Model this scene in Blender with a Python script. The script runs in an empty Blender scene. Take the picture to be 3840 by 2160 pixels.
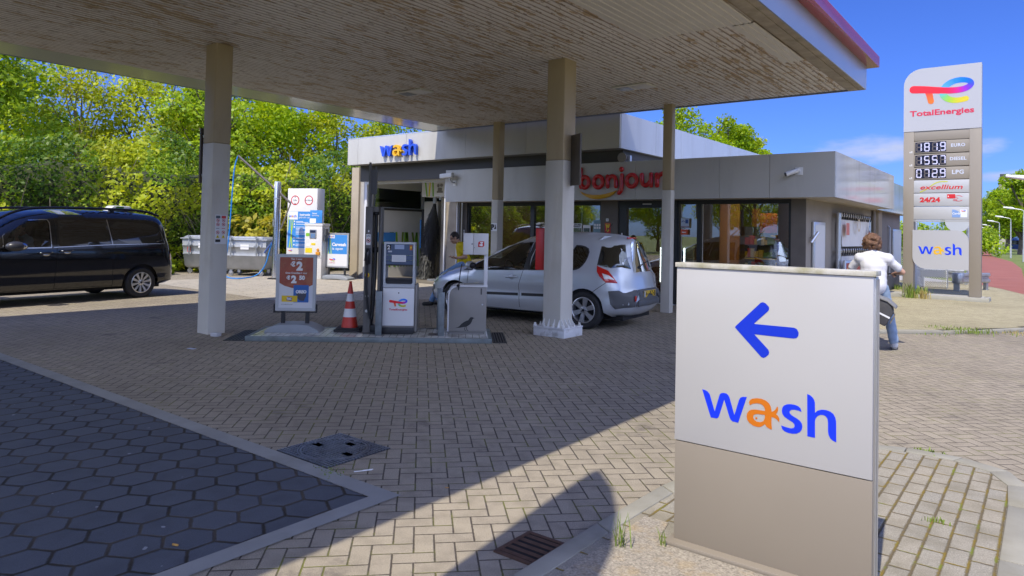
import bpy, bmesh, math, random
import numpy as np
from mathutils import Vector, Matrix, noise as mnoise
from mathutils.geometry import delaunay_2d_cdt
R = math.radians
scene = bpy.context.scene
col = scene.collection
random.seed(7)

# ------------------------------------------------------------------ camera
cam = bpy.data.objects.new('camera', bpy.data.cameras.new('camera'))
col.objects.link(cam); scene.camera = cam
cam.data.sensor_width = 36.0
cam.data.lens = 2619.53 / 3840 * 36
cam.data.shift_y = -(1080 - 803.23) / 3840
cam.data.clip_start = 0.05; cam.data.clip_end = 3000
yaw, pitch, roll = R(37.6377), R(1.4183), R(1.2003)
fw = Vector((-math.sin(yaw) * math.cos(pitch), math.cos(yaw) * math.cos(pitch), math.sin(pitch)))
r0 = Vector((math.cos(yaw), math.sin(yaw), 0)); u0 = r0.cross(fw)
rt = r0 * math.cos(roll) + u0 * math.sin(roll); up = -r0 * math.sin(roll) + u0 * math.cos(roll)
mw = Matrix((rt, up, -fw)).transposed().to_4x4(); mw.translation = (0, 0, 1.62)
cam.matrix_world = mw

# ------------------------------------------------------------------ light
SUN = Vector((0.0875, -0.66, 1.0))                 # towards the sun
sd = bpy.data.lights.new('sun', 'SUN'); sd.energy = 2.7; sd.angle = R(0.53); sd.color = (1, 0.93, 0.80)
so = bpy.data.objects.new('sun', sd); col.objects.link(so)
so.rotation_euler = SUN.to_track_quat('Z', 'Y').to_euler(); so.location = (20, -20, 40)
scene.view_settings.view_transform = 'Standard'; scene.view_settings.look = 'None'
scene.view_settings.exposure = 0.90; scene.view_settings.gamma = 1.0
scene.cycles.use_denoising = True
scene.cycles.max_bounces = 12; scene.cycles.diffuse_bounces = 5; scene.cycles.transparent_max_bounces = 24
scene.cycles.caustics_reflective = False; scene.cycles.caustics_refractive = False
scene.cycles.sample_clamp_indirect = 6

world = bpy.data.worlds.new('World'); scene.world = world; world.use_nodes = True
def build_world():
    nt = world.node_tree; N = nt.nodes; L = nt.links; N.clear()
    def n(t, **k):
        x = N.new(t)
        for a, b in k.items(): setattr(x, a, b)
        return x
    sky = n('ShaderNodeTexSky', sky_type='NISHITA', sun_disc=False, sun_elevation=math.asin(SUN.normalized().z),
            sun_rotation=math.atan2(SUN.x, SUN.y), air_density=1.0, dust_density=0.35, ozone_density=2.6, altitude=0)
    tint = n('ShaderNodeMix', data_type='RGBA', blend_type='MULTIPLY'); tint.inputs[0].default_value = 1
    L.new(sky.outputs[0], tint.inputs[6]); tint.inputs[7].default_value = (.17,.27,.62,1)
    hsv = n('ShaderNodeHueSaturation'); hsv.inputs['Saturation'].default_value = 1.0; hsv.inputs['Hue'].default_value = 0.5; hsv.inputs['Value'].default_value = 1.0; L.new(tint.outputs[2], hsv.inputs['Color'])
    geo = n('ShaderNodeTexCoord'); sep = n('ShaderNodeSeparateXYZ'); L.new(geo.outputs['Generated'], sep.inputs[0])
    # clouds: noise over azimuth / elevation, a low band in view, added banks out of view
    az = n('ShaderNodeMath', operation='ARCTAN2'); L.new(sep.outputs[0], az.inputs[0]); L.new(sep.outputs[1], az.inputs[1])
    azs = n('ShaderNodeMath', operation='MULTIPLY'); L.new(az.outputs[0], azs.inputs[0]); azs.inputs[1].default_value = 5.0
    els = n('ShaderNodeMath', operation='MULTIPLY'); L.new(sep.outputs[2], els.inputs[0]); els.inputs[1].default_value = 15.0
    cmb = n('ShaderNodeCombineXYZ'); L.new(azs.outputs[0], cmb.inputs[0]); L.new(els.outputs[0], cmb.inputs[1]); cmb.inputs[2].default_value = 3.7
    nz = n('ShaderNodeTexNoise'); nz.inputs['Scale'].default_value = 1.35; nz.inputs['Detail'].default_value = 9; nz.inputs['Roughness'].default_value = 0.56
    L.new(cmb.outputs[0], nz.inputs['Vector'])
    # bumps: the low clouds in view, then large unseen banks added as fill
    def blob(a0, e0, wa, we, amp):
        d1 = n('ShaderNodeMath', operation='SUBTRACT'); L.new(az.outputs[0], d1.inputs[0]); d1.inputs[1].default_value = a0
        d1b = n('ShaderNodeMath', operation='DIVIDE'); L.new(d1.outputs[0], d1b.inputs[0]); d1b.inputs[1].default_value = wa
        d1c = n('ShaderNodeMath', operation='POWER'); L.new(d1b.outputs[0], d1c.inputs[0]); d1c.inputs[1].default_value = 2
        d2 = n('ShaderNodeMath', operation='SUBTRACT'); L.new(sep.outputs[2], d2.inputs[0]); d2.inputs[1].default_value = e0
        d2b = n('ShaderNodeMath', operation='DIVIDE'); L.new(d2.outputs[0], d2b.inputs[0]); d2b.inputs[1].default_value = we
        d2c = n('ShaderNodeMath', operation='POWER'); L.new(d2b.outputs[0], d2c.inputs[0]); d2c.inputs[1].default_value = 2
        s = n('ShaderNodeMath', operation='ADD'); L.new(d1c.outputs[0], s.inputs[0]); L.new(d2c.outputs[0], s.inputs[1])
        m = n('ShaderNodeMapRange'); L.new(s.outputs[0], m.inputs[0])
        m.inputs[1].default_value = 0; m.inputs[2].default_value = 1; m.inputs[3].default_value = amp; m.inputs[4].default_value = 0
        return m.outputs[0]
    tot = None
    for b in [(-0.145, 0.118, 0.17, 0.032, 0.72), (0.075, 0.106, 0.09, 0.020, 0.8), (0.06, 0.083, 0.10, 0.014, 0.75), (-0.02, 0.075, 0.07, 0.013, 0.55), (1.35, 0.42, 1.15, 0.42, 1.0), (-2.45, 0.40, 0.75, 0.36, 1.0), (2.7, 0.32, 0.6, 0.25, 1.0)]:
        o = blob(*b)
        if tot is None: tot = o
        else:
            s = n('ShaderNodeMath', operation='MAXIMUM'); L.new(tot, s.inputs[0]); L.new(o, s.inputs[1]); tot = s.outputs[0]
    mul = n('ShaderNodeMath', operation='MULTIPLY_ADD'); L.new(tot, mul.inputs[0]); mul.inputs[1].default_value = 0.62
    L.new(nz.outputs[0], mul.inputs[2])
    rmp = n('ShaderNodeMapRange', interpolation_type='SMOOTHSTEP'); L.new(mul.outputs[0], rmp.inputs[0])
    rmp.inputs[1].default_value = 0.70; rmp.inputs[2].default_value = 0.98; rmp.inputs[3].default_value = 0; rmp.inputs[4].default_value = 0.92
    gate = n('ShaderNodeMath', operation='GREATER_THAN'); L.new(tot, gate.inputs[0]); gate.inputs[1].default_value = 0.002
    msk = n('ShaderNodeMath', operation='MULTIPLY'); L.new(rmp.outputs[0], msk.inputs[0]); L.new(gate.outputs[0], msk.inputs[1])
    # cloud brightness: lumpy
    nz2 = n('ShaderNodeTexNoise'); nz2.inputs['Scale'].default_value = 2.2; nz2.inputs['Detail'].default_value = 6
    L.new(cmb.outputs[0], nz2.inputs['Vector'])
    cr = n('ShaderNodeMix', data_type='RGBA'); L.new(nz2.outputs[0], cr.inputs[0])
    cr.inputs[6].default_value = (1.4, 1.65, 2.6, 1); cr.inputs[7].default_value = (2.5, 2.75, 3.6, 1)
    # the unseen sunward clouds are boosted to add fill light
    dt = n('ShaderNodeVectorMath', operation='DOT_PRODUCT'); L.new(geo.outputs['Generated'], dt.inputs[0]); dt.inputs[1].default_value = SUN.normalized()
    br = n('ShaderNodeMapRange'); L.new(dt.outputs['Value'], br.inputs[0]); br.inputs[1].default_value = -0.2; br.inputs[2].default_value = 0.7; br.inputs[3].default_value = 1.0; br.inputs[4].default_value = 4.5
    cr2 = n('ShaderNodeVectorMath', operation='SCALE'); L.new(cr.outputs[2], cr2.inputs[0]); L.new(br.outputs[0], cr2.inputs['Scale'])
    mx = n('ShaderNodeMix', data_type='RGBA'); L.new(msk.outputs[0], mx.inputs[0]); L.new(hsv.outputs[0], mx.inputs[6]); L.new(cr2.outputs[0], mx.inputs[7])
    bg = n('ShaderNodeBackground'); bg.inputs[1].default_value = 0.15; L.new(mx.outputs[2], bg.inputs[0])
    out = n('ShaderNodeOutputWorld'); L.new(bg.outputs[0], out.inputs[0])
build_world()

# ------------------------------------------------------------------ mesh helpers
class MB:
    def __init__(s): s.v = []; s.f = []
    def add(s, vs, fs):
        b = len(s.v); s.v += [tuple(p) for p in vs]; s.f += [tuple(b + i for i in f) for f in fs]; return s
    def box(s, x0, x1, y0, y1, z0, z1):
        return s.add([(x0,y0,z0),(x1,y0,z0),(x1,y1,z0),(x0,y1,z0),(x0,y0,z1),(x1,y0,z1),(x1,y1,z1),(x0,y1,z1)],
                     [(0,3,2,1),(4,5,6,7),(0,1,5,4),(1,2,6,5),(2,3,7,6),(3,0,4,7)])
    def tube(s, pts, r, n=8, caps=True):
        pts = [Vector(p) for p in pts]
        if not hasattr(r, '__len__'): r = [r] * len(pts)
        vs = []; prev = None
        for i, p in enumerate(pts):
            t = (pts[min(i+1, len(pts)-1)] - pts[max(i-1, 0)])
            t = t.normalized() if t.length > 1e-9 else Vector((0,0,1))
            if prev is None:
                a = Vector((0,0,1)) if abs(t.z) < 0.9 else Vector((1,0,0)); a = (a - t * a.dot(t)).normalized()
            else: a = (prev - t * prev.dot(t)); a = a.normalized() if a.length > 1e-6 else prev
            prev = a; b = t.cross(a)
            vs += [p + (a * math.cos(6.28318*k/n) + b * math.sin(6.28318*k/n)) * r[i] for k in range(n)]
        fs = [(i*n+k, i*n+(k+1) % n, (i+1)*n+(k+1) % n, (i+1)*n+k) for i in range(len(pts)-1) for k in range(n)]
        if caps: fs += [tuple(range(n))[::-1], tuple((len(pts)-1)*n+k for k in range(n))]
        return s.add(vs, fs)
    def lathe(s, prof, n=24, c=(0,0,0), axis='z', caps=True):
        vs = []
        for (r, h) in prof:
            for k in range(n):
                a = 6.283185*k/n; x, y = r*math.cos(a), r*math.sin(a)
                vs.append((c[0]+x, c[1]+y, c[2]+h) if axis == 'z' else (c[0]+x, c[1]+h, c[2]+y) if axis == 'y' else (c[0]+h, c[1]+x, c[2]+y))
        m = len(prof)
        fs = [(i*n+k, i*n+(k+1) % n, (i+1)*n+(k+1) % n, (i+1)*n+k) for i in range(m-1) for k in range(n)]
        if caps and prof[0][0] > 1e-6: fs.append(tuple(range(n))[::-1])
        if caps and prof[-1][0] > 1e-6: fs.append(tuple((m-1)*n+k for k in range(n)))
        return s.add(vs, fs)
    def prism(s, poly, y0, y1):                     # poly in (x,z), pushed along y
        n = len(poly)
        return s.add([(x, y0, z) for x, z in poly] + [(x, y1, z) for x, z in poly],
                     [tuple(range(n)), tuple(range(2*n-1, n-1, -1))] + [(i, n+i, n+(i+1) % n, (i+1) % n) for i in range(n)])
    def slab(s, poly, z0, z1):                      # poly in (x,y), pushed along z
        n = len(poly)
        return s.add([(x, y, z0) for x, y in poly] + [(x, y, z1) for x, y in poly],
                     [tuple(range(n))[::-1], tuple(range(n, 2*n))] + [(i, (i+1) % n, n+(i+1) % n, n+i) for i in range(n)])
    def flat(s, outer, holes=(), y=0.0, thick=0.0, step=None):   # filled outline in (x,z), front at y, optional depth
        v2, tr = patch2d(outer, holes, step)
        s.add([(a, y, b) for a, b in v2], tr)
        if thick:
            for lp in [outer] + list(holes):
                n = len(lp)
                s.add([(a, y, b) for a, b in lp] + [(a, y+thick, b) for a, b in lp], [(i, (i+1) % n, n+(i+1) % n, n+i) for i in range(n)])
        return s
    def ball(s, c, r, n=10, m=7):
        r = r if hasattr(r, '__len__') else (r, r, r)
        vs = [(c[0], c[1], c[2]+r[2])]
        for i in range(1, m):
            t = math.pi*i/m
            vs += [(c[0]+r[0]*math.sin(t)*math.cos(6.28318*k/n), c[1]+r[1]*math.sin(t)*math.sin(6.28318*k/n), c[2]+r[2]*math.cos(t)) for k in range(n)]
        vs.append((c[0], c[1], c[2]-r[2])); e = len(vs)-1
        fs = [(0, 1+k, 1+(k+1) % n) for k in range(n)]
        for i in range(m-2): fs += [(1+i*n+k, 1+(i+1)*n+k, 1+(i+1)*n+(k+1) % n, 1+i*n+(k+1) % n) for k in range(n)]
        fs += [(e, 1+(m-2)*n+(k+1) % n, 1+(m-2)*n+k) for k in range(n)]
        return s.add(vs, fs)
    def build(s, name, mat, parent=None, smooth=None, bevel=0.0, seg=2, fix=True, **kw):
        me = bpy.data.meshes.new(name); me.from_pydata(s.v, [], s.f)
        if fix or bevel:
            bm = bmesh.new(); bm.from_mesh(me); bmesh.ops.remove_doubles(bm, verts=bm.verts, dist=1e-5)
            bmesh.ops.recalc_face_normals(bm, faces=bm.faces)
            if bevel:
                ed = [e for e in bm.edges if len(e.link_faces) == 2 and e.calc_face_angle(0) > 0.6]
                bmesh.ops.bevel(bm, geom=ed, offset=bevel, segments=seg, affect='EDGES', profile=0.5, clamp_overlap=True)
            bm.to_mesh(me); bm.free()
        me.materials.append(mat)
        if smooth or (smooth is None and bevel):
            me.shade_smooth()
            if smooth is not True or bevel: me.set_sharp_from_angle(angle=R(smooth if smooth and smooth is not True else 35))
        o = bpy.data.objects.new(name, me); col.objects.link(o); o.parent = parent
        return o

def in_poly(p, poly):
    x, y = p; c = False; n = len(poly); j = n-1
    for i in range(n):
        xi, yi = poly[i]; xj, yj = poly[j]
        if (yi > y) != (yj > y) and x < (xj-xi)*(y-yi)/(yj-yi)+xi: c = not c
        j = i
    return c
def patch2d(outer, holes=(), step=None):
    pts = []; eds = []
    for lp in [outer] + list(holes):
        b = len(pts); n = len(lp); pts += [Vector(p) for p in lp]; eds += [(b+i, b+(i+1) % n) for i in range(n)]
    if step:
        xs = [p[0] for p in outer]; ys = [p[1] for p in outer]
        x = min(xs)+step*.5
        while x < max(xs):
            y = min(ys)+step*.5
            while y < max(ys):
                q = (x, y)
                if in_poly(q, outer) and not any(in_poly(q, h) for h in holes):
                    if min((Vector(q)-p).length for p in pts[:sum(len(l) for l in [outer]+list(holes))]) > step*.35: pts.append(Vector(q))
                y += step
            x += step
    r = delaunay_2d_cdt(pts, eds, [], 0, 1e-6)
    v2 = [tuple(p) for p in r[0]]; tr = []
    for f in r[2]:
        c = (sum(v2[i][0] for i in f)/3, sum(v2[i][1] for i in f)/3)
        if in_poly(c, outer) and not any(in_poly(c, h) for h in holes): tr.append(tuple(f))
    return v2, tr
def smooth_poly(p, it=2, closed=True):              # Chaikin
    for _ in range(it):
        q = []; n = len(p)
        for i in range(n if closed else n-1):
            a, b = p[i], p[(i+1) % n]
            q += [tuple(a[k]*.75+b[k]*.25 for k in range(len(a))), tuple(a[k]*.25+b[k]*.75 for k in range(len(a)))]
        p = q if closed else [p[0]] + q + [p[-1]]
    return p
def rrect(x0, x1, z0, z1, r, n=5):
    r = r if hasattr(r, '__len__') else (r,)*4      # bl br tr tl
    P = []
    for (cx, cz, a0, rr) in [(x0+r[0], z0+r[0], 180, r[0]), (x1-r[1], z0+r[1], 270, r[1]), (x1-r[2], z1-r[2], 0, r[2]), (x0+r[3], z1-r[3], 90, r[3])]:
        if rr < 1e-6: P.append((cx, cz)); continue
        P += [(cx+rr*math.cos(R(a0+90*k/n)), cz+rr*math.sin(R(a0+90*k/n))) for k in range(n+1)]
    return P
def circ(cx, cz, r, n=20): return [(cx+r*math.cos(6.28318*k/n), cz+r*math.sin(6.28318*k/n)) for k in range(n)]
def stroke(mb, pts, rad, y=0.0, thick=0.0, n=8):    # rounded brush stroke in (x,z)
    if not hasattr(rad, '__len__'): rad = [rad]*len(pts)
    L = []; Rr = []
    for i, p in enumerate(pts):
        a = pts[max(i-1, 0)]; b = pts[min(i+1, len(pts)-1)]
        d = Vector((b[0]-a[0], b[1]-a[1])).normalized(); nn = Vector((-d.y, d.x))
        L.append((p[0]+nn.x*rad[i], p[1]+nn.y*rad[i])); Rr.append((p[0]-nn.x*rad[i], p[1]-nn.y*rad[i]))
    def cap(c, d, r): 
        a0 = math.atan2(d.y, d.x)
        return [(c[0]+r*math.cos(a0-1.5708+3.14159*k/n), c[1]+r*math.sin(a0-1.5708+3.14159*k/n)) for k in range(1, n)]
    d1 = Vector((pts[-1][0]-pts[-2][0], pts[-1][1]-pts[-2][1])); d0 = Vector((pts[0][0]-pts[1][0], pts[0][1]-pts[1][1]))
    m = len(pts)
    vs = [(x, y, z) for x, z in L] + [(x, y, z) for x, z in Rr]
    fs = [(i, i+1, m+i+1, m+i) for i in range(m-1)]
    e = cap(pts[-1], d1, rad[-1]); k0 = len(vs); vs += [(x, y, z) for x, z in e]
    fs.append(tuple([2*m-1] + list(range(k0, k0+len(e))) + [m-1]))
    e = cap(pts[0], d0, rad[0]); k0 = len(vs); vs += [(x, y, z) for x, z in e]
    fs.append(tuple([0] + list(range(k0, k0+len(e))) + [m]))
    mb.add(vs, fs)
def curve_pts(p, it=3): return smooth_poly(p, it, closed=False)

def thing(name, label, cat, loc=(0,0,0), rotz=0.0, group=None):
    o = bpy.data.objects.new(name, None); col.objects.link(o); o.empty_display_size = 0.1
    o.location = loc; o.rotation_euler = (0, 0, rotz); o['label'] = label; o['category'] = cat
    if group: o['group'] = group
    return o
def tag(o, label, cat, group=None, kind=None):
    o['label'] = label; o['category'] = cat
    if group: o['group'] = group
    if kind: o['kind'] = kind
    return o
def struct(o): o['kind'] = 'structure'; return o
def dup(root, loc, rotz=None, label=None, scale=None):
    r = root.copy(); col.objects.link(r); r.location = loc
    if rotz is not None: r.rotation_euler = (0, 0, rotz)
    if label: r['label'] = label
    if scale: r.scale = scale
    for ch in list(root.children):
        c = ch.copy(); col.objects.link(c); c.parent = r
        for g in ch.children:
            d = g.copy(); col.objects.link(d); d.parent = c
    return r
def text(name, s, mat, parent, x, z, h, y=0.0, align='CENTER', wid=None, bold=0.0, ext=0.001, shear=0.0, space=1.0, plane='xz'):
    cu = bpy.data.curves.new(name, 'FONT'); cu.body = s; cu.size = h*1.38; cu.align_x = align; cu.align_y = 'CENTER'
    cu.offset = bold; cu.extrude = ext; cu.shear = shear; cu.space_character = space; cu.resolution_u = 3
    t = bpy.data.objects.new(name, cu); col.objects.link(t)
    dg = bpy.context.evaluated_depsgraph_get(); me = bpy.data.meshes.new_from_object(t.evaluated_get(dg))
    bpy.data.objects.remove(t); bpy.data.curves.remove(cu)
    n = len(me.vertices); a = np.empty(n*3, np.float32); me.vertices.foreach_get('co', a); a = a.reshape(-1, 3)
    if n:
        sx = 1.0
        if wid: sx = wid/max(1e-6, (a[:,0].max()-a[:,0].min()))
        b = a.copy(); mid = (a[:,1].max()+a[:,1].min())/2
        b[:,0] = x + a[:,0]*sx; b[:,2] = z + (a[:,1]-mid); b[:,1] = y - a[:,2]
        me.vertices.foreach_set('co', b.ravel())
    me.materials.clear(); me.materials.append(mat); me.name = name
    o = bpy.data.objects.new(name, me); col.objects.link(o); o.parent = parent
    return o

# ------------------------------------------------------------------ materials
MATS = {}
def M(name, c=(.5,.5,.5), rough=.5, metal=0.0, spec=0.5, var=0.0, vscale=3.0, bump=0.0, bscale=40.0, coat=0.0, dirt=None, emit=None, alpha=None, stretch=None, dpos=(.5,.75)):
    if name in MATS: return MATS[name]
    m = bpy.data.materials.new(name); m.use_nodes = True; MATS[name] = m
    nt = m.node_tree; N = nt.nodes; L = nt.links; p = N['Principled BSDF']
    p.inputs['Base Color'].default_value = (*c, 1); p.inputs['Roughness'].default_value = rough; p.inputs['Metallic'].default_value = metal
    p.inputs['Specular IOR Level'].default_value = spec; p.inputs['Coat Weight'].default_value = coat; p.inputs['Coat Roughness'].default_value = 0.04
    if emit: p.inputs['Emission Color'].default_value = (*emit[:3], 1); p.inputs['Emission Strength'].default_value = emit[3]
    tc = N.new('ShaderNodeTexCoord')
    vec = tc.outputs['Object']
    if stretch:
        mp = N.new('ShaderNodeMapping'); mp.inputs['Scale'].default_value = stretch; L.new(vec, mp.inputs[0]); vec = mp.outputs[0]
    cur = None
    if var:
        nz = N.new('ShaderNodeTexNoise'); nz.inputs['Scale'].default_value = vscale; nz.inputs['Detail'].default_value = 6; L.new(vec, nz.inputs['Vector'])
        mr = N.new('ShaderNodeMapRange'); mr.inputs[1].default_value = .25; mr.inputs[2].default_value = .75
        mr.inputs[3].default_value = 1-var; mr.inputs[4].default_value = 1+var; L.new(nz.outputs[0], mr.inputs[0])
        mx = N.new('ShaderNodeVectorMath'); mx.operation = 'SCALE'; mx.inputs[0].default_value = c; L.new(mr.outputs[0], mx.inputs['Scale'])
        cur = mx.outputs[0]
    if dirt:
        nz = N.new('ShaderNodeTexNoise'); nz.inputs['Scale'].default_value = dirt[3] if len(dirt) > 3 else 2.0; nz.inputs['Detail'].default_value = 8; nz.inputs['Roughness'].default_value = .65
        L.new(vec, nz.inputs['Vector'])
        mr = N.new('ShaderNodeMapRange'); mr.inputs[1].default_value = dpos[0]; mr.inputs[2].default_value = dpos[1]; mr.inputs[4].default_value = dirt[4] if len(dirt) > 4 else .8; L.new(nz.outputs[0], mr.inputs[0])
        mx = N.new('ShaderNodeMix'); mx.data_type = 'RGBA'; L.new(mr.outputs[0], mx.inputs[0])
        if cur: L.new(cur, mx.inputs[6])
        else: mx.inputs[6].default_value = (*c, 1)
        mx.inputs[7].default_value = (*dirt[:3], 1); cur = mx.outputs[2]
    if cur: L.new(cur, p.inputs['Base Color'])
    if bump:
        nz = N.new('ShaderNodeTexNoise'); nz.inputs['Scale'].default_value = bscale; nz.inputs['Detail'].default_value = 4; L.new(vec, nz.inputs['Vector'])
        b = N.new('ShaderNodeBump'); b.inputs['Strength'].default_value = bump; b.inputs['Distance'].default_value = .01; L.new(nz.outputs[0], b.inputs['Height']); L.new(b.outputs[0], p.inputs['Normal'])
    return m
def glass(name, tint=(.5,.55,.5), refl=.1, rough=0.0, ior=1.5, coat_tint=(1,1,1)):
    if name in MATS: return MATS[name]
    m = bpy.data.materials.new(name); m.use_nodes = True; MATS[name] = m
    nt = m.node_tree; N = nt.nodes; L = nt.links; N.clear()
    t = N.new('ShaderNodeBsdfTransparent'); t.inputs[0].default_value = (*tint, 1)
    g = N.new('ShaderNodeBsdfGlossy'); g.inputs['Roughness'].default_value = rough; g.inputs[0].default_value = (*coat_tint, 1)
    fr = N.new('ShaderNodeFresnel'); fr.inputs[0].default_value = ior
    ad = N.new('ShaderNodeMath'); ad.operation = 'MULTIPLY_ADD'; ad.use_clamp = True; L.new(fr.outputs[0], ad.inputs[0]); ad.inputs[1].default_value = 1.5; ad.inputs[2].default_value = refl
    mx = N.new('ShaderNodeMixShader'); L.new(ad.outputs[0], mx.inputs[0]); L.new(t.outputs[0], mx.inputs[1]); L.new(g.outputs[0], mx.inputs[2])
    o = N.new('ShaderNodeOutputMaterial'); L.new(mx.outputs[0], o.inputs[0])
    return m
def nodemat(name):
    m = bpy.data.materials.new(name); m.use_nodes = True; MATS[name] = m
    nt = m.node_tree; p = nt.nodes['Principled BSDF']
    def math_(op, a, b=None, c=None):
        x = nt.nodes.new('ShaderNodeMath'); x.operation = op
        for i, q in enumerate((a, b, c)):
            if q is None: continue
            if isinstance(q, (int, float)): x.inputs[i].default_value = q
            else: nt.links.new(q, x.inputs[i])
        return x.outputs[0]
    def mix(f, a, b, bt='MIX'):
        x = nt.nodes.new('ShaderNodeMix'); x.data_type = 'RGBA'; x.blend_type = bt
        for i, q in ((0, f), (6, a), (7, b)):
            if isinstance(q, (int, float)): x.inputs[i].default_value = q
            elif isinstance(q, tuple): x.inputs[i].default_value = (*q, 1)
            else: nt.links.new(q, x.inputs[i])
        return x.outputs[2]
    def noise(vec, scale, detail=5, rough=.55):
        x = nt.nodes.new('ShaderNodeTexNoise'); x.inputs['Scale'].default_value = scale; x.inputs['Detail'].default_value = detail; x.inputs['Roughness'].default_value = rough
        nt.links.new(vec, x.inputs['Vector']); return x.outputs[0]
    def remap(v, a, b, c=0.0, d=1.0):
        x = nt.nodes.new('ShaderNodeMapRange'); nt.links.new(v, x.inputs[0])
        for i, q in enumerate((a, b, c, d)): x.inputs[i+1].default_value = q
        return x.outputs[0]
    def coords(rot=0.0, scale=1.0, loc=(0,0,0)):
        t = nt.nodes.new('ShaderNodeTexCoord'); mp = nt.nodes.new('ShaderNodeMapping')
        mp.inputs['Rotation'].default_value = (0, 0, rot); mp.inputs['Scale'].default_value = (scale,)*3; mp.inputs['Location'].default_value = loc
        nt.links.new(t.outputs['Object'], mp.inputs[0])
        s = nt.nodes.new('ShaderNodeSeparateXYZ'); nt.links.new(mp.outputs[0], s.inputs[0])
        return t.outputs['Object'], s.outputs[0], s.outputs[1]
    def white(*xyz):
        c = nt.nodes.new('ShaderNodeCombineXYZ')
        for i, q in enumerate(xyz): nt.links.new(q, c.inputs[i])
        w = nt.nodes.new('ShaderNodeTexWhiteNoise'); nt.links.new(c.outputs[0], w.inputs[0]); return w.outputs[0]
    def bump(h, strength=.5, dist=.01):
        b = nt.nodes.new('ShaderNodeBump'); b.inputs['Strength'].default_value = strength; b.inputs['Distance'].default_value = dist
        nt.links.new(h, b.inputs['Height']); nt.links.new(b.outputs[0], p.inputs['Normal'])
    return m, nt, p, math_, mix, noise, remap, coords, white, bump

def herringbone(name, base, alt, joint, moss, W=0.105, rot=R(45), mossamt=.35, dark=None):
    m, nt, p, mth, mix, noise, remap, coords, white, bump = nodemat(name)
    obj, x, y = coords(rot, 1/W)
    i = mth('FLOOR', x); j = mth('FLOOR', y); fx = mth('FRACT', x); fy = mth('FRACT', y)
    k = mth('FLOORED_MODULO', mth('SUBTRACT', i, j), 4.0)
    def eq(v): return mth('COMPARE', k, float(v), .1)
    h0, h1, v2, v3 = eq(0), eq(1), eq(2), eq(3)
    gx = mth('SUBTRACT', 1.0, fx); gy = mth('SUBTRACT', 1.0, fy)
    big = 5.0
    dl = mth('ADD', fx, mth('MULTIPLY', h1, big)); dr = mth('ADD', gx, mth('MULTIPLY', h0, big))
    db = mth('ADD', fy, mth('MULTIPLY', v2, big)); dt = mth('ADD', gy, mth('MULTIPLY', v3, big))
    d = mth('MINIMUM', mth('MINIMUM', dl, dr), mth('MINIMUM', db, dt))
    bi = mth('SUBTRACT', i, h1); bj = mth('SUBTRACT', j, v2)
    rnd = white(bi, bj); rnd2 = white(bj, bi)
    wob = noise(obj, 60, 3)
    dd = mth('ADD', d, mth('MULTIPLY', mth('SUBTRACT', wob, .5), .06))
    jm = remap(dd, .02, .062, 1.0, 0.0)
    c = mix(rnd, base, alt)
    big_n = noise(obj, .45, 6); fine = noise(obj, 230, 3); mid = noise(obj, 7, 5)
    c = mix(remap(fine, .42, .68), c, tuple(min(1, q*1.75+.03) for q in base)) if True else c
    c = mix(mth('MULTIPLY', remap(mid, .45, .7), .45), c, tuple(q*.6 for q in base))
    c = mix(mth('MULTIPLY', remap(big_n, .45, .72), .5), c, tuple(q*.62 for q in base))
    if dark:
        sp = noise(obj, 1.6, 7, .7); c = mix(mth('MULTIPLY', remap(sp, .6, .68), .55), c, dark)
    mn = noise(obj, 3.1, 5)
    jc = mix(mth('MULTIPLY', remap(mn, .5, .62), mossamt), joint, moss)
    c = mix(jm, c, jc)
    nt.links.new(c, p.inputs['Base Color']); p.inputs['Roughness'].default_value = .9; p.inputs['Specular IOR Level'].default_value = .25
    hgt = mth('ADD', mth('MULTIPLY', jm, -1.0), mth('ADD', mth('MULTIPLY', fine, .25), mth('MULTIPLY', rnd2, .25)))
    bump(hgt, .6, .008)
    return m
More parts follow.
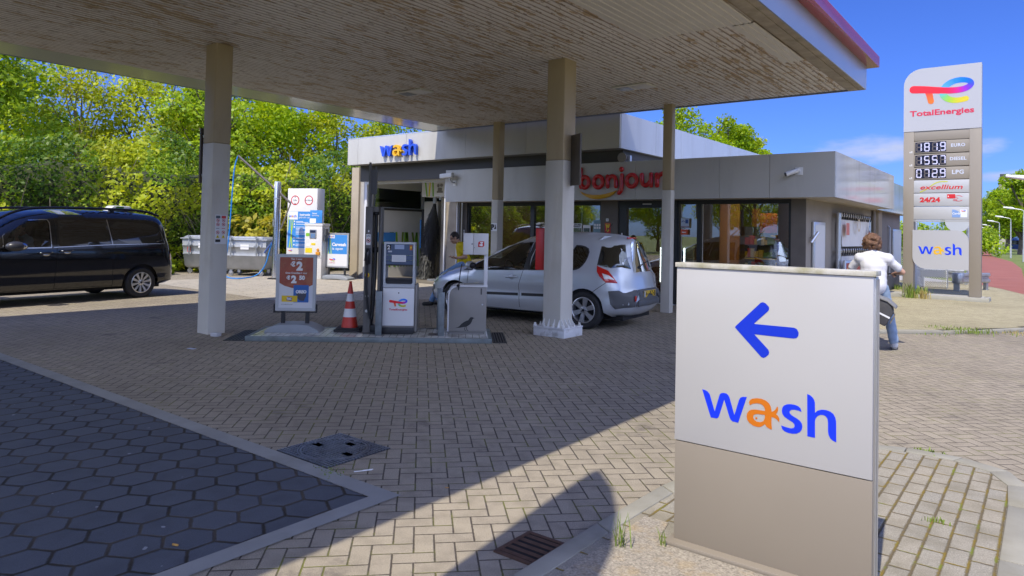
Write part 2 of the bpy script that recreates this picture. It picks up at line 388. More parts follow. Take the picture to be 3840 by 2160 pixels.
def hexpave(name, base, alt, joint, S=.30, rot=0.0):
    m, nt, p, mth, mix, noise, remap, coords, white, bump = nodemat(name)
    obj, x, y = coords(rot, 1/S)
    q3 = math.sqrt(3)
    def cell(ox, oy):
        xx = mth('SUBTRACT', x, ox); yy = mth('SUBTRACT', y, oy)
        ix = mth('FLOOR', mth('ADD', xx, .5)); iy = mth('FLOOR', mth('ADD', mth('DIVIDE', yy, q3), .5))
        ax = mth('ABSOLUTE', mth('SUBTRACT', xx, ix)); ay = mth('ABSOLUTE', mth('SUBTRACT', yy, mth('MULTIPLY', iy, q3)))
        return mth('MAXIMUM', ax, mth('ADD', mth('MULTIPLY', ax, .5), mth('MULTIPLY', ay, q3/2))), ix, iy
    d1, i1, j1 = cell(0.0, 0.0); d2, i2, j2 = cell(.5, q3/2)
    d = mth('MINIMUM', d1, d2); s = mth('LESS_THAN', d1, d2)
    rnd = white(mth('ADD', mth('MULTIPLY', i1, s), mth('MULTIPLY', i2, mth('SUBTRACT', 1.0, s))), mth('ADD', mth('MULTIPLY', j1, s), mth('MULTIPLY', j2, mth('SUBTRACT', 1.0, s))), s)
    wob = noise(obj, 22, 4)
    dd = mth('ADD', d, mth('MULTIPLY', mth('SUBTRACT', wob, .5), .05))
    jm = remap(dd, .446, .478)
    c = mix(rnd, base, alt); fine = noise(obj, 200, 3); mid = noise(obj, 5, 6)
    c = mix(mth('MULTIPLY', remap(fine, .4, .7), .5), c, tuple(v*1.6 for v in base)); c = mix(mth('MULTIPLY', remap(mid, .48, .7), .4), c, tuple(v*.6 for v in base))
    sp = noise(obj, 2.3, 2, .3); sp2 = noise(obj, 11, 2, .5)
    c = mix(mth('MULTIPLY', remap(sp2, .735, .75), .6), c, (.4, .42, .45))
    jc = mix(remap(sp, .4, .6), joint, tuple(v*2.6 for v in joint))
    c = mix(jm, c, jc)
    nt.links.new(c, p.inputs['Base Color']); p.inputs['Roughness'].default_value = .72; p.inputs['Specular IOR Level'].default_value = .4
    bump(mth('ADD', mth('MULTIPLY', jm, -1.0), mth('MULTIPLY', fine, .2)), .6, .012)
    return m
# ================================================================== materials used all over
WHITE = M('white_panel', (.72,.72,.70), .38, var=.05, vscale=.7, dirt=(.42,.40,.34,1.2,.35))
GREYPANEL = M('silver_cladding', (.53,.52,.48), .33, spec=.6, var=.05, vscale=.6, dirt=(.34,.32,.28,1.1,.5), stretch=(1,1,.25))
SIDEPANEL = M('glossy_cladding', (.52,.54,.54), .13, spec=.9, var=.06, vscale=.8, dirt=(.36,.35,.30,2.6,.55), stretch=(1,1,.12))
TAUPE = M('taupe_metal', (.265,.228,.18), .42, spec=.4, var=.03, vscale=1.5)
TAUPE2 = M('taupe_totem', (.27,.235,.185), .45, var=.03, vscale=.7)
DARKFRAME = M('dark_window_frame', (.018,.02,.022), .4)
BROWNWALL = M('brown_grey_wall', (.17,.148,.125), .75, var=.1, vscale=3, bump=.2, bscale=90)
RENDER = M('beige_grey_render', (.30,.265,.225), .85, var=.08, vscale=1.2, bump=.2, bscale=120, dirt=(.2,.17,.14,1.5,.4))
STEEL = M('galvanised_steel', (.42,.44,.45), .42, .85, var=.18, vscale=9)
STAINLESS = M('stainless_tube', (.62,.62,.62), .22, 1.0, var=.08, vscale=4, stretch=(1,1,.2))
ALU = M('aluminium', (.66,.67,.68), .35, .9)
BLACK = M('black_plastic', (.02,.02,.022), .45)
RUBBER = M('rubber', (.022,.022,.024), .75, var=.2, vscale=20)
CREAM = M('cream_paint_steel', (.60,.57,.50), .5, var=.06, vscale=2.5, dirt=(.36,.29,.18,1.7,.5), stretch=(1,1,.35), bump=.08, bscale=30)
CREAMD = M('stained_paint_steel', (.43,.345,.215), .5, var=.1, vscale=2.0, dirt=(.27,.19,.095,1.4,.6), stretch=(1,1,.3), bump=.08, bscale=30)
RED = M('red_paint', (.55,.02,.02), .4, var=.06, vscale=2)
BLUE = M('logo_blue', (.006,.05,.75), .35)
ORANGE = M('logo_orange', (.62,.20,.006), .35)
YELLOWL = M('logo_yellow', (.80,.46,.015), .35)
PRINTRED = M('print_red', (.58,.02,.025), .4)
PRINTRED2 = M('print_crimson', (.60,.03,.07), .4)
PRINTWHITE = M('print_white', (.82,.82,.82), .4)
PRINTBLACK = M('print_black', (.015,.015,.015), .5)
PRINTBLUE = M('print_blue', (.05,.26,.66), .35)
PRINTGREEN = M('print_green', (.22,.50,.04), .4)
PRINTGREEN2 = M('print_dark_green', (.10,.30,.03), .4)
PRINTYEL = M('print_yellow', (.80,.62,.02), .4)
GREYTXT = M('print_grey', (.55,.58,.66), .4)
CONC = M('grey_concrete', (.27,.27,.255), .85, var=.15, vscale=3, bump=.25, bscale=80, dirt=(.16,.16,.13,2,.5))
KERB = M('kerb_stone', (.30,.285,.235), .88, var=.12, vscale=5, bump=.3, bscale=120, dirt=(.2,.18,.11,3,.5))
SOIL = M('soil', (.10,.08,.05), .95, var=.3, vscale=30, bump=.5, bscale=60)

# ================================================================== ground
def sheet(name, poly, z, mat):
    mb = MB(); v2, tr = patch2d(poly); mb.add([(a, b, z) for a, b in v2], tr)
    o = mb.build(name, mat, fix=False)
    bm = bmesh.new(); bm.from_mesh(o.data)
    for f in bm.faces:
        if f.normal.z < 0: f.normal_flip()
    bm.to_mesh(o.data); bm.free()
    return struct(o)
def grass_mat():
    m, nt, p, mth, mix, noise, remap, coords, white, bump = nodemat('lawn')
    obj, x, y = coords()
    c = mix(remap(noise(obj, .7, 6), .35, .65), (.10,.17,.03), (.20,.22,.06))
    c = mix(mth('MULTIPLY', remap(noise(obj, 9, 5), .5, .7), .5), c, (.30,.26,.10))
    nt.links.new(c, p.inputs['Base Color']); p.inputs['Roughness'].default_value = .95
    bump(noise(obj, 40, 4), .8, .04); return m
LAWN = grass_mat()
sheet('ground', [(-900,-600),(900,-600),(900,1500),(-900,1500)], -.04, LAWN)
PAVE = herringbone('herringbone_bricks', (.275,.238,.18), (.225,.195,.155), (.075,.062,.05), (.20,.22,.02), mossamt=.55, dark=(.10,.085,.08))
PAVE2 = herringbone('sunlit_bricks', (.31,.265,.20), (.26,.225,.175), (.12,.10,.07), (.17,.17,.03), rot=R(45), mossamt=.4)
far = [(-2.6,13.35),(-2.19,13.74),(-1.54,14.31),(-1.06,14.9),(-.38,15.97),(.35,17.3),(1.4,19.4),(3.2,22.5),(7,27)]
sheet('forecourt_paving', [(-34,-20),(16,-20),(16,40),(7.4,27.3)] + [(x+.12, y-.1) for x, y in far[::-1]][1:] + [(-3.2,13.3),(-4.2,16),(-4.2,30),(-34,30)], 0, PAVE)
HEXM = hexpave('hexagon_tiles', (.082,.09,.108), (.066,.074,.092), (.022,.018,.014), S=.242)
sheet('hexagon_tile_paving', [(-11.5,-12),(-3.42,-12),(-3.25,2.86),(-11.5,2.86)], .004, HEXM)
sheet('tank_edging', [(-11.5,2.86),(-3.25,2.86),(-3.42,-12),(-3.29,-12),(-3.12,3.0),(-11.5,3.0)], .007, CONC)
# pale large tiles by the car wash
TILE = hexpave('pale_hexagon_tiles', (.40,.36,.29), (.36,.325,.27), (.20,.17,.12), S=.242, rot=R(12))
sheet('wash_apron_paving', [(-20.2,9.2),(-13.2,9.0),(-10.4,13.4),(-10.4,16.2),(-20.2,16.2)], .004, TILE)
# raised sidewalk beyond the far kerb
SETT = herringbone('sidewalk_bricks', (.34,.30,.19), (.29,.26,.165), (.13,.11,.06), (.15,.16,.03), W=.105, rot=R(40), mossamt=.5)
sheet('sidewalk', far + [(9,30),(5,34),(-.88,36.6),(-1.4,30.6),(-2.0,30.9),(-4.6,31),(-4.2,13.35)], .05, SETT)
mb = MB()
fk = [(-2.75,13.22)] + [(x, y-.02) for x, y in far[1:]]
for (a, b) in zip(fk, fk[1:]):
    d = Vector((b[0]-a[0], b[1]-a[1])).normalized(); n_ = Vector((d.y, -d.x))*.12
    mb.slab([(a[0]+n_.x, a[1]+n_.y), (b[0]+n_.x, b[1]+n_.y), b, a], -.02, .056)
struct(mb.build('kerb', KERB, bevel=.01))
REDP = M('red_asphalt', (.30,.105,.075), .85, var=.09, vscale=1.3, bump=.25, bscale=150, dirt=(.38,.17,.13,.6,.5))
sheet('cycle_path', [(-9.4,140),(-6.1,92),(-3.9,59),(-2.85,40),(-2.05,30.45),(-1.31,28.53),(-.62,26.05),(.9,22.8),(3.4,23.2),(7.4,27.2),(11,30),(9,33.5),(-.88,36.8),(-1.34,51),(-2.39,68),(-4.63,87.6),(-8.3,140)], .054, REDP)
ASPH = M('asphalt', (.10,.10,.105), .85, var=.12, vscale=1.5, bump=.2, bscale=120)
sheet('road', [(3.6,40),(1.2,70),(-1.2,110),(-4.6,160),(-12,290),(-6,290),(2,160),(7,110),(11,70),(15,40)], .01, ASPH)
sheet('verge_track', [(-14,40),(-8,33),(-4.2,31.5),(-3,33),(-9,44),(-20,60),(-24,60)], -.02, M('pale_concrete', (.42,.40,.37), .9, var=.1))
# kerb island under the direction sign
isl = [(-1.85,-3)] + [(-1.85,2.6),(-1.85,3.3),(-1.83,4.05),(-1.74,4.75),(-1.5,5.45),(-1.15,5.85),(-.86,5.98),(-.55,5.98),(-.33,5.86),(-.22,5.62),(-.20,5.2),(-.20,-3)]
iso = [(-1.96,-3),(-1.96,2.6),(-1.96,3.36),(-1.94,4.12),(-1.84,4.83),(-1.57,5.55),(-1.18,5.97),(-.86,6.10),(-.50,6.10),(-.22,5.96),(-.11,5.66),(-.09,5.2),(-.09,-3)]
def basket_mat():
    m, nt, p, mth, mix, noise, remap, coords, white, bump = nodemat('stretcher_bond_bricks')
    obj, x, y = coords(R(0), 1.0)
    W, H = .105, .215
    c0 = mth('DIVIDE', x, W); ci = mth('FLOOR', c0); fx = mth('FRACT', c0)
    yy = mth('ADD', mth('DIVIDE', y, H), mth('MULTIPLY', mth('FLOORED_MODULO', ci, 2.0), .5)); ri = mth('FLOOR', yy); fy = mth('FRACT', yy)
    dx = mth('MINIMUM', fx, mth('SUBTRACT', 1.0, fx)); dy = mth('MULTIPLY', mth('MINIMUM', fy, mth('SUBTRACT', 1.0, fy)), 2.0)
    d = mth('ADD', mth('MINIMUM', dx, dy), mth('MULTIPLY', mth('SUBTRACT', noise(obj, 50, 3), .5), .12))
    jm = remap(d, .03, .10, 1.0, 0.0)
    fine = noise(obj, 220, 3); mid = noise(obj, 4, 6)
    c = mix(white(ci, ri), (.30,.265,.205), (.25,.235,.20)); c = mix(remap(fine, .45, .68), c, (.46,.42,.34)); c = mix(mth('MULTIPLY', remap(mid, .45, .7), .6), c, (.19,.17,.12))
    jc = mix(remap(noise(obj, 6, 4), .45, .6), (.15,.12,.07), (.21,.15,.03)); jc = mix(mth('MULTIPLY', remap(noise(obj, 4.3, 4), .58, .66), .8), jc, (.17,.21,.02))
    c = mix(jm, c, jc); nt.links.new(c, p.inputs['Base Color']); p.inputs['Roughness'].default_value = .92; p.inputs['Specular IOR Level'].default_value = .2
    bump(mth('ADD', mth('MULTIPLY', jm, -1.0), mth('MULTIPLY', fine, .3)), .7, .01); return m
mb = MB(); mb.slab(isl, -.02, .035); struct(mb.build('sign_island_paving', basket_mat()))
mb = MB()
for i in range(len(iso)-1):
    a, b, c_, d_ = iso[i], iso[i+1], isl[i+1], isl[i]
    L_ = math.hypot(b[0]-a[0], b[1]-a[1]); k = max(1, int(L_/.9))
    for j in range(k):
        def lp(p, q, t): return (p[0]+(q[0]-p[0])*t, p[1]+(q[1]-p[1])*t)
        g = .004/L_
        mb.slab([lp(a,b,j/k+g), lp(d_,c_,j/k+g), lp(d_,c_,(j+1)/k-g), lp(a,b,(j+1)/k-g)][::-1], -.02, .042)
struct(mb.build('kerb_edge', KERB, bevel=.008))
GRAVEL = M('gravel', (.34,.30,.24), .9, var=.5, vscale=90, bump=1, bscale=110, dirt=(.45,.32,.15,8,.6))
sheet('gravel_strip', [(-1.80,2.3),(-1.2,2.3),(-.62,2.9),(-.62,3.36),(-1.60,3.36),(-1.66,3.62),(-1.8,3.62)], .039, GRAVEL)

# ================================================================== canopy
CZ = 4.35; CX0, CX1, CY0, CY1 = -13.57, -2.68, -4.0, 13.95
def soffit_mat():
    m, nt, p, mth, mix, noise, remap, coords, white, bump = nodemat('peeling_soffit_paint')
    obj, x, y = coords()
    mp = nt.nodes.new('ShaderNodeMapping'); mp.inputs['Scale'].default_value = (6.5, 1.5, 1)
    nt.links.new(obj, mp.inputs[0]); st = mp.outputs[0]
    n1 = noise(st, 1.5, 8, .68); n2 = noise(obj, .35, 5); n3 = noise(st, 3.2, 6, .7)
    thr = mth('ADD', n1, mth('MULTIPLY', mth('SUBTRACT', n2, .5), .35))
    c = mix(remap(n2, .35, .7), (.76,.72,.65), (.66,.61,.53))
    c = mix(mth('MULTIPLY', remap(thr, .53, .555), .95), c, (.47,.34,.18))
    c = mix(mth('MULTIPLY', remap(n3, .59, .61), .9), c, (.17,.12,.06))
    c = mix(mth('MULTIPLY', remap(noise(st, 2.1, 7, .7), .64, .66), .8), c, (.74,.67,.52))
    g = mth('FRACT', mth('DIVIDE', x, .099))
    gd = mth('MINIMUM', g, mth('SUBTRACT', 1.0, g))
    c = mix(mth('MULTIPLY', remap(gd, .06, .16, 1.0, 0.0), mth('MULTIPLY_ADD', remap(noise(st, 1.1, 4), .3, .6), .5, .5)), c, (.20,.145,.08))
    nt.links.new(c, p.inputs['Base Color']); p.inputs['Roughness'].default_value = .6
    bump(mth('ADD', thr, mth('MULTIPLY', n3, .5)), .5, .012); return m
SOFFIT = soffit_mat()
canopy = thing('fuel_canopy', 'flat station canopy with peeling slatted underside and red band along its edge', 'canopy', (0,0,0))
mb = MB()
x = CX0+.92
while x < CX1-.30:                                   # slats along the canopy, with real grooves between
    x1 = min(x+.099, CX1-.27)
    mb.add([(x+.011,CY0+.2,CZ),(x1-.011,CY0+.2,CZ),(x1-.011,CY1-.12,CZ),(x+.011,CY1-.12,CZ),(x1,CY1-.12,CZ+.022),(x1,CY0+.2,CZ+.022),(x,CY0+.2,CZ+.022),(x,CY1-.12,CZ+.022)],
           [(0,1,2,3),(1,5,4,2),(0,3,7,6)])
    x += .099
mb.build('soffit', SOFFIT, canopy, fix=False)
mb = MB()                                            # newer glossy strip along the far-left edge
x = CX0+.03
while x < CX0+.90:
    mb.add([(x+.006,CY0,CZ-.004),(x+.068,CY0,CZ-.004),(x+.068,CY1-.1,CZ-.004),(x+.006,CY1-.1,CZ-.004),(x+.076,CY1-.1,CZ+.010),(x+.076,CY0,CZ+.010),(x-.002,CY0,CZ+.010),(x-.002,CY1-.1,CZ+.010)], [(0,1,2,3),(1,5,4,2),(0,3,7,6)])
    x += .0745
mb.build('edge_soffit', M('glossy_soffit_strip', (.56,.56,.50), .16, spec=.7, var=.05, vscale=.5, stretch=(1,.2,1)), canopy, fix=False)
mb = MB()
mb.box(CX1-.27, CX1-.105, CY0, CY1, CZ-.012, CZ+.04); mb.box(CX1-.10, CX1+.0, CY0, CY1, CZ-.004, CZ+.04)
mb.build('edge_beam', M('weathered_beam', (.36,.31,.23), .7, var=.25, vscale=5, dirt=(.14,.13,.05,3,.6), bump=.3, bscale=25), canopy)
mb = MB()
def ribbed(mb, x0, x1, y0, y1):
    x = x0
    while x < x1-.02:
        xe = min(x+.105, x1)
        mb.add([(x,y0,CZ-.03),(xe-.022,y0,CZ-.03),(xe-.022,y1,CZ-.03),(x,y1,CZ-.03),(xe-.012,y0,CZ-.014),(xe-.012,y1,CZ-.014),(xe,y0,CZ-.03),(xe,y1,CZ-.03)], [(0,1,2,3),(1,4,5,2),(4,6,7,5)])
        x += .105
ribbed(mb, -4.45, -2.96, 3.0, 8.75); ribbed(mb, -3.26, -2.96, 8.78, 11.06)
o = mb.build('repair_panel', M('off_white_sheet', (.66,.63,.54), .4, var=.05, vscale=2), canopy, fix=False)
FASC = M('fascia_baked_sky_blue', (.30,.34,.44), .22, spec=.8, var=.04, vscale=.6)  # white panels in shade: reflected sky blue is put into the base colour
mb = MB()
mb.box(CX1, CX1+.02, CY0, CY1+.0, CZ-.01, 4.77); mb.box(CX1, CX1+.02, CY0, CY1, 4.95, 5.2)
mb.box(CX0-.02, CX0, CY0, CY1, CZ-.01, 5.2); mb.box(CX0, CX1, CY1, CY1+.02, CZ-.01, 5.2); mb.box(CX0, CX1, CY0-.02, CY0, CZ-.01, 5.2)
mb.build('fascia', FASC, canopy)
mb = MB(); mb.box(CX1+.0, CX1+.20, CY0, CY1+.18, 4.76, 4.955); mb.box(CX0+.3, CX1+.0, CY1+.02, CY1+.18, 4.76, 4.955)
mb.build('red_band', M('red_band_paint', (.42,.02,.04), .22, spec=.7, var=.08, vscale=.8), canopy, bevel=.006)
mb = MB(); mb.box(CX0, CX1, CY0, CY1, CZ+.06, 5.19); mb.build('roof_deck', CONC, canopy)
for (cx, cy, a) in ((-6.10, 11.5, 1), (-9.98, 9.68, 1), (-9.98, 2.0, 1), (-6.1, 2.6, 1)):
    mb = MB(); mb.box(cx-.36, cx-.0, cy-.19, cy+.19, CZ-.035, CZ); mb.box(cx+.0, cx+.36, cy-.19, cy+.19, CZ-.03, CZ)
    l = mb.build('downlight_frame', M('lamp_frame_white', (.68,.66,.60), .5), canopy, bevel=.006)
    mb = MB(); mb.box(cx-.32, cx-.04, cy-.14, cy+.14, CZ-.038, CZ-.03); mb.build('lamp_glass', M('frosted_lamp_glass', (.40,.41,.38), .15), l)

# pillars
def pillar(label, x0, y0, w, d, top, split, base=False, name='canopy_pillar'):
    t = thing(name, label, 'pillar', (x0, y0, 0), 0, 'steel pillars carrying the canopy')
    mb = MB(); mb.prism(rrect(0, w, -.02, split, .001), 0, d)
    o = mb.build('shaft', CREAM, t, bevel=.022, seg=3)
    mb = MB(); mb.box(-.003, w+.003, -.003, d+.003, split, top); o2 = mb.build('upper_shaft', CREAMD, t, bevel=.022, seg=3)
    return t
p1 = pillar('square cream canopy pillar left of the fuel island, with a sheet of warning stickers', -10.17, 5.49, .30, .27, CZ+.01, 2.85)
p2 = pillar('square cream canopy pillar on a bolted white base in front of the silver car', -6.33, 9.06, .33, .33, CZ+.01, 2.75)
mb = MB(); mb.box(-.13, .45, -.07, .46, -.01, .125); mb.build('base_block', M('white_chipped_paint', (.66,.66,.66), .6, var=.1, vscale=6, dirt=(.35,.33,.30,5,.8), dpos=(.55,.68)), p2, bevel=.008)
mb = MB(); mb.box(-.125, .455, -.085, .465, .127, .15); plate = mb.build('base_plate', M('rusty_white_paint', (.66,.66,.67), .55, dirt=(.30,.13,.05,6,.9), dpos=(.62,.7)), p2, bevel=.004)
mb = MB()
for k in range(4):
    q = -.10+k*.165
    for (xx, yy) in ((q, -.055), (.425, q+.02), (q, .44), (-.10, q+.02)):
        mb.lathe([(.022,0),(.022,.018)], 6, (xx, yy, .15)); mb.lathe([(.011,.018),(.011,.05)], 8, (xx, yy, .15))
mb.build('anchor_bolts', WHITE, p2)
mb = MB()
for q in (.02, .12, .22, .31):
    mb.add([(q,0,.15),(q,-.07,.15),(q,0,.27),(q+.012,0,.15),(q+.012,-.07,.15),(q+.012,0,.27)], [(0,1,2),(3,5,4),(1,4,5,2)])
    mb.add([(.33,q,.15),(.40,q,.15),(.33,q,.27),(.33,q+.012,.15),(.40,q+.012,.15),(.33,q+.012,.27)], [(0,2,1),(3,4,5),(1,2,5,4)])
mb.build('gusset_plates', WHITE, p2)
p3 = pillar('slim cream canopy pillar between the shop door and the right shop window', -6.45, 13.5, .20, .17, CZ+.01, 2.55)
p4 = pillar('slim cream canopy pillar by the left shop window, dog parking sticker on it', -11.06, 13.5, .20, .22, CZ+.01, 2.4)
# things on the pillars
def plate_sign(name, label, cat, parent_thing, loc, rotz, w, h, t, mat, group=None):
    o = thing(name, label, cat, loc, rotz, group); mb = MB(); mb.box(0, w, 0, t, 0, h); mb.build('panel', mat, o, bevel=.004); return o
BACKPL = M('dark_sign_back', (.10,.085,.07), .5, var=.1)
s = plate_sign('pillar_sign', 'dark sign panel seen edge-on, bracketed to the left side of the stickered pillar', 'sign', p1, (-10.29, 5.52, 2.26), R(100), .30, .84, .035, BACKPL, 'panels bracketed to the pillars')
mb = MB(); mb.box(.02,.06,-.08,0,.1,.14); mb.box(.02,.06,-.08,0,.7,.74); mb.build('bracket', STEEL, s)
s = plate_sign('pillar_sign', 'brown sign panel seen at a slant on the right side of the bolted pillar', 'sign', p2, (-6.02, 9.28, 2.36), R(-28), .31, .80, .03, BACKPL, 'panels bracketed to the pillars')
mb = MB(); mb.box(-.03,.03,.02,.06,.06,.12); mb.box(-.03,.03,.02,.06,.65,.71); mb.build('bracket', STEEL, s)
s = plate_sign('advert_board', 'plain red board fixed to the left side of the bolted pillar', 'sign', p2, (-6.49, 9.05, 1.02), R(34), .155, .66, .02, RED)
mb = MB(); mb.box(.06,.15,.02,.06,.1,.14); mb.box(.06,.15,.02,.06,.5,.54); mb.build('bracket', STEEL, s)
# sticker sheet on pillar 1 (right part of the +x side seen in the picture)
st = thing('warning_sticker', 'sheet of round prohibition and triangular warning stickers on the left pillar', 'sticker', (-9.869, 5.54, 1.36), R(90))
mb = MB(); mb.box(.012, .20, -.003, 0, -.02, .42); mb.build('backing', M('sticker_white', (.70,.71,.72), .45), st)
mb = MB(); ring = MB(); yel = MB(); blk = MB(); grn = MB()
for (zz, typ) in ((.385,'h'),(.335,'r'),(.275,'r'),(.155,'r'),(.095,'t')):
    for q, xx in enumerate((.055, .145)):
        if typ == 'h': (grn if q == 0 else ring).flat(rrect(xx-.035, xx+.035, zz-.02, zz+.02, .002), y=-.004)
        elif typ == 'r': ring.flat(circ(xx, zz, .026), [circ(xx, zz, .019)], y=-.004); blk.flat(circ(xx, zz, .010, 8), y=-.0045); stroke(ring, [(xx-.015, zz+.015), (xx+.015, zz-.015)], .0025, y=-.005)
        else: yel.flat([(xx-.028, zz-.024), (xx+.028, zz-.024), (xx, zz+.026)], y=-.004); blk.flat([(xx-.006, zz-.014), (xx+.006, zz-.014), (xx, zz+.01)], y=-.005)
blk.flat(rrect(.02, .10, .01, .05, .004), y=-.004)
stroke(blk, [(.03,.215),(.075,.215)], .003, y=-.004); stroke(ring, [(.12,.215),(.165,.215)], .004, y=-.004)
for n_, q, mm in (('red_marks', ring, PRINTRED), ('black_marks', blk, PRINTBLACK), ('yellow_marks', yel, PRINTYEL), ('header', grn, M('print_slate', (.08,.11,.13), .5))): q.build(n_, mm, st, fix=False)
pk = thing('dog_parking_sticker', 'square white dog parking sticker on the slim pillar by the left window', 'sticker', (-11.06, 13.494, 1.62), 0)
mb = MB(); mb.box(.005, .195, -.004, 0, 0, .20); mb.build('backing', PRINTWHITE, pk)
text('letter', 'P', PRINTBLACK, pk, .055, .10, .13, y=-.006, bold=.012)
mb = MB(); mb.flat(smooth_poly([(.10,.05),(.165,.05),(.17,.075),(.155,.13),(.15,.165),(.125,.165),(.12,.15),(.135,.14),(.13,.10),(.105,.065)], 2), y=-.006); mb.build('dog_symbol', PRINTBLACK, pk, fix=False)
# ================================================================== shop and car wash building
GLASS = glass('shop_window_glass', (.80,.83,.80), .10)
bld = thing('shop_building', 'single storey shop and car wash building with pale panel fascias and dark glazing', 'building', (0,0,0))
# upper fascia (car wash) : front y=14.2, from x=-17.53 to -7.86, z 3.6..4.42
def panels_x(mb, x0, x1, y, z0, z1, splits, th=.05):
    xs = [x0] + splits + [x1]
    for a, b in zip(xs, xs[1:]): mb.box(a+.004, b-.004, y, y+th, z0, z1)
mb = MB(); panels_x(mb, -17.53, -7.86, 14.2, 3.6, 4.42, [-17.05, -14.9, -12.6, -10.55, -9.3])
mb.build('upper_fascia', GREYPANEL, bld)
PBC = M('pale_blue_cladding', (.60,.62,.66), .25, spec=.7, var=.05, vscale=.8, dirt=(.42,.42,.42,1.4,.5), stretch=(1,1,.2))
mb = MB()
ys = [14.25, 16.05, 17.6, 19.2, 21.2, 23.0, 25.0]
for a, b in zip(ys, ys[1:]): mb.box(-7.91, -7.855, a+.004, b-.004, 3.6, 4.42)
mb.build('upper_side_fascia', PBC, bld)
mb = MB(); mb.box(-17.53, -17.48, 14.25, 27, 3.6, 4.42); mb.build('upper_side_fascia', PBC, bld)
mb = MB(); mb.box(-17.47, -7.92, 14.26, 27, 4.30, 4.36); mb.box(-17.48,-7.92,14.26,27,3.602,3.64); mb.build('upper_roof', CONC, bld)
mb = MB(); mb.box(-17.40, -8.0, 14.62, 14.72, 3.1, 3.6); mb.box(-8.1, -8.0, 14.72, 26, 3.1, 3.6)
mb.build('clerestory_band', M('dark_clerestory', (.055,.05,.045), .5), bld)
mb = MB(); mb.box(-17.52,-7.87,14.197,14.2,4.40,4.43); mb.build('roof_trim', ALU, bld)
# lower fascia (shop) : front y=14.5 from x=-13.6 to -3.3, z 2.42..3.31
mb = MB(); panels_x(mb, -13.58, -3.30, 14.5, 2.42, 3.31, [-11.52, -9.6, -7.6, -5.6, -4.55]); mb.build('shop_fascia', GREYPANEL, bld)
mb = MB()
ys = [14.55, 16.25, 18.4, 20.3, 20.9]
for a, b in zip(ys, ys[1:]): mb.box(-3.352, -3.30, a+.004, b-.004, 2.42, 3.31)
mb.build('side_fascia', SIDEPANEL, bld)
mb = MB()
for a, b in ((20.92, 23.9), (23.9, 27.0)): mb.box(-3.75, -3.70, a+.004, b-.004, 2.42, 3.31)
mb.build('rear_fascia', SIDEPANEL, bld)
mb = MB(); mb.box(-13.6,-13.55,14.56,15.2,2.43,3.30); mb.build('fascia_return', SIDEPANEL, bld)
mb = MB(); mb.box(-13.54, -3.36, 14.555, 20.9, 3.24, 3.27); mb.box(-8.1,-3.76,20.9,27,3.24,3.27); mb.build('shop_roof', CONC, bld)
mb = MB(); mb.box(-13.54, -3.36, 14.556, 15.2, 2.425, 2.47); mb.box(-4.05, -3.36, 15.2, 20.9, 2.425, 2.47); mb.box(-4.05,-3.76,20.9,27,2.43,2.47)
mb.build('eaves_soffit', M('soffit_beige', (.50,.44,.36), .7, var=.05), bld)
# walls
mb = MB(); mb.box(-4.30, -4.0, 15.15, 15.35, 0, 2.425); mb.box(-4.2, -4.0, 15.35, 22.6, 0, 2.425)
mb.build('side_wall', RENDER, bld)
for q in ((-4.30, -4.003, 15.142, 15.15, 0, 2.42), (-8.86,-8.38,15.10,15.35,0,2.425), (-13.47,-13.30,15.12,15.35,0,2.425)): mb = MB(); mb.box(*q); mb.build('front_pier', BROWNWALL, bld)
mb = MB(); mb.box(-4.22, -3.985, 22.62, 26.4, 0, 2.425); mb.build('annex_wall', M('grey_render', (.20,.185,.175), .85, var=.08, vscale=2, bump=.2, bscale=100), bld)
mb = MB(); mb.box(-4.0, -3.86, 22.05, 22.55, 0, 2.42); mb.build('wall_pilaster', M('tan_pilaster', (.36,.29,.20), .7, var=.08), bld)
mb = MB(); mb.tube([(-3.94,21.8,0),(-3.94,21.8,2.42)], .05, 10); mb.build('drainpipe', M('brown_pipe', (.22,.19,.16), .5), bld)
mb = MB(); mb.tube([(-3.93,24.2,.5),(-3.93,24.2,1.98),(-3.98,24.2,2.03)], .025, 8); mb.build('conduit_pipe', ALU, bld)
# windows: name, x0,x1, z0,z1, mullions
def window(name, x0, x1, z0, z1, mull, y=15.2, head=.10, fr=.05):
    mb = MB(); mb.box(x0, x1, y-.05, y+.06, z1, z1+head); mb.box(x0, x1, y-.05, y+.06, z0-.06, z0)
    mb.box(x0, x0+fr, y-.045, y+.055, z0, z1); mb.box(x1-fr, x1, y-.045, y+.055, z0, z1)
    for m_, w in mull: mb.box(m_-w/2, m_+w/2, y-.045, y+.055, z0, z1)
    f = mb.build(name, DARKFRAME, bld)
    xs = [x0+fr] + [q for m_, w in mull for q in (m_-w/2, m_+w/2)] + [x1-fr]
    for a, b in zip(xs[::2], xs[1::2]):
        g = MB(); g.box(a, b, y, y+.008, z0, z1); g.build('pane', GLASS, f)
    return f
window('window', -13.30, -8.86, .35, 2.32, [(-11.0, .12)])
window('window', -6.84, -4.30, .30, 2.33, [(-6.32, .10)])
mb = MB(); mb.box(-6.25,-6.235,15.19,15.197,.3,2.33); mb.box(-6.76,-6.75,15.19,15.197,.3,2.33); mb.build('glazing_bead', M('pale_bead', (.6,.57,.5), .5), bld)
for q in ((-13.30,-8.86,15.2,15.3,0,.29), (-6.84,-4.30,15.2,15.3,0,.24)): mb = MB(); mb.box(*q); mb.build('plinth_wall', BROWNWALL, bld)
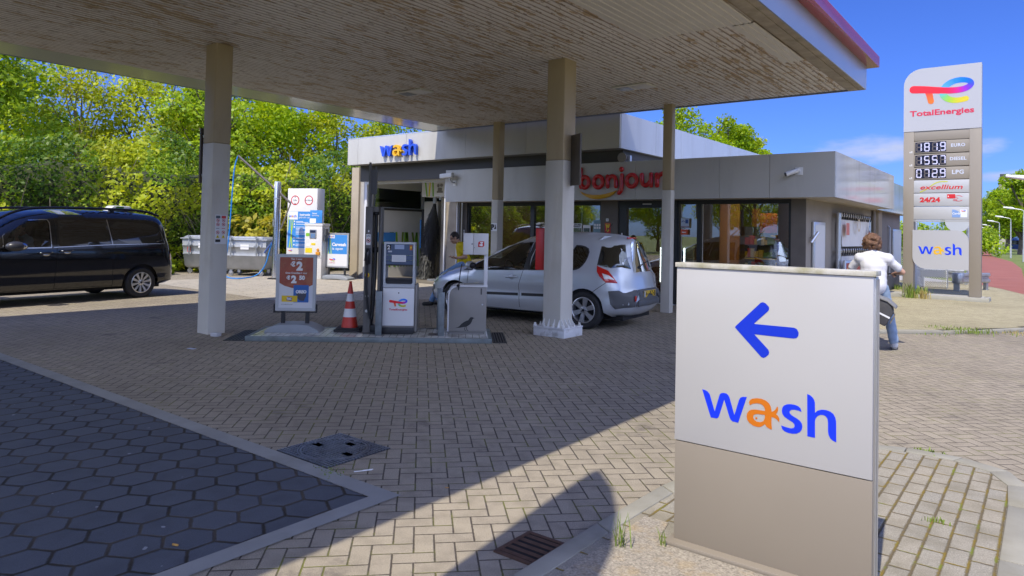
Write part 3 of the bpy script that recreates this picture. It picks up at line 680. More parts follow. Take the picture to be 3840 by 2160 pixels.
# door
mb = MB(); mb.box(-8.38,-6.84,15.12,15.28,2.25,2.425); mb.box(-8.38,-8.16,15.14,15.27,0,2.25); mb.box(-7.0,-6.84,15.14,15.27,0,2.25); mb.box(-8.16,-7.0,15.15,15.25,.02,.16)
dr = mb.build('sliding_door', DARKFRAME, bld)
mb = MB(); mb.box(-8.16,-7.0,15.2,15.208,.16,2.25); mb.build('pane', GLASS, dr)
mb = MB(); mb.box(-8.38,-6.84,15.05,15.45,-.02,.018); mb.build('threshold', ALU, dr)
mb = MB(); mb.box(-7.72,-7.49,15.112,15.12,2.33,2.35); mb.build('sensor_strip', PRINTWHITE, dr)
mb = MB(); mb.box(-8.29,-8.26,15.13,15.14,1.55,1.64); mb.box(-8.29,-8.26,15.13,15.14,.95,1.04); mb.build('door_sensor', PRINTWHITE, dr)
# interior shell
INW = M('shop_inner_wall', (.20,.12,.075), .7, var=.15, vscale=1.5)
mb = MB(); mb.box(-13.3,-4.25,21.4,21.5,0,2.9); mb.box(-13.46,-13.36,15.4,21.4,0,2.9); mb.build('inner_wall', INW, bld)
mb = MB(); mb.box(-13.3,-4.25,15.36,21.4,-.01,.012); mb.build('shop_floor', M('shop_floor_tiles', (.30,.26,.21), .35), bld)
mb = MB(); mb.box(-13.3,-4.25,15.36,21.4,2.75,2.8); mb.build('shop_ceiling', M('shop_ceiling_tiles', (.30,.28,.24), .8), bld)
LAMPP = M('lit_ceiling_panel', (.8,.7,.4), .5, emit=(1,.82,.38,4.2))
for (cx, cy) in ((-6.75,16.6),(-6.2,17.4),(-5.9,19.0),(-4.9,17.2),(-8.0,17.8),(-10.0,17.4),(-12.0,17.4),(-4.75,19.2)):
    mb = MB(); mb.box(cx-.30,cx+.30,cy-.30,cy+.30,2.735,2.749); mb.build('ceiling_lamp', LAMPP, bld)
for q in ((-5.02,-4.66,16.6,16.7,.0,2.74), (-7.0,-6.5,18.2,18.3,0,2.7), (-6.62,-6.42,19.6,19.7,0,2.4)): mb = MB(); mb.box(*q); mb.build('brown_partition', M('terracotta_panel', (.36,.15,.06), .6, var=.15, vscale=2), bld)
mb = MB(); mb.box(-5.3,-4.7,20.9,21.0,0,2.0); mb.build('white_door', M('pale_door', (.55,.55,.50), .5), bld)
def inside(name, label, cat, boxes, mat, parts=()):
    t = thing(name, label, cat, (boxes[0][0], boxes[0][2], 0)); ox, oy = boxes[0][0], boxes[0][2]
    mb = MB()
    for b in boxes: mb.box(b[0]-ox,b[1]-ox,b[2]-oy,b[3]-oy,b[4],b[5])
    mb.build('body', mat, t, bevel=.006)
    for pn, pbs, pm in parts:
        mb = MB()
        for b in pbs: mb.box(b[0]-ox,b[1]-ox,b[2]-oy,b[3]-oy,b[4],b[5])
        mb.build(pn, pm, t)
    return t
WOODL = M('counter_wood', (.38,.25,.13), .5, var=.15, vscale=6, stretch=(1,8,8))
sh_boxes = [(-6.75+.0,-5.15,19.4,19.85,.012,1.9)]
rnd = random.Random(3)
goods = {k: [] for k in range(5)}
for z_ in (.35,.7,1.05,1.4):
    xx = -6.7
    while xx < -5.2:
        w = rnd.uniform(.06,.14); goods[rnd.randrange(5)].append((xx,xx+w*.9,19.28,19.38,z_,z_+rnd.uniform(.12,.25))); xx += w
inside('shop_shelf', 'dark product shelf with packets and yellow price strips behind the right window', 'shelf', sh_boxes, M('shelf_dark', (.05,.05,.055), .5),
    [('price_strip', [(-6.0,-5.2,19.27,19.28,1.62,1.67),(-6.7,-5.2,19.27,19.28,1.0,1.03),(-6.7,-5.2,19.27,19.28,.66,.69)], PRINTYEL)] +
    [('goods', goods[k], M('goods_%d' % k, c, .5)) for k, c in enumerate([(.5,.06,.05),(.1,.2,.45),(.6,.55,.5),(.55,.4,.06),(.12,.25,.1)])])
inside('promotion_board', 'red and yellow promotion board hanging above the shop shelf', 'board', [(-6.2,-5.25,19.0,19.04,1.72,2.25)], M('promo_board', (.50,.07,.05), .5, dirt=(.6,.4,.05,5,.9)))
inside('shop_counter', 'brown wooden counter inside the right shop window', 'counter', [(-5.75,-5.05,16.8,17.4,.012,.82),(-5.9,-4.95,16.7,17.5,.82,.87)], WOODL)
inside('serving_table', 'higher wooden table behind the counter in the shop', 'table', [(-5.6,-5.0,18.4,18.9,1.05,1.11),(-5.55,-5.49,18.45,18.85,.012,1.05),(-5.1,-5.04,18.45,18.85,.012,1.05)], WOODL)
inside('drinks_fridge', 'glass drinks fridge with lit edges and bottles behind the sliding door', 'fridge', [(-7.85,-7.2,16.4,17.0,.012,.30),(-7.85,-7.2,16.95,17.0,.3,1.35)], M('fridge_grey', (.30,.31,.32), .4),
    [('light_strip', [(-7.85,-7.83,16.38,16.42,.42,1.30),(-7.22,-7.20,16.38,16.42,.42,1.30)], M('fridge_light', (.9,.9,1), .4, emit=(.85,.93,1,3.0))),
     ('bottles', [(-7.8+.07*i,-7.75+.07*i,16.6,16.66,.33+.25*j,.33+.25*j+.17) for i in range(8) for j in range(4)], M('bottle_blue', (.08,.14,.28), .3)),
     ('cans', [(-7.8+.07*i,-7.75+.07*i,16.58,16.6,.58,.72) for i in range(8)], M('can_red', (.5,.05,.05), .3)),
     ('rack', [(-7.83,-7.22,16.45,16.9,.31+.25*j,.32+.25*j) for j in range(4)], ALU)])
inside('coffee_cabinet', 'dark brown cabinet with a sloping top just inside the sliding door', 'cabinet', [(-8.7,-8.0,16.8,17.5,.012,.95)], M('cabinet_brown', (.16,.07,.04), .5))
# things on the glass and pier
def poster(name, label, cat, x0, x1, z0, z1, y, mat, extra=None):
    t = thing(name, label, cat, (x0, y, z0)); mb = MB(); mb.box(0, x1-x0, 0, .004, 0, z1-z0); mb.build('sheet', mat, t)
    if extra: extra(t, x1-x0, z1-z0)
    return t
def telstar(t, w, h):
    text('heading', 'TELSTAR', PRINTBLACK, t, w/2, h*.92, .042, y=-.004, wid=w*.9, bold=.002)
    text('subheading', 'FC EMMEN', PRINTBLACK, t, w/2, h*.81, .025, y=-.004, wid=w*.8, bold=.001)
    mb = MB(); mb.flat(rrect(.01,w-.01,h*.36,h*.73,.001), y=-.002); mb.build('photo_print', M('poster_photo_green', (.10,.15,.07), .5, dirt=(.6,.6,.58,18,.9)), t, fix=False)
    mb = MB()
    for k in range(4): mb.flat(rrect(.02,w*.55,h*(.06+.07*k),h*(.085+.07*k),.001), y=-.002)
    mb.build('small_print', PRINTBLACK, t, fix=False)
poster('match_poster', 'white football match poster with a group photo on the shop window', 'poster', -9.80, -9.43, 1.43, 1.86, 15.135, PRINTWHITE, telstar)
def p2x(t, w, h):
    mb = MB(); mb.flat(rrect(.02,w-.02,h*.25,h*.75,.001), y=-.002); mb.build('photo_print', M('poster_photo_dark', (.05,.09,.07), .5, dirt=(.5,.55,.5,20,.9)), t, fix=False)
poster('notice_poster', 'small white notice with a dark landscape photo on the shop window', 'poster', -9.39, -9.17, 1.52, 1.82, 15.135, PRINTWHITE, p2x)
def p3x(t, w, h):
    mb = MB()
    for i in range(3):
        for j in (0, 1, 4, 5): mb.flat(rrect(.015+.072*i,.07+.072*i,.03+.07*j,.085+.07*j,.002), y=-.002)
    mb.build('notes', PRINTWHITE, t, fix=False)
poster('notice_board', 'pale blue notice sheet with small white notes beside the brown pier', 'poster', -9.08, -8.865, 1.42, 1.95, 15.135, M('pale_blue_film', (.18,.32,.38), .4), p3x)
def arrow(t, w, h):
    mb = MB(); mb.flat([(.02,h-.02),(w-.02,h-.02),(w*.70,h*.28),(w*.84,h*.28),(w/2,.02),(w*.16,h*.28),(w*.3,h*.28)], y=-.002); mb.build('arrow_symbol', PRINTYEL, t, fix=False)
    mb = MB(); mb.flat(rrect(w*.40,w*.60,h*.33,h*.55,.004), y=-.004); mb.flat(rrect(w*.3,w*.7,h*.80,h*.87,.001), y=-.004); mb.build('marks', PRINTRED, t, fix=False)
poster('fire_arrow_sign', 'red sign with a yellow downward arrow on the brown pier', 'sign', -8.73, -8.57, 1.63, 1.88, 15.09, PRINTRED, arrow)
poster('alarm_button', 'small red alarm call point under the yellow arrow sign', 'alarm button', -8.73, -8.62, 1.47, 1.57, 15.06, PRINTRED, lambda t, w, h: MB().box(.03,w-.03,-.005,0,.03,.07).build('label_plate', PRINTWHITE, t))
poster('number_tag', 'small white number tag high on the brown pier', 'tag', -8.70, -8.63, 1.92, 1.99, 15.09, PRINTWHITE, lambda t, w, h: MB().box(.028,.042,-.003,0,.02,.05).build('digit', PRINTBLACK, t))
poster('number_tag', 'small white number tag on the grey wall between car wash and shop', 'tag', -13.42, -13.36, 1.50, 1.64, 15.11, PRINTWHITE, lambda t, w, h: MB().box(.022,.038,-.003,0,.06,.10).build('digit', PRINTBLACK, t))
def dogx(t, w, h):
    mb = MB(); mb.flat(circ(w/2,h/2,.075),[circ(w/2,h/2,.066)], y=-.002); stroke(mb, [(w*.25,h*.7),(w*.75,h*.28)], .006, y=-.003); mb.flat(rrect(w*.35,w*.65,h*.4,h*.6,.01), y=-.002); mb.build('dog_symbol', PRINTBLACK, t, fix=False)
t = thing('no_dogs_sticker', 'round white no dogs sticker on the sliding door', 'sticker', (-7.94, 15.185, 1.20)); mb = MB(); mb.flat(circ(.09,.09,.08), y=0, thick=.004); mb.build('disc', PRINTWHITE, t, fix=False); dogx(t, .18, .18)
def wx(t, w, h):
    mb = MB(); mb.flat(rrect(.11,.18,.10,.19,.01), y=-.002); stroke(mb, [(.02,.13),(.06,.16),(.09,.14)], .008, y=-.002); mb.build('symbol', M('print_navy', (.03,.09,.3), .4), t, fix=False)
    mb = MB()
    for k in range(7): mb.flat([(.005+.028*k,.005),(.02+.028*k,.005),(.03+.028*k,.04),(.015+.028*k,.04)], y=-.002)
    mb.build('stripes', M('print_maroon', (.25,.02,.05), .4), t, fix=False)
poster('screen_sign', 'pale blue contactless sign with a striped lower edge on the right window', 'sign', -6.75, -6.55, 1.79, 2.01, 15.135, M('pale_blue_print', (.5,.58,.66), .4), wx)
poster('red_notice', 'small orange red notice below the striped sign on the right window', 'sign', -6.75, -6.58, 1.63, 1.75, 15.135, M('orange_red_print', (.62,.08,.03), .4), lambda t, w, h: MB().box(.03,w-.04,-.002,0,.045,.065).build('line', PRINTWHITE, t))
poster('no_entry_sign', 'small white card in the lower right corner of the shop window', 'sign', -4.46, -4.38, .31, .38, 15.135, PRINTWHITE)
# car wash bay --------------------------------------------------------
BAYW = M('bay_white_wall', (.70,.70,.66), .5, var=.05, vscale=1.2, dirt=(.5,.48,.42,1.3,.4))
mb = MB(); mb.box(-18.15,-17.80,14.9,15.3,0,3.6); mb.build('bay_pilaster', M('beige_pilaster', (.46,.39,.29), .6, var=.06, vscale=2, dirt=(.3,.25,.2,1.5,.4)), bld)
mb = MB(); mb.box(-17.80,-17.50,14.98,15.3,0,3.6); mb.build('bay_pier', M('grey_beige_pier', (.42,.40,.37), .6, var=.05), bld)
mb = MB(); mb.box(-17.50,-17.39,14.9,15.1,0,3.6); mb.box(-17.39,-13.47,14.9,15.0,3.03,3.16); mb.box(-13.99,-13.95,14.9,15.05,0,3.03); mb.box(-13.50,-13.47,14.9,15.0,0,3.6)
mb.build('bay_door_frame', M('white_door_frame', (.70,.71,.74), .4), bld)
mb = MB(); mb.box(-17.39,-13.50,14.95,14.99,3.16,3.6); mb.build('bay_header', M('blue_grey_panel', (.16,.19,.24), .5, var=.06), bld)
mb = MB(); mb.box(-13.95,-13.50,14.95,15.1,0,3.03); mb.build('bay_column', M('dusty_column', (.34,.29,.22), .7, var=.15, vscale=3, dirt=(.2,.17,.13,2,.5)), bld)
for q in ((-17.52,-17.42,15.1,26.8,0,2.30), (-17.52,-17.42,15.1,26.8,2.95,3.5), (-13.9,-13.5,15.4,26.8,0,3.5)): mb = MB(); mb.box(*q); mb.build('bay_wall', BAYW, bld)
for k in range(5):
    y0 = 15.1+2.34*k; mb = MB(); mb.box(-17.50,-17.44,y0,y0+.12,2.30,2.95); mb.box(-17.50,-17.44,y0+.12,y0+2.34,2.30,2.34)
    f = mb.build('bay_window', M('window_white', (.6,.62,.65), .4), bld)
    mb = MB(); mb.box(-17.475,-17.467,y0+.12,y0+2.34,2.34,2.95); mb.build('pane', glass('clear_glass', (.9,.95,.9), .03), f)
mb = MB(); mb.box(-17.42,-17.38,15.1,26.8,2.24,2.31); mb.build('bay_rail', M('dark_rail', (.05,.045,.04), .5), bld)
mb = MB(); mb.box(-17.42,-13.9,26.7,26.8,3.1,3.5); mb.build('bay_rear_wall', BAYW, bld)
mb = MB(); mb.box(-17.42,-13.9,15.0,26.7,-.01,.016); mb.build('bay_floor', M('wet_bay_floor', (.24,.21,.17), .3, var=.2, vscale=1.5), bld)
gr = [MB(), MB()]; rg = random.Random(11)                              # printed grass blades along the left wall of the bay
y = 15.5
while y < 26:
    x0 = rg.uniform(-.12,.12); top = rg.uniform(-.16,.16); q = rg.randrange(2)
    gr[q].add([(-17.415,y+x0-.03,.35),(-17.415,y+x0+.03,.35),(-17.415,y+top+.05,1.52),(-17.415,y+top-.04,1.52)], [(0,1,2,3)])
    y += rg.uniform(.06,.20)
for q, mm in enumerate((PRINTGREEN, M('print_olive_green', (.20,.32,.03), .4))): gr[q].build('grass_print', mm, bld, fix=False)
bm_ = MB(); bm_.box(-17.414,-17.41,15.4,16.2,1.2,1.5); bm_.build('blue_print', PRINTBLUE, bld)
# wash gantry with brush
gz = thing('wash_gantry', 'white roll-over car wash gantry printed with green blades inside the bay', 'car wash machine', (-14.6, 16.5, 0))
mb = MB(); mb.box(-1.58,.62,-.35,.9,2.68,3.28); mb.build('head_cover', M('gantry_white', (.72,.74,.76), .4), gz, bevel=.02)
mb = MB(); mb.box(-2.0,-1.35,.2,.9,.02,2.56); mb.build('column', M('gantry_beige', (.50,.47,.40), .5, var=.05), gz, bevel=.02)
mb = MB(); mb.box(-1.04,-.56,.0,.9,.02,2.68); mb.build('column', M('gantry_beige', (.50,.47,.40)), gz, bevel=.02)
mb = MB(); mb.box(-2.11,-2.03,.2,.3,.02,2.30); mb.build('guide_strip', BLACK, gz)
mb = MB(); mb.box(-2.16,-2.115,.19,.32,1.0,1.95); mb.build('blue_strip', PRINTBLUE, gz)
mb = MB()
for (a, b, c_) in ((-1.36,-1.44,0),(-1.08,-1.10,0)): mb.prism([(a,2.685),(a+.06,2.685),(b+.04,3.27),(b-.02,3.27)], -.353, -.35)
mb.build('blade_print', PRINTGREEN, gz)
mb = MB(); mb.prism([(-1.27,2.69),(-1.21,2.69),(-1.16,3.27),(-1.22,3.27)], -.354, -.351); mb.build('yellow_blade', PRINTYEL, gz)
mb = MB(); mb.box(-.90,-.64,-.354,-.35,2.80,2.86); mb.box(-.86,-.68,-.354,-.35,2.86,2.96); mb.ball((-.84,-.35,3.03),(.06,.01,.06)); mb.ball((-.70,-.35,3.04),(.07,.01,.05)); mb.build('car_symbol', M('print_mid_grey', (.22,.22,.22), .5), gz)
mb = MB(); mb.tube([(-1.12,-.20,2.68),(-1.12,-.20,2.48)], .06, 10); mb.tube([(-.86,-.2,2.68),(-.86,-.2,2.58)], .05, 10); mb.tube([(-1.58,-.2,2.80),(-1.76,-.2,2.78)], .025, 6); mb.build('brush_drive', STEEL, gz)
# brush: thousands of hanging bristles
br = MB(); rb = random.Random(5)
for k in range(2600):
    a = rb.uniform(0,6.283); z0 = 2.48-2.28*rb.random()**.8; t_ = (2.48-z0)/2.28
    rad = (.10+.19*min(1,t_*4))*(.85+.25*rb.random()); ln = rb.uniform(.18,.38)
    lean = -.30*t_
    x0 = -1.12+lean+rad*.35*math.cos(a); y0 = -.20+rad*.35*math.sin(a); x1 = -1.12+lean-.05+rad*math.cos(a); y1 = -.20+rad*math.sin(a)
    w = .016; ca, sa = -math.sin(a)*w, math.cos(a)*w
    z1 = max(.03, z0-ln)
    br.add([(x0-ca,y0-sa,z0),(x0+ca,y0+sa,z0),(x1+ca*.5,y1+sa*.5,z1),(x1-ca*.5,y1-sa*.5,z1)], [(0,1,2,3)])
br.build('brush', M('brush_bristle', (.045,.045,.042), .6, var=.5, vscale=25), gz, fix=False)
mb = MB(); mb.tube([(-1.12,-.2,2.46),(-1.18,-.2,2.0),(-1.30,-.2,1.0),(-1.40,-.2,.25)], [.05,.11,.12,.10], 12); mb.build('brush_core', M('brush_core', (.015,.015,.015), .8), gz)
mb = MB(); mb.box(-1.0,-.3,-.6,-.3,.02,.07); mb.build('floor_guide', STEEL, gz)
# wall fittings
def camera_unit(label, loc, rotz, s=1.0, tilt=-.15):
    t = thing('security_camera', label, 'camera', loc, rotz, 'security cameras on the fascia')
    mb = MB(); mb.box(-.05*s,.05*s,-.012,0,-.07*s,.07*s); mb.build('mount_plate', WHITE, t, bevel=.003)
    mb = MB(); mb.tube([(0,-.01,0),(0,-.09*s,0),(-.05*s,-.12*s,.05*s),(-.06*s,-.12*s,.12*s)], .02*s, 8); mb.build('bracket', WHITE, t, smooth=True)
    mb = MB(); c, s_ = math.cos(tilt), math.sin(tilt)
    pts = rrect(-.05*s,.05*s,.11*s,.21*s,.015*s)
    L0, L1 = .10*s, -.26*s
    n = len(pts); vs = []
    for Lq in (L0, L1):
        for (yy, zz) in pts: vs.append((-.06*s+Lq*c, -.12*s+yy, zz+Lq*s_*-1))
    mb.add(vs, [tuple(range(n)), tuple(range(2*n-1,n-1,-1))] + [(i,(i+1)%n,n+(i+1)%n,n+i) for i in range(n)]); b = mb.build('housing', WHITE, t, smooth=40)
    mb = MB(); mb.box(-.06*s+L1*c-.004, -.06*s+L1*c+.002, -.12*s-.035*s,-.12*s+.035*s,.125*s+L1*s_*-1,.195*s+L1*s_*-1); mb.build('lens', BLACK, t)
    return t
camera_unit('cream boxy security camera at the left end of the shop fascia pointing left', (-13.22, 14.497, 2.95), 0, 1.25, -.06)
t = thing('security_camera', 'white tube security camera on the right end of the shop fascia', 'camera', (-3.98, 14.497, 2.93), 0, 'security cameras on the fascia')
mb = MB(); mb.box(-.07,.08,-.015,0,-.07,.09); mb.build('mount_plate', WHITE, t, bevel=.003)
mb = MB(); mb.tube([(0,-.01,.0),(-.03,-.09,.0)], .03, 10); mb.tube([(.02,-.06,.03),(-.19,-.20,-.06)], .045, 14); mb.build('housing', WHITE, t, smooth=40)
mb = MB(); mb.tube([(-.188,-.199,-.059),(-.20,-.207,-.064)], .04, 14); mb.build('lens', BLACK, t)
t = thing('horn_speaker', 'grey horn loudspeaker on the shop roof above the letter j', 'loudspeaker', (-7.92, 14.6, 3.31))
mb = MB(); mb.lathe([(.115,-.20),(.11,-.17),(.06,-.08),(.04,0),(.045,.02)], 20, (0,.02,.09), 'y'); mb.build('horn', M('horn_grey', (.30,.28,.25), .5), t, smooth=50)
mb = MB(); mb.lathe([(.095,-.185),(.03,-.10),(.0,-.10)], 20, (0,.02,.09), 'y'); mb.build('horn_mouth', M('horn_dark', (.05,.045,.04), .6), t, smooth=50)
mb = MB(); mb.lathe([(.06,0),(.065,.08),(.05,.1)], 14, (.06,.0,.10), 'y'); mb.box(.1,.13,-.02,.06,0,.15); mb.build('bracket', ALU, t)
t = thing('wall_light', 'small tilted wall light beside the white service panel', 'lamp', (-3.995, 15.45, 1.62)); mb = MB(); mb.tube([(0,0,0),(.10,-.05,.02)], .012, 6); mb.tube([(.05,-.10,-.10),(.16,.02,.12)], .035, 8); mb.build('fitting', ALU, t)
def sidepanel(label, y0, y1, z0, z1, name='wall_panel'):
    t = thing(name, label, 'panel', (-3.99, y0, z0), R(90)); mb = MB(); mb.box(0, y1-y0, -.05, 0, 0, z1-z0); mb.build('frame', ALU, t, bevel=.006)
    mb = MB(); mb.box(.06, y1-y0-.06, -.054, -.049, .06, z1-z0-.06); mb.build('panel', M('pale_panel_face', (.62,.63,.65), .35), t); return t
sidepanel('tall pale framed panel on the side wall nearest the shop corner', 15.55, 16.47, .2, 1.96)
sidepanel('tall pale framed panel on the annex wall by the grey pole', 24.9, 26.42, .70, 1.95)
# banner frame
t = thing('banner_frame', 'steel tube frame laced with a faded white advertising banner on the side wall', 'banner', (-3.86, 17.33, 0), R(90))
W_ = 3.38
mb = MB()
for xx in (0, W_): mb.tube([(xx,0,.10),(xx,0,2.20)], .055, 10)
for zz in (2.17, 1.33, .2): mb.tube([(0,0,zz),(W_,0,zz)], .05, 10)
mb.build('tube_frame', M('frame_tube', (.62,.63,.64), .3, .7), t, smooth=40)
def cloth(x0, x1, z0, z1, y, seed, parent, mat):
    mb = MB(); nx, nz = 40, 24; vs = []
    for j in range(nz+1):
        for i in range(nx+1):
            u, v = i/nx, j/nz; px, pz = x0+(x1-x0)*u, z0+(z1-z0)*v
            sag = .05*math.sin(3.14159*u)*(1-abs(2*v-1))*.5
            w = mnoise.noise(Vector((px*2.2+pz*1.6, pz*.8-px*.5, seed)))*.05 + mnoise.noise(Vector((px*6+pz*5, pz*2, seed+3)))*.018
            vs.append((px, y+w, pz-sag))
    mb.add(vs, [(j*(nx+1)+i, j*(nx+1)+i+1, (j+1)*(nx+1)+i+1, (j+1)*(nx+1)+i) for j in range(nz) for i in range(nx)])
    return mb.build('banner_cloth', mat, parent, smooth=True, fix=False)
BANN = M('banner_vinyl', (.66,.66,.68), .5, dirt=(.55,.40,.36,1.2,.35))
cloth(.22, W_-.12, 1.43, 2.06, -.02, 1.0, t, BANN); cloth(.15, W_-.9, .30, 1.20, -.02, 5.0, t, BANN)
mb = MB(); mb.flat(rrect(.30,.62,1.70,1.98,.01), y=-.10); mb.flat([(2.75,1.75),(3.0,1.85),(3.0,1.68)], y=-.10); mb.build('red_print', M('faded_red_print', (.58,.16,.13), .5), t, fix=False)
mb = MB(); mb.flat(circ(1.6,1.95,.16), [circ(1.6,1.95,.11)], y=-.11); mb.build('ring_print', M('faded_tan_print', (.52,.40,.25), .5), t, fix=False)
mb = MB(); mb.flat(circ(2.95,1.88,.10,12), [circ(2.95,1.88,.06,12)], y=-.10); mb.build('blue_print', M('faded_blue_print', (.15,.28,.5), .5), t, fix=False)
mb = MB()
for zz in (2.17, 1.33):
    for k in range(14):
        xx = .1+k*.24; mb.tube([(xx,-.07,zz+.05),(xx+.03,-.07,zz-.02),(xx+.01,-.06,zz-.10)], .013, 5)
mb.build('lacing', BLACK, t)
t = thing('poster_board', 'low red offer board standing under the banner by the side wall', 'sign', (-3.70, 17.15, 0), R(84))
mb = MB(); mb.box(0,1.2,-.03,.03,.25,1.12); mb.build('frame', ALU, t, bevel=.006); mb = MB(); mb.box(.06,1.14,-.036,-.03,.31,1.06); mb.build('sheet', M('offer_red', (.36,.05,.035), .4), t)
text('offer_text', '2 voor', PRINTWHITE, t, .55, .96, .10, y=-.04, bold=.004)
mb = MB(); mb.box(.1,.16,-.2,.2,.0,.06); mb.box(1.04,1.1,-.2,.2,.0,.06); mb.box(.1,.14,-.02,.02,.06,.26); mb.box(1.06,1.1,-.02,.02,.06,.26); mb.build('foot', BLACK, t)
LW = [(-0.0021,0.133),(0.0141,0.1313),(0.0274,0.1252),(0.0378,0.1134),(0.0645,0.0327),(0.0883,0.1186),(0.0948,0.1276),(0.1067,0.1317),(0.1223,0.1314),(0.1317,0.1255),(0.1381,0.1155),(0.1644,0.0322),(0.187,0.111),(0.1937,0.1225),(0.2047,0.1281),(0.2244,0.1301),(0.1837,-0.0011),(0.1564,-0.0001),(0.1474,0.0059),(0.1408,0.0157),(0.1123,0.1003),(0.0869,0.0144),(0.0822,0.0047),(0.0742,0.0005),(0.0447,0.0)]
LA = [(0.2393,0.0939),(0.2356,0.1055),(0.239,0.1168),(0.251,0.1263),(0.2725,0.1322),(0.2939,0.1332),(0.3152,0.1279),(0.3311,0.1172),(0.3391,0.1027),(0.3424,0.0887),(0.3436,0.0791),(0.3524,0.0838),(0.3627,0.0948),(0.3698,0.1097),(0.374,0.102),(0.3731,0.0886),(0.3643,0.0708),(0.3734,0.065),(0.38,0.053),(0.3797,0.0359),(0.3697,0.0459),(0.358,0.0525),(0.3436,0.055),(0.3434,0.0253),(0.3461,-0.0046),(0.3325,-0.0018),(0.3206,0.0039),(0.3125,0.0157),(0.3034,0.006),(0.2902,-0.0026),(0.2742,-0.0047),(0.2553,-0.0015),(0.2376,0.0087),(0.2274,0.0217),(0.2245,0.036),(0.227,0.0527),(0.2369,0.0665),(0.249,0.0732),(0.2651,0.0768),(0.3131,0.0778),(0.3103,0.0911),(0.3036,0.102),(0.2915,0.108),(0.2728,0.1081),(0.254,0.1026)]
LAH = [(0.312,0.0582),(0.3121,0.0515),(0.3109,0.0393),(0.3045,0.0275),(0.2899,0.0201),(0.2739,0.0201),(0.2617,0.0265),(0.2562,0.0376),(0.2574,0.0472),(0.2641,0.0538),(0.2788,0.0577),(0.3094,0.0585)]
LS = [(0.48,0.1027),(0.467,0.1061),(0.4494,0.1075),(0.4343,0.1044),(0.4263,0.0965),(0.4269,0.0875),(0.4359,0.0786),(0.4548,0.0703),(0.4724,0.0605),(0.4812,0.0492),(0.4844,0.0356),(0.4815,0.0209),(0.473,0.0077),(0.4581,-0.0016),(0.4405,-0.0057),(0.4203,-0.0054),(0.405,-0.0013),(0.3934,0.007),(0.3886,0.0231),(0.4098,0.0192),(0.4327,0.0175),(0.4453,0.0219),(0.4497,0.0305),(0.4481,0.0406),(0.44,0.0482),(0.4171,0.0584),(0.4017,0.0674),(0.3933,0.079),(0.3911,0.0917),(0.3928,0.1065),(0.3998,0.1181),(0.4138,0.1265),(0.4315,0.13),(0.4492,0.1298),(0.4643,0.1263),(0.4743,0.119)]
LH = [(0.5041,0.1888),(0.5157,0.1855),(0.5268,0.1778),(0.5342,0.1675),(0.5379,0.1553),(0.5389,0.1083),(0.5504,0.1205),(0.5672,0.1277),(0.5864,0.1292),(0.6031,0.1257),(0.6173,0.1169),(0.6257,0.102),(0.6294,0.0851),(0.6307,-0.0073),(0.6172,-0.0037),(0.6053,0.0053),(0.5981,0.019),(0.5956,0.0336),(0.5952,0.0764),(0.5927,0.0911),(0.5854,0.1012),(0.5746,0.1051),(0.5626,0.1035),(0.5506,0.0963),(0.5423,0.0846),(0.5388,0.0712),(0.54,-0.005),(0.5065,-0.0046)]
ARROW = [(-1.2323,1.1712),(-1.2282,1.1777),(-1.1082,1.3009),(-1.0976,1.305),(-1.0845,1.3003),(-1.0691,1.2849),(-1.0671,1.2756),(-1.0712,1.2652),(-1.1381,1.1987),(-1.1356,1.1962),(-0.9522,1.1968),(-0.9387,1.1912),(-0.9307,1.1759),(-0.9317,1.1619),(-0.9405,1.1493),(-0.9539,1.146),(-1.1374,1.1466),(-1.069,1.0796),(-1.0647,1.0683),(-1.0676,1.0572),(-1.0792,1.0451),(-1.0909,1.0382),(-1.1027,1.041),(-1.228,1.1655)]
# ================================================================== writing and emblems
def wash_logo(parent, x, z, width, y, depth=.002, blue=None, orange=None, one=False):
    k = width/.6307; blue = blue or BLUE; orange = orange or ORANGE
    T = lambda P: [(x+a*k, z+b*k) for a, b in P]
    sm = lambda P: T(P)
    for P in (LW, LS, LH): mb = MB(); mb.flat(sm(P), y=y, thick=depth); mb.build('letter', blue, parent)
    mb = MB(); mb.flat(sm(LA), [sm(LAH)], y=y, thick=depth); mb.flat(circ(x+.2715*k, z+.0363*k, .0054*k, 10), y=y, thick=depth)
    mb.build('fish_letter', orange, parent)
TLP = [(-3.0127,5.7737),(-2.7631,5.7483),(-2.4759,5.7023),(-2.1813,5.6617),(-1.9547,5.6522),(-1.7686,5.6809),(-1.6521,5.7637),(-1.6463,5.8365),(-1.7079,5.8952),(-1.8687,5.9332),(-2.0436,5.9149),(-2.1948,5.8396),(-2.2897,5.7153),(-2.3083,5.5972),(-2.2631,5.4876),(-2.1421,5.4007),(-1.9785,5.3697),(-1.8416,5.3858),(-1.7675,5.4021)]
TLR = [.105,.10,.09,.084,.082,.080,.072,.066,.068,.074,.078,.082,.088,.088,.084,.078,.074,.072,.072]
TLC = [(.85,.02,.03)]*3 + [(.82,.01,.05),(.65,.01,.22),(.28,.02,.62),(.08,.06,.80),(.02,.10,.85),(.0,.14,.90),(.0,.19,.90),(.03,.25,.88),(.07,.32,.85),(.10,.40,.72),(.13,.50,.55),(.20,.55,.15),(.35,.58,.03),(.60,.55,.02),(.68,.55,.02),(.68,.55,.02)]
def colormat():
    m = bpy.data.materials.new('rainbow_print'); m.use_nodes = True; nt = m.node_tree; p = nt.nodes['Principled BSDF']
    a = nt.nodes.new('ShaderNodeVertexColor'); a.layer_name = 'print'; nt.links.new(a.outputs[0], p.inputs['Base Color']); p.inputs['Roughness'].default_value = .35; return m
RAINBOW = colormat()
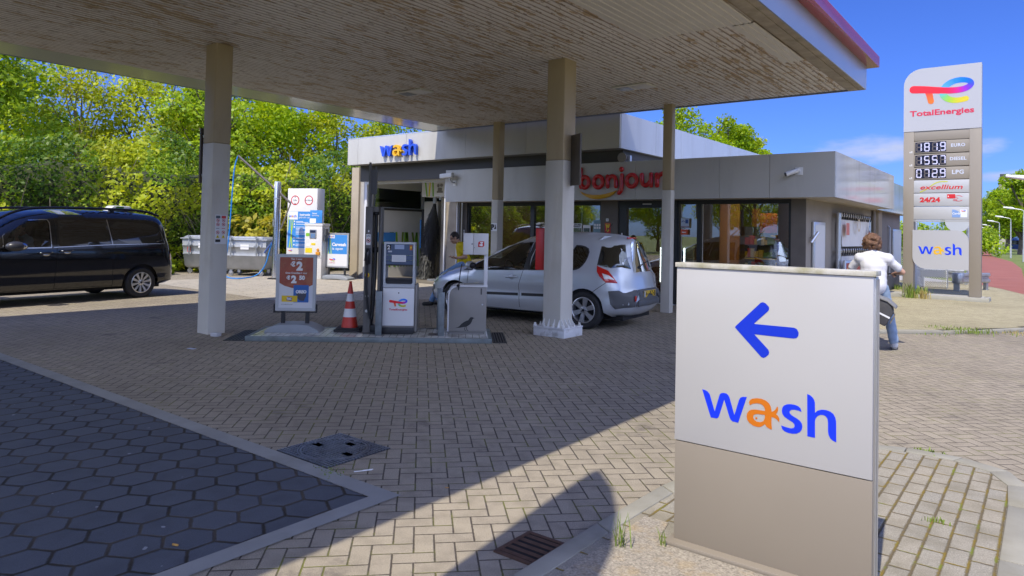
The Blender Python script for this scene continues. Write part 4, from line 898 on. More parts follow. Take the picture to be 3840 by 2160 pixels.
def energy_logo(parent, x, z, width, y, depth=.004):
    """the station's ribbon emblem: left end at x, axis height z"""
    k = width/1.56
    def interp(P, n=6):
        out = []
        for i in range(len(P)-1):
            for j in range(n): out.append(tuple(P[i][q]+(P[i+1][q]-P[i][q])*j/n for q in range(len(P[i]))))
        return out + [tuple(P[-1])]
    data = [(a, b, r, *c) for (a, b), r, c in zip(TLP, TLR, TLC)]
    data = smooth_poly(data, 2, closed=False)
    vs = []; fs = []; cs = []
    def put(data, yy):
        b0 = len(vs); n = len(data)
        for i, d in enumerate(data):
            p0 = data[max(i-1,0)]; p1 = data[min(i+1,n-1)]; t = Vector((p1[0]-p0[0], p1[1]-p0[1])).normalized(); nx, nz = -t.y, t.x
            for s in (1, -1):
                vs.append((x+(d[0]+nx*d[2]*s+3.118)*k, yy, z+(d[1]+nz*d[2]*s-5.7)*k)); cs.append(d[3:6])
        for i in range(n-1): fs.append((b0+2*i, b0+2*i+1, b0+2*i+3, b0+2*i+2))
        for (d, e) in ((data[0], data[1]), (data[-1], data[-2])):
            a0 = math.atan2(d[1]-e[1], d[0]-e[0]); c0 = len(vs); vs.append((x+(d[0]+3.118)*k, yy, z+(d[1]-5.7)*k)); cs.append(d[3:6])
            for q in range(9):
                a = a0-1.5708+3.14159*q/8; vs.append((x+(d[0]+d[2]*math.cos(a)+3.118)*k, yy, z+(d[1]+d[2]*math.sin(a)-5.7)*k)); cs.append(d[3:6])
            fs.extend((c0, c0+1+q, c0+2+q) for q in range(8))
    half = len(data)*10//19
    put(data[half-1:], y); put(data[:half+1], y-.0015)
    leg = [(-2.66,5.715,.10,.85,.03,.03),(-2.635,5.64,.085,.85,.06,.03),(-2.615,5.53,.076,.80,.13,.02),(-2.588,5.40,.074,.76,.17,.015)]
    put(smooth_poly(leg, 2, closed=False), y-.001)
    mb = MB(); mb.v = vs; mb.f = fs
    o = mb.build('ribbon_emblem', RAINBOW, parent, fix=False)
    ca = o.data.color_attributes.new('print', 'FLOAT_COLOR', 'POINT')
    for i, c in enumerate(cs): ca.data[i].color = (*c, 1)
    return o
def energy_sign(parent, x, z, width, y):
    energy_logo(parent, x, z, width, y)
    text('company_name', 'TotalEnergies', PRINTRED2, parent, x+width/2, z-.635*width/1.56, .155*width/1.56, y=y, wid=width*.98, bold=.006*width/1.56)

# ------------------------------------------------------------------ direction sign in the foreground
ds = thing('direction_sign', 'white and taupe car wash direction sign with a blue arrow in the foreground', 'sign', (0,0,0))
mb = MB(); mb.box(-1.543,-.617,3.42,3.445,.562,1.452); mb.build('white_face', M('sign_white_acrylic', (.47,.46,.45), .22, spec=.5, var=.02, vscale=.9, dirt=(.47,.46,.43,1.6,.4), stretch=(1,1,.15)), ds, bevel=.002)
mb = MB(); mb.box(-1.54,-.616,3.422,3.447,.05,.557); mb.build('taupe_face', TAUPE, ds, bevel=.002)
mb = MB(); mb.box(-1.535,-.612,3.447,3.512,.05,1.45); mb.build('sign_case', M('sign_case_grey', (.40,.385,.36), .3, .6, var=.05), ds, bevel=.002)
mb = MB(); mb.box(-.622,-.608,3.452,3.462,.05,1.44); mb.box(-.622,-.607,3.482,3.506,.05,1.44); mb.build('edge_profile', ALU, ds)
mb = MB(); mb.box(-1.55,-.606,3.412,3.53,1.454,1.4775); mb.build('cap', M('mossy_cap', (.56,.54,.48), .5, var=.1, vscale=12, dirt=(.27,.25,.10,7,.75), dpos=(.42,.62)), ds, bevel=.002)
mb = MB(); mb.box(-1.568,-.58,3.366,3.56,.034,.056); mb.build('plinth', TAUPE, ds, bevel=.003)
mb = MB(); mb.flat(ARROW, y=3.4185); mb.build('arrow', M('arrow_blue', (.004,.032,.56), .4), ds, fix=False)
wash_logo(ds, -1.394, .7083, .6307, 3.4183, .001, blue=M('wash_blue', (.004,.035,.78), .4), orange=M('wash_orange', (.60,.16,.004), .4))
# ------------------------------------------------------------------ letters on the building
lw = thing('car_wash_lettering', 'raised blue and yellow wash letters on the sunlit upper fascia', 'sign', (0,0,0))
def fascia_letters(): 
    wash_logo(lw, -15.92, 3.775, 1.53, 14.09, .095, blue=M('letter_blue', (.02,.09,.66), .3), orange=YELLOWL)
fascia_letters()
bj = thing('shop_lettering', 'puffy red bonjour letters on the shop fascia', 'sign', (0,0,0))
BR = {'b0':[(-9.06,3.17),(-9.046,2.734)],'n0':[(-8.316,2.97),(-8.306,2.732)],'n1':[(-8.300,2.886),(-8.265,2.95),(-8.19,2.98),(-8.12,2.955),(-8.088,2.885),(-8.081,2.732)],'j':[(-7.928,2.986),(-7.936,2.885),(-7.935,2.701),(-7.944,2.627),(-8.0,2.575)],'u0':[(-7.417,2.978),(-7.411,2.816),(-7.383,2.756),(-7.319,2.728),(-7.25,2.757),(-7.197,2.828)],'u1':[(-7.185,2.98),(-7.179,2.729)],'r0':[(-7.044,2.975),(-7.033,2.725)],'r1':[(-7.03,2.89),(-6.985,2.962),(-6.886,2.999)]}
mb = MB(); RR = .052
def puff(pts, r=RR):
    pts = curve_pts(pts, 2) if len(pts) > 2 else [tuple(pts[0][q]+(pts[1][q]-pts[0][q])*k/4 for q in (0,1)) for k in range(5)]
    b = len(mb.v); mb.tube([(x, 0, z) for x, z in pts], [r]*len(pts), 12)
    for e in (pts[0], pts[-1]): mb.ball((e[0],0,e[1]), (r*.995,r*.995,r*.995), 10, 6)
    for i in range(b, len(mb.v)): v = mb.v[i]; mb.v[i] = (v[0], 14.455+v[1]*.95, v[2])
for P in BR.values(): puff(P)
def ring(cx, cz, rx, rz):
    puff([(cx+rx*math.cos(6.283*k/20), cz+rz*math.sin(6.283*k/20)) for k in range(21)])
ring(-8.936, 2.848, .108, .130); ring(-8.565, 2.849, .122, .138); ring(-7.674, 2.852, .130, .138)
b = len(mb.v); mb.ball((-7.943,14.455,3.125), (.060,.05,.062), 14, 8)
mb.build('letters', M('letter_red', (.60,.012,.012), .22, coat=.5), bj, smooth=True, fix=False)
SM = [(-9.078,2.634),(-8.976,2.589),(-8.842,2.559),(-8.677,2.542),(-8.514,2.539),(-8.353,2.56),(-8.205,2.595),(-8.064,2.637),(-8.141,2.557),(-8.245,2.498),(-8.372,2.458),(-8.511,2.438),(-8.653,2.437),(-8.785,2.458),(-8.896,2.502),(-8.998,2.561)]
mb = MB(); mb.prism(SM, 14.43, 14.5); mb.build('smile', M('smile_yellow', (.72,.38,.01), .35), bj, bevel=.012)
# ------------------------------------------------------------------ price totem
tt = thing('price_totem', 'tall white and taupe price totem with fuel prices beside the sidewalk', 'sign', (0,0,0))
TY = 21.98
mb = MB(); mb.box(-3.24,-2.985,TY,TY+.32,.15,4.605); mb.box(-1.70,-1.435,TY,TY+.32,.15,4.605); mb.box(-2.985,-1.70,TY+.01,TY+.31,4.345,4.605); mb.build('taupe_frame', TAUPE2, tt, bevel=.004)
mb = MB(); mb.flat([(-3.24,4.61),(-1.435,4.61),(-1.435,6.335),(-2.79,6.335)] + [(-2.79+.45*math.cos(R(a)), 5.885+.45*math.sin(R(a))) for a in range(100,181,10)], y=TY-.01, thick=.33)
mb.build('white_head', M('totem_white', (.44,.44,.45), .3, var=.02, vscale=.5), tt)
mb = MB(); mb.box(-3.235,-1.44,TY+.33,TY+.34,.15,6.3); 
energy_sign(tt, -3.105, 5.70, 1.525, TY-.013)
rows = [4.345, 3.985, 3.62, 3.265, 2.905, 2.54, 2.17]
SEG = {'0':'abcdef','1':'bc','2':'abged','5':'afgcd','7':'abc','8':'abcdefg','9':'abcdfg'}
LED = M('led_segment', (.8,.8,1), .4, emit=(.72,.70,1.0,.45)); LEDOFF = M('led_off', (.10,.085,.08), .6)
for i, (digits, nm) in enumerate((('1819','EURO'),('1557','DIESEL'),('0729','LPG'))):
    z0, z1 = rows[i+1]+.012, rows[i]-.012
    mb = MB(); mb.box(-2.985,-1.70,TY+.02,TY+.30,z0,z1); pnl = mb.build('price_row', TAUPE2, tt, bevel=.003)
    mb = MB(); mb.box(-2.955,-2.228,TY+.012,TY+.021,z0+.035,z1-.03); mb.build('display', M('led_display', (.012,.014,.03), .2), pnl)
    on, off = MB(), MB()
    for k, d in enumerate(digits):
        cx = -2.865+.187*k; cz = (z0+z1)/2+.003; w, h = .052, .105
        S = {'a':[(cx-w*.8,cz+h),(cx+w*.8,cz+h)],'b':[(cx+w,cz+h*.85),(cx+w,cz+.015)],'c':[(cx+w,cz-.015),(cx+w,cz-h*.85)],'d':[(cx-w*.8,cz-h),(cx+w*.8,cz-h)],'e':[(cx-w,cz-.015),(cx-w,cz-h*.85)],'f':[(cx-w,cz+h*.85),(cx-w,cz+.015)],'g':[(cx-w*.8,cz),(cx+w*.8,cz)]}
        for s_, P in S.items():
            if s_ in SEG[d]:
                L_ = math.hypot(P[1][0]-P[0][0], P[1][1]-P[0][1]); n_ = max(3, int(L_/.016)); sx = .008 if s_ in 'bcef' else 0; sz = .008 - sx
                for q in range(n_+1):
                    px, pz = P[0][0]+(P[1][0]-P[0][0])*q/n_, P[0][1]+(P[1][1]-P[0][1])*q/n_
                    for sg in (-1, 1): on.flat(rrect(px+sx*sg-.0055,px+sx*sg+.0055,pz+sz*sg-.0055,pz+sz*sg+.0055,.001,1), y=TY+.0095)
            else: stroke(off, P, .016, y=TY+.0105, n=3)
    on.box(-2.40,-2.38,TY+.009,TY+.011,z0+.045,z0+.065); on.build('lit_digits', LED, pnl, fix=False); off.build('unlit_segment_pattern', LEDOFF, pnl, fix=False)
    text('fuel_name', nm, GREYTXT, pnl, -1.96, (z0+z1)/2+.02, .085 if nm != 'LPG' else .11, y=TY+.017, bold=.004, space=1.1)
    text('unit', 'c/l', PRINTWHITE, tt, -3.06, z0+.045, .055, y=TY-.003, bold=.001)
WROW = M('totem_white_row', (.44,.44,.435), .3, var=.02)
for i in (3, 4, 5):
    mb = MB(); mb.box(-2.985,-1.70,TY+.012,TY+.30,rows[i+1]+.008,rows[i]-.008); rw = mb.build('white_row', WROW, tt, bevel=.003)
    zc = (rows[i]+rows[i+1])/2
    if i == 3:
        text('brand_word', 'excellium', PRINTRED, rw, -2.35, zc-.02, .125, y=TY+.008, wid=.98, shear=.22, bold=.002)
        mb = MB(); P = [(-2.83,zc-.15),(-2.68,zc-.08),(-2.5,zc+.08),(-2.36,zc+.13),(-2.2,zc+.125)]; stroke(mb, curve_pts(P, 3), .013, y=TY+.0085, n=4); mb.build('swoosh', M('swoosh_olive', (.50,.50,.03), .4), rw, fix=False)
    elif i == 4:
        text('hours', '24/24', PRINTRED, rw, -2.60, zc, .125, y=TY+.008, wid=.48, bold=.008)
        mb = MB(); mb.flat(rrect(-2.20,-2.015,zc+.03,zc+.145,.004), y=TY+.008)
        for P in ([(-2.08,zc+.09),(-1.98,zc+.10),(-1.92,zc+.11),(-1.86,zc+.075)],[(-2.09,zc+.065),(-2.02,zc+.06),(-1.95,zc+.03)],[(-2.06,zc+.0),(-1.98,zc+.0),(-1.975,zc-.03),(-2.06,zc-.03)],[(-1.98,zc-.04),(-1.92,zc-.045),(-1.86,zc-.02)]): stroke(mb, curve_pts(P, 2), .006, y=TY+.0075, n=4)
        mb.build('card_hand_symbol', PRINTRED, rw, fix=False)
        mb = MB(); mb.flat([(-2.185,zc+.085),(-2.165,zc+.11),(-2.165,zc+.06)], y=TY+.0075); mb.build('card_arrow', PRINTWHITE, rw, fix=False)
    else:
        mb = MB(); mb.flat([(-2.085,zc-.11),(-1.90,zc-.11),(-1.89,zc-.02),(-1.95,zc+.06),(-2.03,zc+.095),(-2.085,zc+.10)], y=TY+.008); mb.build('cards_badge', M('card_blue', (.20,.32,.58), .4), rw, fix=False)
        mb = MB(); mb.flat(rrect(-1.905,-1.745,zc-.108,zc+.098,.004), y=TY+.0086); mb.build('badge_white', M('card_pale', (.70,.73,.80), .4), rw, fix=False)
        text('cards_text', 'Cards', PRINTWHITE, rw, -1.99, zc-.005, .055, y=TY+.006, bold=.001)
        energy_logo(rw, -1.885, zc+.06, .11, TY+.006)
mb = MB(); mb.box(-2.985,-1.70,TY+.012,TY+.30,2.13,2.16); mb.build('lower_rail', WROW, tt)
mb = MB(); mb.flat(rrect(-3.0,-1.70,.845,1.895,(.32,.003,.30,.003),8), y=TY-.05, thick=.10); wp = mb.build('car_wash_panel', M('totem_white'), tt)
wash_logo(wp, -2.86, 1.245, 1.0, TY-.053, .002, orange=YELLOWL)
pl_ = thing('totem_plinth', 'low grey concrete planter kerb filled with gravel under the price totem', 'plinth', (0,0,0))
mb = MB(); mb.box(-3.85,-1.24,21.68,21.80,.03,.155); mb.box(-1.36,-1.24,21.80,22.45,.03,.155); mb.box(-3.85,-1.36,22.36,22.45,.03,.155); mb.box(-3.85,-3.74,21.8,22.36,.03,.155); mb.build('kerb_blocks', M('plinth_concrete', (.36,.35,.30), .85, var=.12, vscale=4, bump=.2, bscale=90, dirt=(.34,.31,.14,2.2,.6)), pl_, bevel=.006)
mb = MB(); mb.box(-3.73,-1.37,21.81,22.35,.03,.145); mb.build('gravel_fill', M('pale_gravel', (.42,.41,.39), .9, var=.45, vscale=60, bump=1, bscale=80), pl_)
# ================================================================== fuel island
IA = R(41.5555); IO = Vector((-8.966, 5.5345, 0)); IE1 = Vector((math.cos(IA), math.sin(IA), 0)); IE2 = Vector((-math.sin(IA), math.cos(IA), 0))
def ipos(u, v, z=0.0): p = IO + IE1*u + IE2*v; return (p.x, p.y, z)
IZ = .065
il = thing('fuel_island', 'tiled fuel island platform with a green-grey steel rim', 'island', ipos(0,0), IA)
def tilemat():
    m, nt, p, mth, mix, noise, remap, coords, white, bump = nodemat('island_tiles')
    obj, x, y = coords(0, 1)
    gx = mth('FRACT', mth('DIVIDE', x, .10)); gy = mth('FRACT', mth('DIVIDE', y, .20))
    d = mth('MINIMUM', mth('MULTIPLY', mth('MINIMUM', gx, mth('SUBTRACT', 1.0, gx)), .10), mth('MULTIPLY', mth('MINIMUM', gy, mth('SUBTRACT', 1.0, gy)), .20))
    jm = remap(d, .0015, .004, 1.0, 0.0)
    c = mix(remap(noise(obj, 1.8, 6), .48, .62), (.62,.63,.60), (.30,.29,.27)); c = mix(mth('MULTIPLY', remap(noise(obj, 5, 6), .5, .66), .7), c, (.20,.19,.18)); c = mix(jm, c, (.04,.035,.03))
    nt.links.new(c, p.inputs['Base Color']); p.inputs['Roughness'].default_value = .22; return m
mb = MB(); mb.box(.05,3.43,.05,1.02,-.02,IZ); mb.build('tiled_top', tilemat(), il)
mb = MB(); mb.box(-.0,3.48,0,.05,-.02,IZ+.003); mb.box(0,3.48,1.02,1.07,-.02,IZ+.003); mb.box(0,.05,.05,1.02,-.02,IZ+.003); mb.box(3.43,3.48,.05,1.02,-.02,IZ+.003)
mb.build('steel_rim', M('rim_green_grey', (.17,.20,.20), .5, .4, var=.2, vscale=6, dirt=(.10,.09,.07,4,.6)), il, bevel=.004)
mb = MB(); mb.box(2.55,2.72,.28,.50,IZ,IZ+.006); mb.build('floor_cover', M('hatch_brown', (.10,.085,.075), .6), il)
def grate(name, label, loc, rotz, w, d, mat, nb, depth=.05, group=None, along='x'):
    t = thing(name, label, 'drain', loc, rotz, group); mb = MB(); e = .02
    mb.box(0,w,0,e,-depth,.008); mb.box(0,w,d-e,d,-depth,.008); mb.box(0,e,e,d-e,-depth,.008); mb.box(w-e,w,e,d-e,-depth,.008); mb.build('frame', mat, t)
    mb = MB()
    for k in range(nb):
        if along == 'x': y = e+(d-2*e)*(k+.5)/nb; q = (d-2*e)/nb*.27; mb.box(e,w-e,y-q,y+q,-depth*.6,.005)
        else: x = e+(w-2*e)*(k+.5)/nb; q = (w-2*e)/nb*.27; mb.box(x-q,x+q,e,d-e,-depth*.6,.005)
    mb.build('bars', mat, t); mb = MB(); mb.box(e,w-e,e,d-e,.0015,.003); mb.build('pit_shade_plate', M('pit_shade_black', (.006,.006,.006), .9), t)  # flat black plate stands in for the shade of the pit
    return t
GRM = M('dark_cast_iron', (.06,.058,.055), .55, .5, var=.3, vscale=15)
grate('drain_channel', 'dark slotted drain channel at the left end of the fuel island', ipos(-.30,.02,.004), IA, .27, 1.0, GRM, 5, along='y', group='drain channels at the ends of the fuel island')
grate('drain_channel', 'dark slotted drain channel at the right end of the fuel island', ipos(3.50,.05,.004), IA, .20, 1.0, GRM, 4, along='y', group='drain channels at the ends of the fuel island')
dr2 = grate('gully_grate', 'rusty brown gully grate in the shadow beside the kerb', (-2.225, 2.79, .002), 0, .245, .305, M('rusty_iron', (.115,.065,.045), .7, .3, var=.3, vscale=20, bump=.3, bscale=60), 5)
mh = thing('manhole_cover', 'square cast iron manhole with a round studded lid in the brick paving', 'manhole cover', (-4.43, 3.015, 0))
mb = MB(); mb.box(0,.58,0,.57,-.02,.003); mb.build('base_plate', M('manhole_dark', (.03,.035,.045), .6, .3), mh)
STUD = M('manhole_steel', (.24,.26,.30), .36, .75, var=.25, vscale=14, dirt=(.10,.065,.05,4,.6))
mb = MB(); lid = MB(); n_ = 21
for i in range(n_):
    for j in range(n_):
        x, y = .58*(i+.5)/n_, .57*(j+.5)/n_; r_ = math.hypot(x-.29, y-.285); q = .0098
        if .222 < r_ < .268: continue
        if r_ < .222 and ((.08 < x < .17 and .25 < y < .31) or (.41 < x < .50 and .25 < y < .31) or (.25 < x < .33 and .40 < y < .46)): continue
        (lid if r_ < .24 else mb).box(x-q,x+q,y-q,y+q,.003,.009)
mb.build('frame_studs', STUD, mh)
lid.lathe([(.228,.003),(.228,.011),(.244,.011),(.244,.003)], 48, (.29,.285,0)); lid.lathe([(.250,.003),(.250,.011),(.262,.011),(.262,.003)], 48, (.29,.285,0)); lid.build('round_lid', STUD, mh)
def bollard(label, u, v, h=.705):
    t = thing('bollard', label, 'bollard', ipos(u, v, IZ), IA, 'galvanised bollards on the fuel island'); mb = MB()
    mb.box(0,.088,0,.012,0,h-IZ); mb.box(0,.012,.012,.075,0,h-IZ); mb.box(.076,.088,.012,.075,0,h-IZ); mb.build('steel_profile', M('worn_galvanised', (.20,.225,.235), .5, .6, var=.25, vscale=10, dirt=(.32,.34,.36,9,.5)), t, bevel=.003)
bollard('galvanised bollard in front of the fuel dispenser', 1.779, .25); bollard('galvanised bollard in front of the grey service cabinet', 2.692, .245); bollard('galvanised bollard at the back of the island beside the service cabinet', 2.648, .885)
# LPG post ------------------------------------------------------------
lp = thing('lpg_dispenser', 'tall dark grey LPG post with a hanging nozzle and black hoses', 'pump', ipos(1.58, .385, IZ), IA)
GREYP = M('pump_dark_grey', (.135,.128,.12), .45, var=.06, vscale=4)
mb = MB(); mb.box(0,.105,0,.34,.02,1.88); mb.box(.195,.24,.02,.30,.5,1.88); mb.box(.105,.195,.02,.30,1.80,1.88); mb.build('post', GREYP, lp, bevel=.006)
mb = MB(); mb.box(-.005,.235,-.0,.34,-.0,.02); mb.box(.10,.24,.03,.32,.02,.12); mb.build('base', BLACK, lp, bevel=.004)
mb = MB(); mb.box(.018,.085,-.004,0,1.31,1.47); lb = mb.build('notice', PRINTWHITE, lp)
text('lpg_text', 'LPG', PRINTBLACK, lb, .052, 1.445, .026, y=-.006, wid=.05)
mb = MB(); mb.flat(circ(.052,1.375,.030),[circ(.052,1.375,.023)], y=-.0055); stroke(mb, [(.034,1.392),(.07,1.358)], .0035, y=-.006); mb.build('no_smoking_symbol', PRINTRED, lb, fix=False)
mb = MB(); mb.box(.04,.064,-.006,-.0055,1.365,1.385); mb.build('cigarette_mark', PRINTBLACK, lb)
mb = MB(); mb.flat([(.053,1.535),(.068,1.518),(.053,1.50),(.038,1.518)], y=-.003); mb.build('diamond_mark', PRINTWHITE, lp, fix=False)
mb = MB(); mb.box(.012,.092,-.006,.0,1.03,1.27); hol = mb.build('holster', M('holster_black', (.012,.012,.013), .35), lp, bevel=.004)
mb = MB(); mb.tube([(.055,-.05,1.24),(.05,-.09,1.20),(.048,-.08,1.12),(.05,-.05,1.02)], [.028,.034,.03,.022], 10); mb.tube([(.03,-.07,1.2),(.02,-.10,1.08)], .012, 6); mb.build('nozzle', M('nozzle_black', (.025,.025,.028), .25), hol, smooth=50)
mb = MB(); mb.tube(curve_pts([(.05,-.05,1.03),(.045,-.06,.85),(.05,-.05,.55),(.09,-.03,.28),(.13,-.03,.2),(.15,.0,.5),(.15,.05,1.5),(.155,.06,1.78)], 3), .017, 7); mb.tube(curve_pts([(.15,.1,1.78),(.16,.1,1.0),(.13,.06,.25),(.10,.10,.12)], 3), .022, 7); mb.tube([(.15,.08,1.2),(.15,.08,1.28)], .045, 10); mb.tube([(.15,.08,1.76),(.15,.08,1.80)], .05, 10); mb.build('hose', M('hose_black', (.015,.015,.016), .5), lp, smooth=True)
mb = MB(); mb.lathe([(.0,-.014),(.03,-.014),(.036,0)], 16, (.048,0,.865), 'y'); mb.build('emergency_ring', PRINTYEL, lp); mb = MB(); mb.lathe([(0,-.03),(.018,-.028),(.02,-.014)], 12, (.048,0,.865), 'y'); mb.build('emergency_button', PRINTRED, lp)
mb = MB(); mb.lathe([(.0,-.006),(.022,-.006),(.026,0)], 16, (.05,0,.555), 'y'); mb.lathe([(0,-.005),(.02,-.005),(.022,0)], 16, (.05,0,.335), 'y'); mb.build('round_cap', ALU, lp)
mb = MB(); mb.tube(curve_pts([(.02,.3,1.87),(.03,.32,2.25),(.06,.32,2.35)], 2), .022, 6); mb.box(.03,.12,.28,.36,2.08,2.45); mb.tube([(.10,.30,2.5),(.09,.30,1.9)], .012, 6); mb.build('hose_retractor', M('retractor_grey', (.11,.11,.115), .5), lp)
mb = MB(); mb.tube([(.02,.25,1.88),(.02,.25,2.56)], .018, 6); mb.build('retractor_mast', GREYP, lp)
# dispenser ------------------------------------------------------------
fd = thing('fuel_dispenser', 'fuel dispenser number 2 with a see-through screen section and white lower door', 'pump', ipos(1.866, .375, IZ), IA)
z = lambda q: q-IZ
mb = MB(); mb.box(-.005,.462,0,.40,0,.10); mb.build('plinth', BLACK, fd, bevel=.004)
mb = MB(); mb.box(0,.46,.0,.40,.10,z(.185)); mb.build('skirt', M('skirt_grey', (.20,.19,.18), .45), fd, bevel=.004)
mb = MB(); mb.box(.0,.46,.0,.035,z(.19),z(.745)); dd = mb.build('lower_door', M('pump_white', (.74,.74,.74), .32), fd, bevel=.006)
mb = MB(); mb.flat(circ(.232,z(.675),.010), y=-.002); mb.build('door_lock', PRINTBLACK, dd, fix=False)
energy_sign(dd, .092, z(.538), .275, -.002)
mb = MB(); mb.box(.005,.455,.036,.40,z(.19),z(.745)); mb.build('lower_case', M('pump_case_taupe', (.26,.245,.225), .45), fd, bevel=.02)
mb = MB(); mb.box(.455,.50,.06,.44,.02,z(.80)); mb.build('side_cover', M('pump_case_taupe'), fd, bevel=.03)
SLV = M('pump_silver', (.50,.52,.55), .35, .6)
mb = MB(); fo = rrect(0,.46,z(.752),z(1.425),.006); fi = rrect(.03,.43,z(.805),z(1.398),(.03,.03,.004,.004))
mb.flat(fo, [fi], y=0, thick=.34); mb.build('screen_frame', SLV, fd)
mb = MB(); mb.box(-.045,-.005,.06,.30,.05,z(1.39)); mb.build('nozzle_column', M('nozzle_column_blue', (.06,.075,.10), .4), fd, bevel=.01)
mb = MB(); mb.box(.03,.43,.02,.03,z(1.235),z(1.398)); mb.box(.03,.43,.012,.02,z(1.16),z(1.23)); mb.box(.03,.43,.03,.04,z(1.09),z(1.155)); mb.build('display_panel', M('display_slate_blue', (.085,.125,.22), .3), fd)
mb = MB(); mb.box(.03,.43,.02,.28,z(1.075),z(1.095)); mb.box(.03,.43,.02,.28,z(.865),z(.885)); mb.box(.03,.43,.05,.055,z(.805),z(.865)); mb.build('shelf_edge', BLACK, fd)
mb = MB(); mb.box(.035,.10,.010,.019,z(1.31),z(1.385)); nb_ = mb.build('number_plate', PRINTBLACK, fd); text('number', '2', PRINTWHITE, nb_, .067, z(1.348), .06, y=.006, bold=.003)
mb = MB(); mb.box(.155,.295,.014,.019,z(1.322),z(1.39)); mb.build('label_sheet', M('pale_blue_label', (.42,.50,.68), .5), fd)
mb = MB(); mb.box(.118,.325,.004,.011,z(1.135),z(1.235)); ls = mb.build('notice_sheet', PRINTWHITE, fd)
mb = MB()
for k in range(5): mb.box(.135,.305,.003,.004,z(1.155+.015*k),z(1.158+.015*k))
mb.build('text_lines', M('print_pale_grey', (.45,.47,.52), .5), ls)
mb = MB(); mb.box(.06,.115,.014,.019,z(1.275),z(1.298)); mb.build('small_label', GREYTXT, fd)
mb = MB(); mb.box(.375,.415,.014,.019,z(1.31),z(1.385)); sk = mb.build('warning_label', M('label_orange_red', (.60,.17,.03), .4), fd); mb = MB(); mb.flat(circ(.395,z(1.35),.014,10), y=.012); mb.build('flame_mark', PRINTYEL, sk, fix=False)
# service cabinet -------------------------------------------------------
cb = thing('service_cabinet', 'grey service cabinet with a black bird emblem and a white towel box on its post', 'cabinet', ipos(2.82, .445, IZ), IA)
mb = MB(); mb.prism([(.02,.04),(.585,.04),(.585,.708),(.14,.708),(.09,.695),(.05,.665),(.03,.62),(.02,.56)], .012, .42); bdy = mb.build('body', M('cabinet_taupe', (.265,.25,.228), .42, var=.03, vscale=5), cb, bevel=.008)
mb = MB(); outl = [(0,.04),(.022,.04),(.022,.56),(.032,.62),(.054,.663),(.095,.693),(.142,.708),(.592,.708),(.596,.731),(.14,.731),(.085,.718),(.04,.688),(.012,.64),(0,.57)]
mb.prism(outl, -.004, .43); mb.build('white_edge', M('cabinet_white', (.72,.72,.73), .35), cb, bevel=.004)
mb = MB(); mb.box(.03,.56,.03,.38,0,.04); mb.build('foot', M('cabinet_foot', (.19,.18,.165), .5), cb)
BIRD = [(.150,.085),(.19,.098),(.215,.115),(.245,.150),(.275,.172),(.315,.195),(.345,.205),(.365,.235),(.378,.248),(.40,.252),(.415,.247),(.425,.240),(.443,.237),(.424,.232),(.412,.222),(.405,.205),(.395,.175),(.375,.145),(.345,.122),(.318,.108),(.285,.102),(.25,.096),(.225,.092)]
mb = MB(); mb.flat([(x-.03, z_+.005) for x, z_ in BIRD], y=.0095)
for P in ([(.275,.112),(.262,.085),(.268,.06),(.282,.056)],[(.295,.112),(.292,.085),(.30,.062),(.315,.056)]): stroke(mb, P, .004, y=.0095, n=4)
mb.build('bird_emblem', PRINTBLACK, bdy, fix=False)
mb = MB(); mb.flat(rrect(.492,.512,.595,.69,.008), y=.0095); mb.build('door_handle', M('handle_dark', (.08,.075,.07), .4), bdy, fix=False); mb = MB(); mb.lathe([(0,-.006),(.012,-.006),(.013,.0)], 12, (.522,.012,.445), 'y'); mb.build('lock', ALU, bdy)
mb = MB(); mb.box(.24,.54,.06,.36,.731,.745); mb.build('basin_lid', M('basin_steel', (.36,.35,.33), .3, .5), cb, bevel=.004)
mb = MB(); mb.box(.535,.592,.05,.10,.731,1.2); mb.build('post', M('cabinet_white'), cb, bevel=.006)
mb = MB(); mb.box(.215,.365,-.04,.22,z(1.26),z(1.582)); mb.box(.369,.592,-.04,.22,z(1.26),z(1.582)); bx = mb.build('towel_box', M('box_offwhite', (.70,.69,.68), .35), cb, bevel=.006)
mb = MB(); mb.lathe([(0,-.008),(.010,-.008),(.011,0)], 12, (.348,-.04,1.355), 'y'); mb.lathe([(0,-.004),(.006,-.004),(.006,0)], 10, (.226,-.04,1.255), 'y'); mb.lathe([(0,-.004),(.006,-.004),(.006,0)], 10, (.385,-.04,1.30), 'y'); mb.build('lock', M('lock_steel', (.2,.2,.2), .3, .8), bx)
mb = MB(); mb.flat(rrect(.438,.528,z(1.377),z(1.463),(.003,.03,.003,.03)), y=-.0425); rb_ = mb.build('red_emblem', PRINTRED, bx, fix=False)
mb = MB(); mb.flat(rrect(.470,.505,z(1.39),z(1.425),.008), y=-.044); mb.flat([(.462,z(1.452)),(.515,z(1.452)),(.50,z(1.43)),(.478,z(1.43))], y=-.044)
for q in range(3): stroke(mb, [(.468,z(1.397+.009*q)),(.458,z(1.399+.009*q))], .003, y=-.044, n=3)
mb.build('hand_symbol', PRINTWHITE, rb_, fix=False)
mb = MB(); mb.tube(curve_pts([(.16,-.02,.66),(.17,-.03,.85),(.20,-.0,1.05)], 2), .008, 6); mb.tube([(.14,.0,.73),(.165,-.02,.72)], .02, 6); mb.build('squeegee', BLACK, cb)
